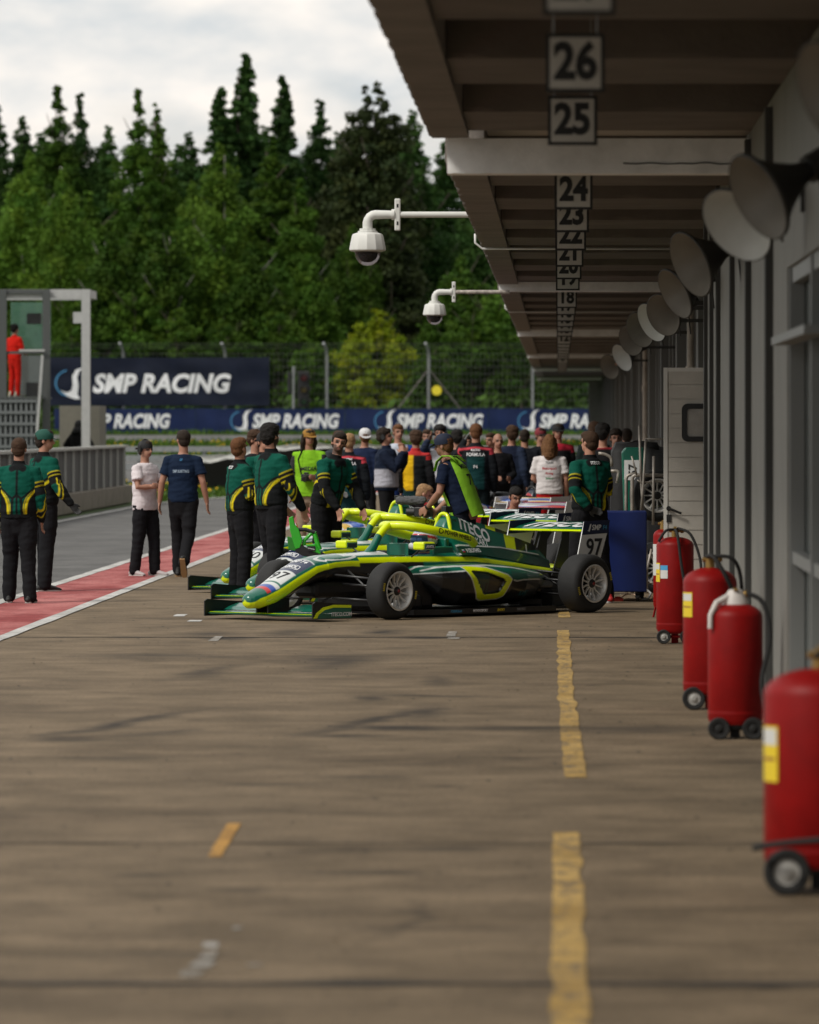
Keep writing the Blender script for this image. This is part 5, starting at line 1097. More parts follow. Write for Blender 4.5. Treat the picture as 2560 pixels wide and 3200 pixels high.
    fr_ = rrect(-.11, .11, -.035, .035, .02, 4); fi = [(x * .93, y * .82) for x, y in fr_]; n = len(fr_); g = Geo(); g.add([(x, y, 0) for x, y in fr_ + fi], [(k, (k + 1) % n, n + (k + 1) % n, n + k) for k in range(n)])
    decal('panel_outline', g.mesh('f', M_letter), up(.61), bv_body, M_letter, body, .003); decal('lettering', text_mesh('AIMOL', .06, .002), up(.61), bv_body, M_letter, body, .0035)
    return t
CAR1 = (-2.13, 54.97, 0)
car1 = make_car(CAR1, 'nearest green and lime racing car wearing number 97 on its nose', '97')
car2 = make_car((CAR1[0] - .25, CAR1[1] + 5.2, 0), 'second green and lime racing car, number 50, directly behind the nearest one', '50')
car3 = copy_tree(car2); car3.location = (CAR1[0] - .70, CAR1[1] + 8.5, 0); car3['label'] = 'third and farthest of the green and lime racing cars, nose poking out at the left'
# ------------------------------------------------------------------ people
SK = np.array([.40, .195, .13]); HAIRC = {'black': (.012, .010, .009), 'brown': (.055, .028, .015), 'dark': (.025, .016, .011), 'ginger': (.13, .055, .022), 'blond': (.34, .20, .10), 'curly': (.16, .075, .03)}
M_skin = mat('skin', (1, 1, 1), .55, vcol='Col', bump=.08, bscale=120); M_cloth = mat('cloth', (1, 1, 1), .85, vcol='Col', bump=.55, bscale=9, spec=.15); M_hair = mat('hair', (1, 1, 1), .7, vcol='Col', bump=.7, bscale=110, spec=.25)
def remesh(g, voxel, smooth=2, noise_amp=0.0, nsc=9.0, seed=0.0):
    me = g.mesh('r', M_cloth); o = bpy.data.objects.new('r', me); tmp.collection.objects.link(o)
    md = o.modifiers.new('r', 'REMESH'); md.mode = 'VOXEL'; md.voxel_size = voxel; md.use_smooth_shade = True
    if smooth: ms = o.modifiers.new('s', 'SMOOTH'); ms.iterations = smooth; ms.factor = .5
    out = bpy.data.meshes.new_from_object(o.evaluated_get(tmpdg())); tmp.collection.objects.unlink(o); bpy.data.objects.remove(o)
    if noise_amp:
        c = co(out); nn = np.empty(len(c) * 3, np.float32); out.vertex_normals.foreach_get('vector', nn); nn = nn.reshape(-1, 3)
        k = np.array([noise.noise((x * nsc * .8 + seed, y * nsc, z * nsc * 1.5)) + .7 * noise.noise((x * nsc + z * nsc * .8, y * nsc + seed, z * nsc * 3.4)) + .3 * noise.noise((x * nsc * 3, y * nsc * 3 + seed, z * nsc * 5)) for x, y, z in c.tolist()])
        out.vertices.foreach_set('co', (c + nn * (k * noise_amp)[:, None]).astype(np.float32).ravel()); out.update()
    return out
def co(me): a = np.empty(len(me.vertices) * 3, np.float32); me.vertices.foreach_get('co', a); return a.reshape(-1, 3).astype(float)
ARMS = {  # elbow, wrist, hand direction (left arm, +x side; right is mirrored), facing -y
    'down': ((.235, .03, 1.14), (.235, -.05, .89), (0, -.25, -1)), 'loose': ((.25, .05, 1.14), (.29, .0, .90), (0.05, -.2, -1)),
    'cross': ((.23, -.06, 1.16), (.02, -.24, 1.17), (-1, .05, .1)), 'front': ((.23, -.02, 1.14), (.12, -.25, 1.08), (-.4, -1, 0)),
    'hold': ((.24, -.05, 1.15), (.15, -.30, 1.10), (-.3, -1, .1)), 'face': ((.21, -.16, 1.20), (.09, -.24, 1.42), (-.3, .3, 1)), 'up': ((.26, -.12, 1.34), (.16, -.24, 1.54), (-.5, .1, .9)),
    'reach': ((.24, -.14, 1.17), (.20, -.34, 1.02), (0, -.6, -.8)), 'back': ((.25, .12, 1.16), (.12, .18, .98), (-.9, .1, -.3)), 'hip': ((.34, .06, 1.17), (.20, -.04, .99), (-.8, -.4, -.4)), 'side': ((.27, .0, 1.16), (.36, -.12, .96), (.4, -.5, -.8))}
LEGS = {'squat': (((.20, -.36, .44), (.14, .0, .085)), ((.20, -.38, .46), (.14, .0, .085))), 'stand': (((.10, -.01, .50), (.11, .02, .085)), ((.10, -.01, .50), (.11, .02, .085))), 'wide': (((.15, -.01, .50), (.21, .02, .085)), ((.15, -.01, .50), (.21, .02, .085))),
        'walk': (((.09, -.12, .53), (.09, -.13, .09)), ((.08, .06, .50), (.07, .30, .20))), 'shift': (((.10, -.06, .50), (.12, -.06, .085)), ((.10, .03, .50), (.13, .08, .085)))}
SKW = {}
def person(px, pfeet, H, face, label, out, arms=('down', 'down'), legs='stand', lean=0, hy=0, hp=0, hair='short', hairc='brown', cap=None, voxel=.010, beard=0, seed=0, lat=0, group=None, Y=None, z0=0.0, beanie=None, hph=False, bulk=1.0, gloves=None, twist=0, drop=0.0):
    """stands on the ground where the photo shows the feet; face = heading in degrees, 0 looks at the camera, 90 to picture right"""
    Y = Y if Y else G(px, pfeet).y; X = (px - VX) * Y / FPX
    t = thing('person', label, 'person', (X, Y, z0), R(face), group); k = H / 1.78; t.scale = (k, k, k); rs = random.Random(seed)
    U = Matrix.Translation((0, 0, .95 - drop)) @ Matrix.Rotation(R(twist), 4, 'Z') @ Matrix.Rotation(R(lean), 4, 'X') @ Matrix.Rotation(R(lat), 4, 'Y') @ Matrix.Translation((0, 0, -.95)); Ui = np.array(U.inverted())
    up = lambda p: U @ Vector(p)
    sh = {}; el = {}; wr = {}; hd = {}
    for s, a in ((1, arms[0]), (-1, arms[1])):
        e, w, d = ARMS[a] if isinstance(a, str) else a; sh[s] = up((.168 * s, .012, 1.405)); el[s] = up((e[0] * s, e[1], e[2])); wr[s] = up((w[0] * s, w[1], w[2])); hd[s] = (U.to_3x3() @ Vector((d[0] * s, d[1], d[2]))).normalized()
    L = LEGS[legs]; kn = {}; an = {}
    for s, (a, b) in ((1, L[0]), (-1, L[1])): kn[s] = Vector((a[0] * s, a[1], a[2])); an[s] = Vector((b[0] * s, b[1], b[2]))
    hip = {s: Vector((.088 * s, .0, .92 - drop)) for s in (1, -1)}
    HM = U @ Matrix.Translation((0, .0, 1.50)) @ Matrix.Rotation(R(hy), 4, 'Z') @ Matrix.Rotation(R(hp), 4, 'X')   # head frame, z up from neck base
    hM3 = HM.to_3x3().to_4x4(); hh = lambda x, y, z: HM @ Vector((x, y, z))
    # ---- body
    g = Geo(); g.ball(hh(0, .008, .175), (.074, .092, .092), 16, hM3); g.ball(hh(0, -.028, .105), (.056, .062, .066), 14, hM3); g.ball(hh(0, -.062, .072), (.026, .022, .022), 10, hM3)
    g.tube([hh(0, -.082, .155), hh(0, -.106, .118), hh(0, -.086, .108)], [.010, .014, .010], 8, round_=True); g.tube([hh(-.05, -.074, .168), hh(0, -.088, .165), hh(.05, -.074, .168)], .011, 8)
    for s in (-1, 1): g.ball(hh(.075 * s, .012, .135), (.010, .019, .030), 10, hM3)
    g.tube([up((0, .02, 1.40)), hh(0, .012, .0), hh(0, .010, .11)], [.062, .056, .054], 14)
    tor = [(.90, .15, .10), (1.05, .135, .09), (1.25, .155, .105), (1.38, .165, .10), (1.44, .13, .08), (1.48, .06, .055)]
    g.tube([up((0, .015, z)) for z, a, b in tor], [(a * bulk, b * bulk) for z, a, b in tor], 20, side=(1, 0, 0), round_=True)
    for s in (-1, 1):
        g.tube([sh[s], sh[s].lerp(el[s], .5), el[s], el[s].lerp(wr[s], .35), wr[s]], [.052, .046, .039, .040, .027], 12, round_=True)
        d = hd[s]; n = (el[s] - wr[s]).cross(Vector((0, 0, 1))) if abs(d.z) < .5 else Vector((s, 0, 0)); n = (n - d * n.dot(d)); n = n.normalized() if n.length > .01 else Vector((0, 1, 0)); sd = d.cross(n).normalized()
        pc = wr[s] + d * .05; g.tube([wr[s], wr[s] + d * .03, wr[s] + d * .085], [(.022, .026), (.016, .038), (.014, .038)], 12, side=tuple(n), round_=True)
        for q in range(4):
            o = (q - 1.5) * .0205; Lf = (.062, .074, .070, .056)[q]; b0 = wr[s] + d * .085 + sd * o; c1 = b0 + d * Lf * .5 - n * s * .006; c2 = c1 + (d * .8 - n * s * .55).normalized() * Lf * .5
            g.tube([b0 - d * .02, b0, c1, c2], [.0095, .0095, .009, .0075], 8, round_=True)
        th = sd * (-1 if True else 1); b0 = wr[s] + d * .025 - sd * .030; g.tube([b0, b0 + (d * .7 - sd * .7).normalized() * .035, b0 + (d * .95 - sd * .55).normalized() * .068], [.012, .011, .009], 8, round_=True)
        g.tube([hip[s], kn[s], an[s]], [.07, .05, .04], 12, round_=True); tv = Vector((s * .15, -1, 0)).normalized() if not (legs == 'walk' and s < 0) else Vector((0, -.75, -.65)).normalized()
        g.tube([an[s], an[s] + tv * .06 + Vector((0, 0, -.05)), an[s] + tv * .13 + Vector((0, 0, -.055))], [.035, .03, .025], 10, round_=True)
    body = remesh(g, min(voxel, .009), 1); c = co(body); HI = np.array(HM.inverted()); q = (np.c_[c, np.ones(len(c))] @ HI.T)[:, :3]; col = np.tile(SK * rs.uniform(.85, 1.1), (len(c), 1))
    head = q[:, 2] > .02
    fr = head & (q[:, 1] < -.03); ey = fr & (np.abs(np.abs(q[:, 0]) - .030) < .014) & (np.abs(q[:, 2] - .146) < .0085); hc = np.array(HAIRC[hairc])
    col[fr & (np.abs(np.abs(q[:, 0]) - .030) < .02) & (np.abs(q[:, 2] - .148) < .014)] *= .62; col[ey] = (.04, .03, .025); col[fr & (np.abs(np.abs(q[:, 0]) - .032) < .020) & (np.abs(q[:, 2] - .171) < .0065)] = hc * .8 + .01  # eye socket shade is painted into the skin colour, then eyes and brows
    col[fr & (np.abs(q[:, 0]) < .024) & (np.abs(q[:, 2] - .082) < .0065)] = (.28, .08, .07)
    if beard: b_ = head & (q[:, 2] < .122) & (q[:, 1] < .02) & (np.abs(q[:, 2] - .083) + np.abs(q[:, 0]) * .5 > .012) & ~((np.abs(q[:, 0]) < .03) & (q[:, 2] > .098)); col[b_] = col[b_] * (1 - beard) + hc * beard
    if gloves:
        for s in (1, -1): d_ = np.linalg.norm(c - np.array(wr[s] + hd[s] * .08), axis=1) < .125; col[d_] = gloves
    body.materials.clear(); body.materials.append(M_skin); paint(body, col); mobj('body', body, t)
    # ---- clothes
    amp = .0085 if voxel < .013 else .008
    def seg_of(c):
        """nearest bone: returns side, t along the arm (-1 for torso), torso coordinates"""
        tc = (np.c_[c, np.ones(len(c))] @ Ui.T)[:, :3]; best = np.abs(tc[:, 0]) * 0 + .155 ; dist = np.hypot(np.maximum(0, np.abs(tc[:, 0]) - .10), np.abs(tc[:, 1]) * .4); tt = np.full(len(c), -1.0); sd_ = np.zeros(len(c)); lon = np.zeros(len(c))
        for s in (1, -1):
            for (A, B, t0, t1) in ((sh[s], el[s], 0, .52), (el[s], wr[s], .52, 1.0)):
                A, B = np.array(A), np.array(B); e = B - A; u = np.clip(((c - A) @ e) / (e @ e), 0, 1); d = np.linalg.norm(c - A - u[:, None] * e, axis=1) + .018
                m = (d < dist) & ~((u < .03) & (t0 == 0)); dist = np.where(m, d, dist); tt = np.where(m, t0 + (t1 - t0) * u, tt); sd_ = np.where(m, s, sd_)
                lon = np.where(m, (c - A)[:, 1], lon)
        return tc, tt, sd_, lon
    kind = out['top']; slv = out.get('sleeve', 1.0); ex = out.get('loose', .018); hem = out.get('hem', .90)
    g = Geo(); z_ = lambda z: z
    tor = ([(hem, .158, .108), (hem + .035, .160, .110), (hem + .07, .178, .126), (1.10, .170, .122)] if kind == 'jacket' else [(hem, .168, .112), (hem + .06, .170, .118), (1.10, .160, .112)]) + [(1.25, .172, .120), (1.34, .176, .112), (1.40, .160, .098), (1.445, .112, .082), (1.475, .078, .068)]
    tor = [(z, (a + ex - .006) * bulk, (b + ex - .004) * bulk) for z, a, b in tor]
    if out.get('collar', 0): tor += [(1.49, .072, .066), (1.49 + out['collar'], .064, .062)]
    g.tube([up((0, .012, z)) for z, a, b in tor], [(a, b) for z, a, b in tor], 24, side=(1, 0, 0))
    for s in (-1, 1):
        w_ = .066 + ex * .4
        if slv > .9: g.tube([up((.09 * s, .01, 1.405)), sh[s], sh[s].lerp(el[s], .5), el[s], el[s].lerp(wr[s], .5), wr[s] - (wr[s] - el[s]).normalized() * .01], [w_ * .95, w_ * .98, w_ * .94, w_ * .84, w_ * .78, w_ * .58], 14, round_=True)
        elif slv > 0: e_ = sh[s].lerp(el[s], slv * 1.9); g.tube([up((.09 * s, .01, 1.405)), sh[s], e_], [w_ * .9, w_ * .93, w_ * 1.0], 14)
        else: g.tube([up((.08 * s, .01, 1.44)), sh[s] - Vector((.03 * s, 0, 0))], [w_ * .9, w_ * .8], 12, round_=True)
    top = remesh(g, voxel, 3, amp, 8, seed * 1.3); c = co(top); tc_, tt, sd_, lon = seg_of(c); col = out['col'](tc_, tt, sd_, lon, c); top.materials.clear(); top.materials.append(M_cloth); paint(top, col); to = mobj(kind, top, t)
    # trousers
    g = Geo(); pw_ = out.get('leg', 1.0); short = out.get('shorts', False)
    g.tube([Vector((0, .01, .80 - drop)), Vector((0, .012, .90 - drop)), Vector((0, .012, .99 - drop))], [(.12, .10), (.165, .118), (.150, .110)], 20, side=(1, 0, 0), round_=True)
    for s in (-1, 1):
        if short: g.tube([hip[s], hip[s].lerp(kn[s], .85)], [.098, .10], 14); continue
        g.tube([hip[s] + Vector((0, .01, 0)), hip[s].lerp(kn[s], .5), kn[s], kn[s].lerp(an[s], .5), an[s] + Vector((0, 0, -.01))], [.098 * pw_, .090 * pw_, .074 * pw_, .068 * pw_, .066 * pw_ ], 14, round_=True)
    tr = remesh(g, voxel * 1.15, 3, amp * .95, 5.5, seed * 2.1 + 5); tr.materials.clear(); tr.materials.append(M_cloth); c = co(tr); pc_ = np.tile(np.array(out.get('pants', (.010, .010, .012))), (len(c), 1)); paint(tr, pc_); mobj('trousers' if not short else 'shorts', tr, t)
    # shoes
    for s in (-1, 1):
        lift = legs == 'walk' and s < 0; f = Vector((s * .15, -1, 0)).normalized() if not lift else Vector((0, -.55, -.83)).normalized(); u = Vector((0, 0, 1)) if not lift else Vector((0, -.83, .55)).normalized(); b = an[s] + (Vector((0, 0, 0)) if lift else Vector((0, 0, -an[s].z + .085)))
        sx_ = f.cross(u); Mx = Matrix(((sx_.x, -f.x, u.x, b.x), (sx_.y, -f.y, u.y, b.y), (sx_.z, -f.z, u.z, b.z), (0, 0, 0, 1)))
        g = Geo(); g.tube([Mx @ Vector((0, .075, -.045)), Mx @ Vector((0, .03, -.03)), Mx @ Vector((0, -.06, -.042)), Mx @ Vector((0, -.15, -.056)), Mx @ Vector((0, -.19, -.062))], [(.030, .030), (.036, .045), (.038, .034), (.040, .022), (.028, .014)], 12, side=tuple(sx_), round_=True); g.tube([Mx @ Vector((0, .03, -.01)), Mx @ Vector((0, .02, .05))], [.042, .045], 12)
        shm = remesh(g, .010, 1); shm.materials.clear(); sc = out.get('shoe', (.012, .012, .012)); shm.materials.append(mat('shoe_%d' % (int(sc[0] * 1000) * 7 + int(sc[2] * 1000)), sc, .6)); so_ = mobj('shoe', shm, t)
        g = Geo(); P_ = [(-.030, .082), (.030, .082), (.034, -.05), (.038, -.13), (.022, -.19), (-.022, -.19), (-.038, -.13), (-.034, -.05)]; g.prism(P_, -.084, -.066, Mx); g.build('sole', mat('sole_pale' if out.get('sole', 1) else 'sole_tan', (.45, .44, .42) if out.get('sole', 1) else (.35, .20, .09), .7), so_)
    # hair and headgear
    hcol = np.array(hc)
    if hair:
        g = Geo()
        g.ball(hh(0, .024, .186), (.083, .090, .087), 18, hM3); g.ball(hh(0, -.02, .222), (.072, .078, .050), 16, hM3); g.ball(hh(0, .045, .13), (.072, .062, .07), 14, hM3)
        for s in (-1, 1): g.tube([hh(.074 * s, -.005, .19), hh(.077 * s, -.008, .145)], [.014, .008], 8, round_=True)
        if hair == 'long': g.tube([hh(0, .06, .16), hh(0, .085, .06), hh(0, .09, -.04), hh(0, .08, -.11)], [.085, .09, .085, .045], 16, round_=True); [g.tube([hh(.07 * s, .0, .19), hh(.085 * s, .02, .08), hh(.08 * s, .05, -.04)], [.03, .04, .03], 10, round_=True) for s in (-1, 1)]
        if hair in ('thick', 'curly'): g.ball(hh(0, .015, .215), (.098, .100, .078), 18, hM3); g.ball(hh(0, .05, .16), (.092, .072, .08), 16, hM3); g.ball(hh(0, -.055, .225), (.065, .05, .04), 12, hM3)
        if hair == 'bald': g = Geo(); g.ball(hh(0, .035, .150), (.081, .076, .062), 16, hM3)
        hm = remesh(g, .010, 1, .0035 if hair not in ('curly', 'long', 'thick') else .009, 30 if hair != 'short' else 45, seed); c = co(hm); hm.materials.clear(); hm.materials.append(M_hair); nz_ = rng.uniform(.7, 1.35, (len(c), 1)); paint(hm, hcol * nz_); mobj('hair', hm, t)
    if cap is not None:
        cc, bc, back = cap; g = Geo(); sg = 1 if back else -1
        for i, (r_, z) in enumerate([(.089, .165), (.091, .19), (.086, .225), (.068, .255), (.038, .272), (.001, .278)]): pass
        g.lathe([(.088, .160), (.092, .19), (.088, .222), (.070, .252), (.040, .270), (.001, .276)], 24, HM @ Matrix.Translation((0, .006, .0)) @ Matrix.Diagonal((1, 1.14, 1, 1))); cp = g.build('cap', mat('cap_%d%d' % (int(cc[0] * 999), int(cc[1] * 999)), cc, .8), t, True)
        g = Geo(); n = 10; vs = []
        for zz in (0, -.006):
            for i in range(n + 1): a = math.pi * i / n; vs.append(hh(.078 * math.cos(a), sg * (.075 + .0 * math.sin(a)), .178 + zz))
            for i in range(n + 1): a = math.pi * i / n; vs.append(hh(.078 * math.cos(a), sg * (.085 + .075 * math.sin(a)), .178 + zz - .022 * math.sin(a)))
        m_ = n + 1; fs = []
        for i in range(n): fs += [(i, i + 1, m_ + i + 1, m_ + i), (2 * m_ + i, 3 * m_ + i, 3 * m_ + i + 1, 2 * m_ + i + 1), (m_ + i, m_ + i + 1, 3 * m_ + i + 1, 3 * m_ + i)]
        g.add(vs, fs); g.build('peak', mat('capb_%d%d' % (int(bc[0] * 999), int(bc[1] * 999)), bc, .8), cp)
    if hph:
        g = Geo(); g.tube([hh(.094 * math.cos(a), .01, .16 + .125 * math.sin(a)) for a in np.linspace(0, math.pi, 11)], .009, 8); hb = g.build('headphones', M_black, t, True)
        for s in (-1, 1): g = Geo(); g.tube([hh(.078 * s, .01, .15), hh(.115 * s, .01, .15)], [(.036, .042), (.030, .036)], 14, side=tuple(HM.to_3x3() @ Vector((0, 1, 0)))); g.build('ear_cup', M_black, hb)
    t['_top'] = to.name
    INFO[t.name] = dict(U=U, HM=HM, wr=wr, hd=hd, el=el, top=to, k=k, t=t)
    return t
INFO = {}
def back_text(t, s, size, z, x=0, front=False, m=None, bold=.001, sh=0, fit=None, rot=0):
    i = INFO[t.name]; bv = bvh_of(i['top'].data); me = text_mesh(s, size, bold, sh)
    if fit: xs = [v.co.x for v in me.vertices]; me.transform(Matrix.Diagonal((fit / (max(xs) - min(xs)), 1, 1, 1)))
    F_ = frame((x, .35, z), (-1, 0, 0), (0, 0, 1)) if not front else frame((x, -.35, z), (1, 0, 0), (0, 0, 1))
    decal('lettering', me, i['U'] @ F_ @ Matrix.Rotation(R(rot), 4, 'Z'), bv, m or M_letter, i['top'], .004, .03)
# ---- outfits: col(torso coords, arm t, side, lon, c)
TG = np.array([.002, .074, .050]); TY = np.array([.62, .50, .01]); TK = np.array([.008, .009, .010])
def aa(d, w, e=.004): return np.clip((w - d) / e * .5 + .5, 0, 1)[:, None]
def mixc(c, new, a): return c * (1 - a) + np.asarray(new) * a
def jacket_col(tc, tt, sd, lon, c):
    x, y, z = tc.T; ax = np.abs(x); n = len(x); col = np.tile(TG, (n, 1)); f = y < .01
    # dark side wing below the armpit with yellow band
    pts = [(.055, .93), (.075, 1.06), (.10, 1.12), (.20, 1.22)]; side = ax - np.interp(z, [.93, 1.06, 1.12, 1.22, 1.24], [.095, .105, .125, .20, .4])
    col = mixc(col, TK, aa(-side, 0, .006) * (z < 1.30)[:, None])
    col = mixc(col, TY, aa(np.abs(side + .004), .013)); col = mixc(col, TY, aa(np.abs(side + .030), .0045)); 
    dd = sd_line(ax, z, [(.0, 1.60), (.0, 1.16), (.045, 1.12), (.06, .90)]); col = mixc(col, TK, aa(dd, .013)); col = mixc(col, TK, aa(sd_line(ax, z, [(.0, 1.16), (.0, .9)]), .011)); col = mixc(col, TK, aa(sd_line(ax, z, [(.05, 1.12), (.09, 1.15), (.2, 1.25)]), .010))
    col = mixc(col, TK, aa(sd_line(ax, z, [(0, 1.47), (.06, 1.44)]), .035)); col = mixc(col, TK, aa(z, .955)); col = mixc(col, TK, aa(-z, -1.475))
    arm = tt >= 0
    a = np.tile(TG, (n, 1)); a = mixc(a, TK, aa(-tt, -.24, .01)); a = mixc(a, TY, aa(np.abs(tt - .235), .010, .01)); a = mixc(a, TY, aa(np.abs(tt - .315), .008, .01))
    fore = tt > .50; a = mixc(a, TG, aa(-lon, .0) * aa(-tt, -.50)); a = mixc(a, TY, aa(np.abs(lon - .012), .007) * aa(-tt, -.38)); a = mixc(a, TY, aa(np.abs(lon + .022), .004) * aa(-tt, -.45)); a = mixc(a, TK, aa(-tt, -.93, .01))
    col[arm] = a[arm]; return col
def plain(top, sleeve=None, shoulder=None, hemc=None, lower=None, sidec=None, split=None):
    def f(tc, tt, sd, lon, c):
        x, y, z = tc.T; col = np.tile(np.array(top, float), (len(x), 1))
        if lower: col = mixc(col, lower[1], aa(z, lower[0], .01))
        if sidec: col = mixc(col, sidec, aa(-np.abs(x), -.135, .01))
        if split: col = mixc(col, split, aa(-x, 0, .01))
        if shoulder: col = mixc(col, shoulder[1], aa(-z, -shoulder[0], .01))
        if sleeve is not None: m = tt >= .02; col[m] = sleeve
        if shoulder: m = (tt >= 0) & (tt < .12); col[m] = shoulder[1]
        if hemc: col = mixc(col, hemc, aa(z, .95, .006) * (tt < 0)[:, None])
        return col
    return f
def suit_col(tc, tt, sd, lon, c):
    x, y, z = tc.T; col = np.tile(np.array([.006, .040, .042]), (len(x), 1)); col = mixc(col, (.008, .010, .014), aa(-np.abs(x), -.115, .01)); col = mixc(col, (.008, .009, .012), aa(-z, -1.34, .01)); col = mixc(col, (.50, .05, .07), aa(np.abs(z - 1.452 + np.abs(x) * .12), .014, .006) * (tt < .2)[:, None])
    m = tt >= .1; col[m] = (.008, .010, .013); m = (tt >= 0) & (tt < .10); col[m] = (.50, .05, .07); return col
NAVY = (.007, .013, .034); BLK = (.010, .010, .012)
JK = dict(top='jacket', col=jacket_col, collar=.035, loose=.030, hem=.91, leg=1.14)
def O(**k): d = dict(top='shirt', col=plain(NAVY)); d.update(k); return d
GRT = 'team crew in green jackets'
p = {}
p['a'] = person(60, 1885, 1.72, 176, 'crew man in green team jacket with short brown hair, back turned, at the left edge', JK, hair='short', hairc='brown', seed=1, group=GRT, bulk=1.05, legs='shift')
p['b'] = person(140, 1848, 1.80, 125, 'crew man in green jacket, green cap and black gloves at the far left', JK, arms=('down', 'side'), hy=-30, cap=((.006, .07, .05), (.006, .07, .05), False), hairc='dark', seed=2, group=GRT, legs='shift', gloves=(.01, .01, .01))
p['c'] = person(455, 1800, 1.66, 55, 'young man in white t-shirt with black cap and headphones, arms folded', O(top='t_shirt', col=plain((.66, .60, .62)), sleeve=.34, loose=.03, hem=.86, leg=1.12, shoe=(.45, .40, .40)), arms=('cross', 'cross'), cap=(BLK, BLK, True), hph=True, hairc='dark', hy=-5, seed=3, legs='shift')
p['d'] = person(573, 1803, 1.79, 172, 'man in navy t-shirt walking away along the red strip', O(top='t_shirt', col=plain((.007, .016, .040)), sleeve=.36, loose=.024, hem=.90, leg=1.05, sole=0), arms=('loose', 'loose'), legs='walk', hairc='dark', hy=30, seed=4)
back_text(p['d'], 'SMP KARTING', .05, 1.27, fit=.20, m=mat('tee_print', (.30, .38, .48), .7)); back_text(p['d'], '///', .04, 1.41, m=mat('tee_print_blue', (.03, .20, .40), .7))
p['e'] = person(752, 1866, 1.72, 118, 'brown haired crew man in green jacket, seen from behind, left of the tall bearded one', JK, hairc='ginger', hy=25, hp=-8, seed=5, group=GRT, arms=('front', 'front')); back_text(p['e'], 'ITECO', .045, 1.435, fit=.10)
p['f'] = person(826, 1795, 1.76, 25, 'crew man with backwards black cap and glasses, face showing between two green jackets', JK, cap=(BLK, BLK, True), hairc='dark', hy=10, seed=6, group=GRT)
g = Geo(); HMf = INFO[p['f'].name]['HM']
for s in (-1, 1): g.tube([HMf @ Vector((s * .030 + .022 * math.cos(a), -.100, .146 + .017 * math.sin(a))) for a in np.linspace(0, 6.283, 13)], .0022, 6)
g.tube([HMf @ Vector((-.008, -.1, .15)), HMf @ Vector((.008, -.1, .15))], .002, 6); g.build('glasses', M_black, p['f'])
p['f2'] = person(800, 1785, 1.78, 60, 'brown haired man almost hidden behind the glasses wearer', O(top='sweater', col=plain((.02, .02, .022))), hairc='brown', hair='thick', seed=61)
p['g'] = person(850, 1875, 1.86, 128, 'tall bearded crew man with thick black hair holding the green blower', JK, arms=(((.24, -.10, 1.15), (.16, -.26, .93), (-.15, -.7, -.7)), ((.25, -.06, 1.14), (.22, -.22, .92), (-.1, -.4, -.9))), hair='thick', hairc='black', beard=.9, hy=12, hp=-6, seed=7, group=GRT, voxel=.009, legs='shift')
p['h'] = person(966, 1741, 1.79, -8, 'photographer with ochre cap in lime MEDIA vest and beige trousers', O(top='vest', col=plain((.22, .50, .02), sleeve=(.03, .03, .033)), loose=.03, hem=.84, pants=(.30, .22, .16)), arms=('hold', 'down'), cap=((.30, .15, .02), (.33, .17, .03), False), hair='long', hairc='dark', hy=30, seed=8)
back_text(p['h'], 'MEDIA', .075, 1.22, .02, True, M_numb, .002); back_text(p['h'], '71', .11, 1.08, .02, True, M_numb, .002)
p['i'] = person(1020, 1852, 1.80, 50, 'bearded crew man in green jacket leaning over the cars and looking back', JK, arms=('reach', 'reach'), lean=16, hy=-42, hp=-14, hairc='dark', beard=.8, seed=9, group=GRT, voxel=.009)
p['j'] = person(1092, 1765, 1.74, 172, 'blond man in dark racing suit with red shoulders, back turned, near the bearded crew man', O(top='racing_suit', col=suit_col, collar=.03, pants=(.006, .03, .034)), arms=('back', 'down'), hairc='blond', seed=10, gloves=(.12, .12, .12)); back_text(p['j'], 'FORMULA', .06, 1.36, fit=.22); back_text(p['j'], 'RACING', .04, 1.42, fit=.12)
p['k'] = person(1140, 1705, 1.80, 155, 'man in navy top and white cap looking right', O(top='sweater', col=plain((.010, .018, .05))), hair='short', hairc='ginger', hy=35, hp=-12, cap=((.6, .6, .62), (.6, .6, .62), True), seed=11, voxel=.013)
p['l'] = person(1210, 1735, 1.80, 80, 'man in navy and white jacket with headphones, hand at his chin', O(top='jacket', col=plain((.008, .014, .032), lower=(1.20, (.42, .42, .48)), sleeve=(.008, .013, .03), hemc=(.008, .014, .032)), loose=.05, collar=.04), arms=('face', 'face'), hair='thick', hairc='dark', hph=True, hy=0, hp=-12, seed=12, voxel=.011)
p['m'] = person(1245, 1690, 1.86, 20, 'man in white and blue driving suit behind the headphones man', O(top='racing_suit', col=plain((.50, .54, .62), sidec=(.03, .10, .45), lower=(1.12, (.03, .10, .45))), sleeve=.35, pants=(.02, .05, .2)), hairc='ginger', seed=13, voxel=.013)
p['n'] = person(1300, 1730, 1.76, 165, 'young driver in black suit with bright yellow left half, back turned', O(top='racing_suit', col=plain((.010, .012, .014), split=(.70, .42, .01), sleeve=(.010, .010, .012), shoulder=(1.42, (.45, .03, .03))), collar=.03, pants=(.006, .028, .03)), hair='curly', hairc='brown', hy=20, seed=14, voxel=.011)
p['o'] = person(1375, 1692, 1.84, -5, 'dark haired man with headset facing the camera, hands raised to his chest', O(top='jacket', col=plain((.48, .48, .52), sidec=(.01, .02, .05), shoulder=(1.41, (.02, .03, .06))), loose=.03), arms=('up', 'up'), hair='thick', hairc='black', beard=.7, hph=True, seed=15, voxel=.011)
p['q'] = person(1488, 1745, 1.87, 178, 'tall short haired man in dark racing suit with red shoulders, one hand raised', O(top='racing_suit', col=suit_col, collar=.03, pants=(.006, .012, .014)), arms=('up', 'down'), hairc='ginger', seed=16, voxel=.010, bulk=1.06, gloves=(.10, .10, .10)); back_text(p['q'], 'FORMULA', .06, 1.36, fit=.24); back_text(p['q'], 'RACING', .04, 1.42, fit=.12); back_text(p['q'], 'F4', .06, 1.20)
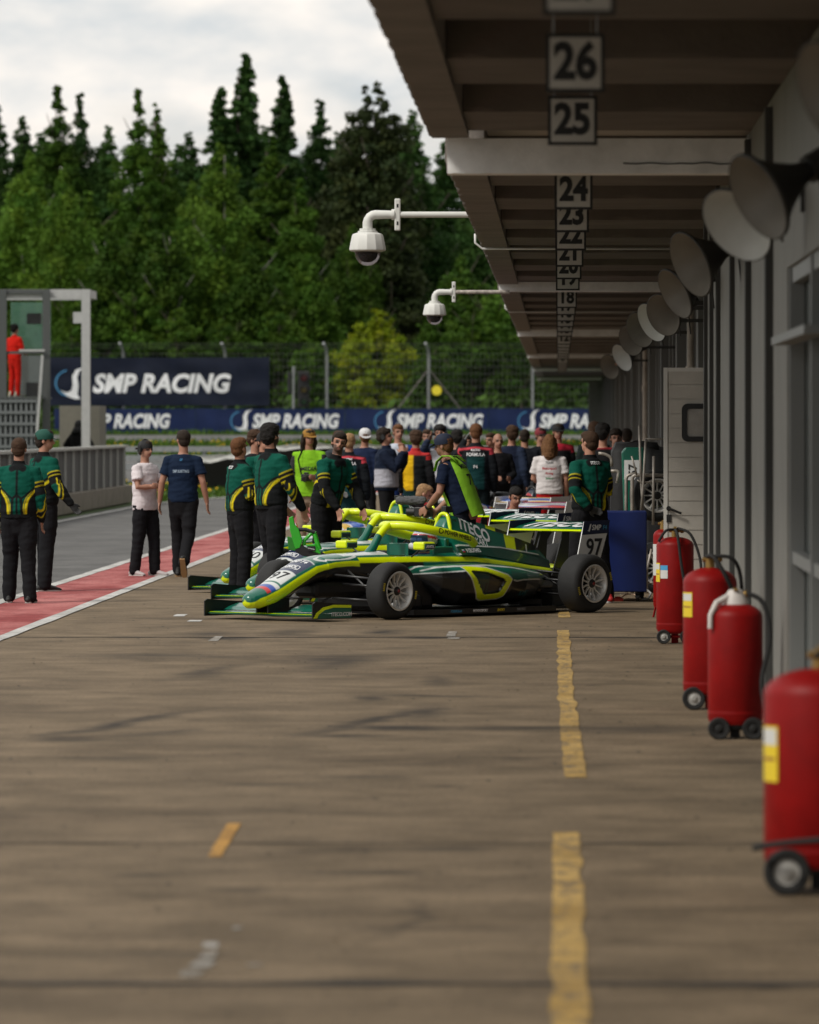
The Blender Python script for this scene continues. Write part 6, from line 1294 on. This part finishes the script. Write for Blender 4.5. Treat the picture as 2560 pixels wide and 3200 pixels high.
p['r'] = person(1534, 1690, 1.72, -40, 'man in black, face half hidden right of the tall suited man', O(top='sweater', col=plain((.012, .011, .014))), hairc='brown', seed=17, voxel=.014)
p['s'] = person(1557, 1715, 1.72, 15, 'reddish faced man in black with arms together', O(top='jacket', col=plain((.008, .008, .010))), arms=('front', 'front'), hair='bald', hairc='dark', seed=18, voxel=.012, bulk=1.08)
p['t'] = person(1600, 1705, 1.83, 150, 'curly haired man in dark navy with white sleeve marks', O(top='jacket', col=plain((.008, .012, .030), sidec=(.02, .03, .06)), loose=.03), hair='curly', hairc='brown', hy=40, hp=-10, seed=19, voxel=.012)
p['u'] = person(1718, 1750, 1.72, 178, 'woman with long curly hair in white t-shirt and red trousers, back turned', O(top='t_shirt', col=plain((.66, .62, .62)), sleeve=.38, loose=.03, hem=.93, pants=(.42, .008, .012), shoe=(.5, .5, .5)), hair='long', hairc='curly', seed=20, arms=('front', 'down'), voxel=.010)
back_text(p['u'], 'TEAM', .045, 1.37, m=mat('grey_print', (.15, .15, .15), .7)); back_text(p['u'], 'Motorsport', .05, 1.29, m=mat('red_print', (.45, .03, .04), .7), fit=.2); back_text(p['u'], 'Racing', .04, 1.22, m=mat('red_print', (.45, .03, .04), .7)); back_text(p['u'], 'School', .04, 1.15, m=mat('green_print', (.03, .25, .08), .7))
p['v'] = person(1745, 1700, 1.87, 12, 'man in black and red jacket with dark cap behind the long haired woman', O(top='jacket', col=plain((.012, .012, .014), shoulder=(1.38, (.40, .02, .04)), sleeve=(.012, .012, .014))), cap=(BLK, BLK, False), hairc='dark', seed=21, voxel=.013)
p['w'] = person(1842, 1885, 1.79, 212, 'crew man in green jacket and gloves standing behind the rear wing of the nearest car', dict(JK, shoe=(.45, .02, .02)), arms=('back', 'front'), hairc='brown', hy=12, seed=22, group=GRT, voxel=.009, legs='wide', gloves=(.03, .03, .03)); back_text(p['w'], 'ITECO', .045, 1.44, fit=.11)
p['x'] = person(1885, 1765, 1.86, 160, 'man in black with red collar trim right of the rear crew man', O(top='jacket', col=plain((.008, .008, .009), shoulder=(1.455, (.25, .02, .03)))), hair='curly', hairc='black', seed=23, voxel=.013)
p['y'] = person(1858, 1705, 1.88, 175, 'brown haired man far back, head above the rear crew man', O(top='jacket', col=plain((.012, .02, .02))), hair='thick', hairc='brown', seed=24, voxel=.014)
p['z'] = person(1690, 1690, 1.80, 30, 'man in dark clothes with red cap far back left of the woman', O(top='jacket', col=plain((.01, .012, .016))), cap=((.2, .02, .03), BLK, False), hairc='dark', seed=25, voxel=.014)
p['A'] = person(1958, 1720, 1.80, 190, 'man in black beside the garage wall behind the trolleys', O(top='jacket', col=plain((.008, .008, .009), shoulder=(1.45, (.3, .02, .02)))), hair='short', hairc='dark', seed=26, voxel=.014)
p['B'] = person(1460, 1680, 1.68, 10, 'man in black seen between headset man and tall suited man', O(top='jacket', col=plain((.010, .014, .02))), hairc='dark', seed=27, voxel=.014)
for j, (px, pf, H, fc, hc_, cl, lb) in enumerate([(1335, 1690, 1.78, 20, 'brown', (.010, .012, .016), 'man in black far back right of the yellow suited driver'),
        (1428, 1700, 1.76, 170, 'black', (.010, .010, .012), 'man in black with dark hair far back right of the headset man'), (1640, 1695, 1.78, 175, 'dark', (.012, .014, .02), 'dark haired man far back left of the red capped man'),
        (1925, 1735, 1.78, 20, 'dark', (.010, .010, .011), 'man in black between the rear crew man and the trolley'), (1060, 1700, 1.76, 30, 'brown', (.04, .05, .06), 'man in grey blue far back behind the bearded crew man')]):
    person(px, pf, H, fc, lb, O(top='sweater', col=plain(cl), pants=(.012, .012, .014)), hairc=hc_, seed=200 + j, voxel=.015, hair='thick' if j % 2 else 'short', hy=(j * 37) % 50 - 25)
# camera operator leaning over the second car
p['C'] = person(1452, 1876, 1.80, -108, 'camera operator in navy cap and lime MEDIA vest leaning over the cars', O(top='polo_shirt', col=plain(NAVY), sleeve=.36, loose=.024, pants=(.008, .010, .018)), arms=(((.22, -.12, 1.18), (.10, -.34, 1.10), (-.3, -.9, -.1)), ((.22, -.10, 1.16), (.13, -.33, 1.06), (-.2, -.9, .0))), lean=22, hp=-14, hy=-8, cap=((.006, .012, .035), (.005, .02, .05), False), hairc='ginger', beard=.5, seed=28, voxel=.009, bulk=1.1)
i = INFO[p['C'].name]
g = Geo(); U = i['U']; tz = [(.82, .224, .165), (.92, .224, .165), (1.05, .222, .163), (1.25, .230, .172), (1.36, .218, .158), (1.43, .165, .128), (1.48, .105, .098)]
vs = []; n = 32
for z, a, b in tz:
    for q in range(n + 1):
        an_ = 2 * math.pi * q / n; vs.append(U @ Vector((a * math.cos(an_) * (1 if abs(math.cos(an_)) < .75 else .98), .012 + b * math.sin(an_), z)))
fs = []
for r_ in range(len(tz) - 1):
    for q in range(n):
        ang = (q + .5) / n * 360
        if (min(ang, 360 - ang) < 32 or abs(ang - 180) < 32): continue
        fs.append((r_ * (n + 1) + q, r_ * (n + 1) + q + 1, (r_ + 1) * (n + 1) + q + 1, (r_ + 1) * (n + 1) + q))
g.add(vs, fs); M_vest = mat('vest_lime', (.24, .52, .02), .7, bump=.4, bscale=12)
for s in (-1, 1): g.tube([U @ Vector((s * .12, y, z)) for y, z in ((-.12, 1.42), (-.06, 1.50), (.02, 1.53), (.10, 1.50), (.15, 1.42))], [(.045, .008)] * 5, 8, side=(1, 0, 0))
vo = g.build('media_vest', M_vest, p['C'], True); bv = bvh_of(vo.data)
decal('lettering', text_mesh('MEDIA', .075, .002), U @ frame((0, .4, 1.36), (-1, 0, 0), (0, 0, 1)), bv, M_numb, vo, .004); decal('lettering', text_mesh('71', .17, .003), U @ frame((0, .4, 1.20), (-1, 0, 0), (0, 0, 1)), bv, M_numb, vo, .004)
# video camera with a furry microphone, held by the operator
Mt = Matrix.Translation(p['C'].location) @ Matrix.Rotation(p['C'].rotation_euler.z, 4, 'Z') @ Matrix.Scale(i['k'], 4)
hc_ = Mt @ ((i['wr'][1] + i['hd'][1] * .10 + i['wr'][-1] + i['hd'][-1] * .1) / 2)
vc = thing('video_camera', 'black video camera with grey furry microphone in the operator hands', 'camera', hc_, p['C'].rotation_euler.z)
g = Geo(); g.box(-.05, .05, -.10, .08, -.04, .06); g.cyl((0, -.1, .01), (0, -.2, .01), .04); g.box(-.012, .012, -.06, .05, .08, .095); g.build('camera_body', M_black, vc, bevel=.008)
g = Geo(); g.tube([(0, -.02, .13), (0, -.28, .13)], [.045, .045], 20, round_=True)
mm = remesh(g, .010, 1, .010, 60); mm.materials.clear(); mm.materials.append(mat('furry_grey', (.09, .09, .095), .95)); mobj('microphone', mm, vc)
g = Geo(); g.box(-.02, .02, .0, .04, .08, .11); g.cyl((0, .0, .1), (0, -.03, .12), .014); g.build('red_mount', mat('red_part', (.5, .02, .03), .4), vc)
g = Geo()
iw = i['wr'][1]; g.tube([iw + Vector((0, 0, 0)), iw - (iw - i['el'][1]).normalized() * .025], [.033, .034], 14); g.build('wristwatch', M_black, p['C'])
# photographer's camera
ih = INFO[p['h'].name]; Mt = Matrix.Translation(p['h'].location) @ Matrix.Rotation(p['h'].rotation_euler.z, 4, 'Z') @ Matrix.Scale(ih['k'], 4)
pc = thing('photo_camera', 'black photo camera hanging at the photographer in the ochre cap', 'camera', Mt @ Vector((.0, -.20, 1.10)), p['h'].rotation_euler.z)
g = Geo(); g.box(-.07, .07, -.04, .04, -.05, .05); g.cyl((.0, -.04, 0), (.0, -.16, -.02), .042, 20); g.box(-.03, .03, -.03, .03, .05, .075); g.build('camera_body', M_black, pc, bevel=.008)
g = Geo(); g.tube([(-.07, 0, .04), (-.12, .03, .25), (-.06, .12, .42)], [(.018, .003)] * 3, 8); g.build('strap', M_black, pc)
# green leaf blower held by the tall crew man
ig = INFO[p['g'].name]; Mt = Matrix.Translation(p['g'].location) @ Matrix.Rotation(p['g'].rotation_euler.z, 4, 'Z') @ Matrix.Scale(ig['k'], 4)
hb = Mt @ (ig['wr'][1] + ig['hd'][1] * .08)
M_gb = mat('blower_green', (.03, .42, .02), .4, coat=.3)
bl = thing('leaf_blower', 'bright green cordless blower with black nozzle held over the nose of the middle car', 'blower', P(905, 1670, 59.0), R(0))
def bp3(px, py, dy=0): v = P(px, py, 59.0) - Vector(bl.location); v.y += dy; return v
F2 = Matrix.Rotation(R(90), 4, 'X')
def bpr(pl, y0, y1, m, nm, par=None, bv=.006): g = Geo(); g.prism([(bp3(x, y).x, bp3(x, y).z) for x, y in pl], y0, y1, F2); return g.build(nm, m, par or bl, bevel=bv)
bpr([(903, 1618), (916, 1612), (922, 1640), (934, 1652), (946, 1690), (938, 1712), (924, 1716), (916, 1690), (908, 1660)], -.05, .05, M_gb, 'housing')
bpr([(898, 1676), (916, 1680), (926, 1722), (902, 1718)], -.04, .04, mat('vent_green_dark', (.02, .20, .015), .6), 'vent')
bpr([(930, 1690), (948, 1706), (975, 1722), (1005, 1724), (1030, 1738), (1020, 1748), (985, 1744), (945, 1736), (922, 1722)], -.045, .045, M_black, 'motor_cover')
bpr([(955, 1702), (985, 1700), (1003, 1726), (1004, 1732), (975, 1722)], -.052, .052, M_gb, 'shroud')
g = Geo(); g.tube([bp3(984, 1668), bp3(990, 1690), bp3(999, 1718)], [.022, .024, .028], 12); g.tube([bp3(986, 1666), bp3(978, 1662), bp3(952, 1688), bp3(950, 1704)], [.02, .018, .018, .02], 12); g.build('handle', M_gb, bl, 40)
g = Geo(); g.tube([bp3(930, 1655, -.004), bp3(955, 1655, -.004), bp3(984, 1664, -.004)], .020, 12); g.build('grip', M_black, bl, 40)
g = Geo(); g.box(bp3(962, 0).x, bp3(986, 0).x, -.06, -.0535, bp3(0, 1722).z, bp3(0, 1706).z); pn = g.build('name_panel', M_black, bl)
put_text('lettering', 'greenworks', .020, frame(bp3(974, 1714, -.062), (1, 0, -.25), (.25, 0, 1)), M_letter, pn, .0003, sx=.7)
g = Geo(); g.tube([bp3(926, 1634, 0), bp3(930, 1645, -.02), bp3(927, 1660, -.01)], .006, 6); g.build('orange_trigger', mat('orange_plastic', (.7, .15, .01), .4), bl)
# marshal on the stand, hooded watcher behind the wall
p['D'] = person(47, 0, 1.74, 140, 'marshal in red overalls standing on the stand platform', O(top='overall', col=plain((.55, .012, .006)), pants=(.50, .012, .006), shoe=(.4, .38, .3), collar=.03), arms=('front', 'front'), hairc='black', hair='thick', seed=31, Y=137.6, z0=SP(0, 1240).z, voxel=.014)
p['E'] = person(248, 0, 1.72, 170, 'person in black hooded coat leaning on the far side of the pit wall', O(top='hooded_coat', col=plain((.006, .006, .006)), collar=.05, loose=.05), arms=('hip', 'hip'), hairc='black', hair='thick', seed=32, Y=139, z0=.2, voxel=.014, bulk=1.15)
g = Geo(); HE = INFO[p['E'].name]['HM']; g.ball(HE @ Vector((0, .02, .17)), (.12, .13, .14)); g.tube([HE @ Vector((0, .03, .12)), HE @ Vector((0, .05, -.03))], [.13, .20], 16); g.build('hood', mat('coat_black', (.006, .006, .006), .9), p['E'], True)
# people crouching between the cars
for (px, py, Y, hcx, face, lb, topc) in ((1267, 1537, 71.5, 'blond', 100, 'crouching man with light brown hair behind the red capped onboard camera', (.012, .012, .014)), (1528, 1540, 67.5, 'brown', -70, 'crouching man with short brown hair near the rear wings', (.30, .02, .03)), (1592, 1545, 71.0, 'black', 20, 'crouching dark haired person beside the blue and white car', (.25, .02, .03))):
    zt = EYE - (py - HY) * Y / FPX; q = person(px, 0, 1.76, face, lb, O(top='jacket', col=plain(topc)), lean=20, hairc=hcx, seed=int(px) % 97, Y=Y, z0=0, voxel=.013, legs='squat', drop=1.62 - zt)
# drivers in the cars
def driver(car, helm, lb):
    d = thing('person', lb, 'person', car.location, CAR_ROT, 'drivers sitting in the cars')
    g = Geo(); g.tube([(-1.35, 0, .22), (-1.30, 0, .42), (-1.26, 0, .55), (-1.25, 0, .62)], [(.15, .11), (.18, .12), (.15, .10), (.06, .06)], 18, side=(0, 1, 0), round_=True); g.ball((-1.23, 0, .70), (.08, .07, .10))
    for s in (-1, 1):
        w0 = Vector((-.86, s * .10, .50)); g.tube([(-1.27, s * .16, .53), (-1.1, s * .20, .40), w0], [.055, .048, .032], 12, round_=True); g.tube([w0, w0 + Vector((.05, -s * .01, .01))], [.03, .028], 10, round_=True)
        for q in range(4): g.tube([w0 + Vector((.05, -s * .01, .025 - q * .018)), w0 + Vector((.085, -s * .02, .025 - q * .018)), w0 + Vector((.075, -s * .05, .022 - q * .018))], .0085, 8, round_=True)
        g.tube([w0 + Vector((.03, -s * .02, .03)), w0 + Vector((.06, -s * .045, .04))], .010, 8, round_=True)
    me = remesh(g, .012, 1); c = co(me); col = np.tile(np.array([.03, .05, .16]), (len(c), 1)); col[c[:, 2] > .6] = SK; col[(c[:, 0] > -.9)] = (.02, .02, .022); me.materials.clear(); me.materials.append(M_skin); paint(me, col); mobj('body', me, d)
    g = Geo(); g.ball((-1.235, 0, .725), (.145, .118, .125), 32); g.tube([(-1.10, -.05, .665), (-1.085, 0, .66), (-1.10, .05, .665)], .035, 12, round_=True); hm = remesh(g, .008, 2); c = co(hm); col = np.tile(np.array([.60, .60, .62]), (len(c), 1)); col[(np.abs(c[:, 2] - .75 - (c[:, 0] + 1.235) * .2) < .014)] = (.5, .02, .03); col[c[:, 2] > .80] = (.03, .10, .35); col[(c[:, 2] < .69) & (c[:, 0] < -1.2)] = (.02, .05, .25); hm.materials.clear(); hm.materials.append(mat('helmet_gloss', (1, 1, 1), .2, coat=.6, vcol='Col')); paint(hm, col); ho = mobj('helmet', hm, d)
    g = Geo(); n = 14; vs = []
    for z, dx in ((.70, 0), (.735, .004), (.775, -.008)):
        for k in range(n + 1): a = R(-62 + 124 * k / n); vs.append((-1.235 + (.150 + dx) * math.cos(a), (.124 + dx * .6) * math.sin(a), z))
    g.add(vs, [(r_ * (n + 1) + k, r_ * (n + 1) + k + 1, (r_ + 1) * (n + 1) + k + 1, (r_ + 1) * (n + 1) + k) for r_ in range(2) for k in range(n)]); g.build('visor', mat('visor_blue', (.03, .07, .14), .06, .6), ho, True)
    return d
driver(car1, 0, 'driver in white and blue helmet sitting in the nearest car'); driver(car2, 0, 'driver with white helmet sitting in the second car'); driver(car3, 0, 'driver with white helmet sitting in the third car')
# ------------------------------------------------------------------ trolleys, cabinet and gear by the garages
M_tube = mat('worn_steel_tube', (.38, .34, .30), .45, .3, var=.35, vscale=8)
def rel(o): l = Vector(o.location); return lambda px, py, Y: P(px, py, Y) - l
YB = 60.0
c0 = P(1954, 1850, YB); cab = thing('trolley_cabinet', 'blue sheet metal trolley cabinet behind the rear wheel of the nearest car', 'cabinet', (c0.x, YB, 0))
g = Geo(); w = .225; g.box(-w, w, 0, .6, .10, EYE - (1598 - HY) * YB / FPX); g.build('body', mat('cabinet_blue', (.006, .020, .13), .45, var=.12, vscale=4), cab, bevel=.012)
for x, y in ((-.18, .05), (.13, .06), (-.18, .55), (.18, .55)):
    g = Geo(); g.cyl((x - .018, y, .04), (x + .018, y, .04), .04, 18); g.box(x - .025, x + .025, y - .01, y + .01, .04, .098); g.build('castor', M_black, cab, 40)
YT = 63.0
tr = thing('wheel_trolley', 'worn steel tube trolley carrying loose wheels beside the pale door', 'trolley', (P(2010, 0, YT).x, YT, 0)); r_ = rel(tr)
def tb_(pts, rad, Y=YT, dy=0, nm='tube'):
    g = Geo(); q = []
    v = [r_(x, y, Y) + Vector((0, dy, 0)) for x, y in pts]
    for i in range(len(v)):
        if 0 < i < len(v) - 1:
            a = (v[i - 1] - v[i]).normalized(); b = (v[i + 1] - v[i]).normalized(); k = min(.05, (v[i - 1] - v[i]).length * .4, (v[i + 1] - v[i]).length * .4)
            for t in (0, .25, .5, .75, 1): q.append((v[i] + a * k) * (1 - t) ** 2 + v[i] * 2 * t * (1 - t) + (v[i] + b * k) * t * t)
        else: q.append(v[i])
    g.tube(q, rad, 10); g.build(nm, M_tube, tr, True)
tb_([(1976, 1862), (1976, 1485), (2085, 1485)], .020); tb_([(1958, 1862), (1958, 1487), (1990, 1480)], .018, dy=.25); tb_([(1998, 1330), (2003, 1500), (2022, 1750), (2022, 1860)], .014, dy=-.02)
tb_([(2018, 1372), (2010, 1520), (2003, 1600)], .014, dy=-.05); tb_([(2043, 1425), (2041, 1640)], .016, dy=-.06); tb_([(2016, 1372), (2085, 1372)], .010); tb_([(1974, 1425), (1990, 1484)], .011, dy=-.08)
tb_([(2036, 1715), (2015, 1810)], .014, dy=-.08); tb_([(1992, 1500), (2002, 1507), (2085, 1505)], .008, dy=-.04); tb_([(2010, 1820), (2090, 1822)], .014); tb_([(1872, 1418), (1893, 1420), (1914, 1432), (1915, 1460)], .018, dy=1); tb_([(1905, 1474), (1937, 1472), (1930, 1512)], .018, dy=.6)
for (px, py, Y, fl) in ((2050, 1548, YT + .2, 1), (2052, 1775, YT + .25, 2)):
    c = P(px, py, Y); h = thing('loose_wheel', ('spare slick wheel standing on the upper rail of the tube trolley', 'spare slick wheel lying low in the tube trolley')[fl - 1], 'wheel', c, R(180 + 8))
    for nm, me in zip(('hub', 'tyre', 'rim'), (WR_[2], WR_[0], WR_[1])): o = mobj(nm, me, h)
    g = Geo()
    for k in range(8):
        a = R(200 + k * 20); g.ball((.10 * math.cos(a), .0, .10 * math.sin(a)), (.022, .01, .03))
    g.build('painted_blades', mat('blade_lime', (.5, .55, .02), .4), h)
nb = thing('nose_cone', 'upright green and white spare nose cone leaning in the trolley', 'nose cone', (P(1972, 0, YT + .5).x, YT + .5, 0)); rn = rel(nb)
a0, a1 = rn(1945, 1500, YT + .5), rn(2012, 1398, YT + .5); g = Geo()
pts = [(a0.x + .02, .75), (a0.x, a0.z + .02), (a0.x - .01, a1.z - .05), (a0.x + .03, a1.z), (a1.x, a1.z), (a1.x, .75)]; g.prism(pts, 0, .14, Matrix.Rotation(R(90), 4, 'X') @ Matrix.Translation((0, 0, -.1))); g.build('shell', M_green, nb, bevel=.02)
g = Geo(); g.box(a0.x + .02, a1.x - .03, -.05, -.042, a0.z, a0.z + .22); g.build('white_panel', M_numw, nb); put_text('lettering', '57', .13, frame(((a0.x + a1.x) / 2, -.054, a0.z + .11), (0, 0, 1), (-1, 0, 0)), M_numb, nb, .002)
# dark cover and gear stacks that fill the shade by the garages
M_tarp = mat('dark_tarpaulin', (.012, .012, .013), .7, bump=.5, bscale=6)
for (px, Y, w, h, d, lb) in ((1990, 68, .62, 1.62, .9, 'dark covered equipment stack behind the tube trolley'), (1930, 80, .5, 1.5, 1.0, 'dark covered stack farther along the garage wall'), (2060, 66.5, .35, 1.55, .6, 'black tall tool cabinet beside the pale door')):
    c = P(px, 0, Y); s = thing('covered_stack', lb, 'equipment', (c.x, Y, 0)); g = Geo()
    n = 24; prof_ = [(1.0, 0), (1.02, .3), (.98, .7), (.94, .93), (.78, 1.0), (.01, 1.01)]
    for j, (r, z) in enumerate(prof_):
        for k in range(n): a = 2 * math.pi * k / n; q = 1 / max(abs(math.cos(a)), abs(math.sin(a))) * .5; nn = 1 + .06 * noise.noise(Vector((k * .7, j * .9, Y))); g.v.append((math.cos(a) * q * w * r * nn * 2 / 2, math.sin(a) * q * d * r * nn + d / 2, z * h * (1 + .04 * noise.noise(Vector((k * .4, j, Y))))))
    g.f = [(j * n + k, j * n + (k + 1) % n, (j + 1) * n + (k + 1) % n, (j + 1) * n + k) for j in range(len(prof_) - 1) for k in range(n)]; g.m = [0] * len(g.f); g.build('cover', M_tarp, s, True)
# cables on the ground
for i, (pts, c_, lb) in enumerate(([[(1925, 1873), (1940, 1860), (1960, 1846), (1985, 1850), (2000, 1872), (1960, 1877), (1935, 1877)], (.45, .30, .20), 'pale orange cable loop lying under the blue cabinet'], [[(2005, 1878), (2025, 1865), (2035, 1845), (2022, 1828), (2005, 1836), (2000, 1855), (2015, 1874)], (.40, .38, .36), 'white cable coil beside the slim extinguisher'])):
    c = G(pts[0][0], 1876); g = Geo(); q = [P(x, y, 61 + (y < 1860) * .3) for x, y in pts]; q = [Vector((v.x, 60.2 + (1880 - y) * .03, max(.012, v.z * .6))) for v, (x, y) in zip(q, pts)]; g.tube(q, .011, 8)
    tag(g.build('cable', mat('cable%d' % i, c_, .5), None, True), lb, 'cable')
g = Geo(); g.box(-.06, .06, -.03, .03, .0, .035); g.box(-.03, .03, -.02, .02, .036, .05); o = g.build('power_plug', mat('plug_red', (.4, .03, .02), .5), None, bevel=.006); o.location = (G(1930, 1878).x, 60.1, 0); tag(o, 'small red connector on the ground left of the blue cabinet', 'plug')

# ------------------------------------------------------------------ more racing cars parked deeper in the row
def livery(base, a, b):
    m = bpy.data.materials.new('livery_mix'); m.use_nodes = True; t = m.node_tree; L = t.links; p_ = t.nodes['Principled BSDF']; p_.inputs['Roughness'].default_value = .3; p_.inputs['Coat Weight'].default_value = .4
    tc = N(t, 'ShaderNodeTexCoord'); n = N(t, 'ShaderNodeTexWave', Scale=1.1, Distortion=6.0, Detail=2.0); n.inputs['Detail Scale'].default_value = .6; L.new(tc.outputs['Object'], n.inputs['Vector'])
    r = N(t, 'ShaderNodeValToRGB'); r.color_ramp.interpolation = 'CONSTANT'; e = r.color_ramp.elements; e[0].color = (*base, 1); e[1].position = .55; e[1].color = (*a, 1); x = e.new(.80); x.color = (*b, 1)
    L.new(n.outputs[0], r.inputs[0]); L.new(r.outputs[0], p_.inputs['Base Color']); return m
def recolour(root, m, lime):
    for o in root.children_recursive:
        if o.type == 'MESH':
            nm = o.name.split('.')[0]
            if nm in ('body', 'engine_cover', 'side_pod', 'front_wing', 'rear_wing', 'front_flap', 'rear_flap', 'headrest', 'cockpit_surround'):
                o.material_slots[0].link = 'OBJECT'; o.material_slots[0].material = m
            elif nm in ('halo', 'halo_arm', 'halo_pillar', 'roll_hoop', 'mirror', 'wing_edge', 'rear_wing_edge', 'beam_wing', 'lime_band', 'green_field', 'mirror_panel'):
                o.material_slots[0].link = 'OBJECT'; o.material_slots[0].material = lime
for o in (car2, car3): o['label'] = o['label']
mk = [(-.15, 14.6, livery((.58, .58, .60), (.02, .09, .40), (.50, .03, .03)), M_carbon, 'white and blue racing car parked behind the green ones'),
      (-.35, 19.0, livery((.03, .10, .42), (.60, .60, .62), (.55, .34, .02)), mat('white_halo', (.5, .5, .5), .4), 'blue and white racing car deeper in the row, crowd around it'),
      (.75, 24.0, livery((.55, .55, .56), (.45, .02, .03), (.02, .03, .05)), M_carbon, 'white and red racing car near the garages'), ]
for i, (dx, dy, m, hm, lb) in enumerate(mk):
    c = copy_tree(car3); c.location = (CAR1[0] + dx, CAR1[1] + dy, 0); c['label'] = lb; c['group'] = 'racing cars of other teams in the row'
    for o in list(c.children_recursive):
        if o.name.split('.')[0] in ('lettering', 'number', 'emblem', 'emblem_arc', 'flag_band', 'panel_outline', 'navy_panel'): bpy.data.objects.remove(o)
    recolour(c, m, hm)
# ------------------------------------------------------------------ tidy: the scratch scene is not needed any more
bpy.data.scenes.remove(tmp)
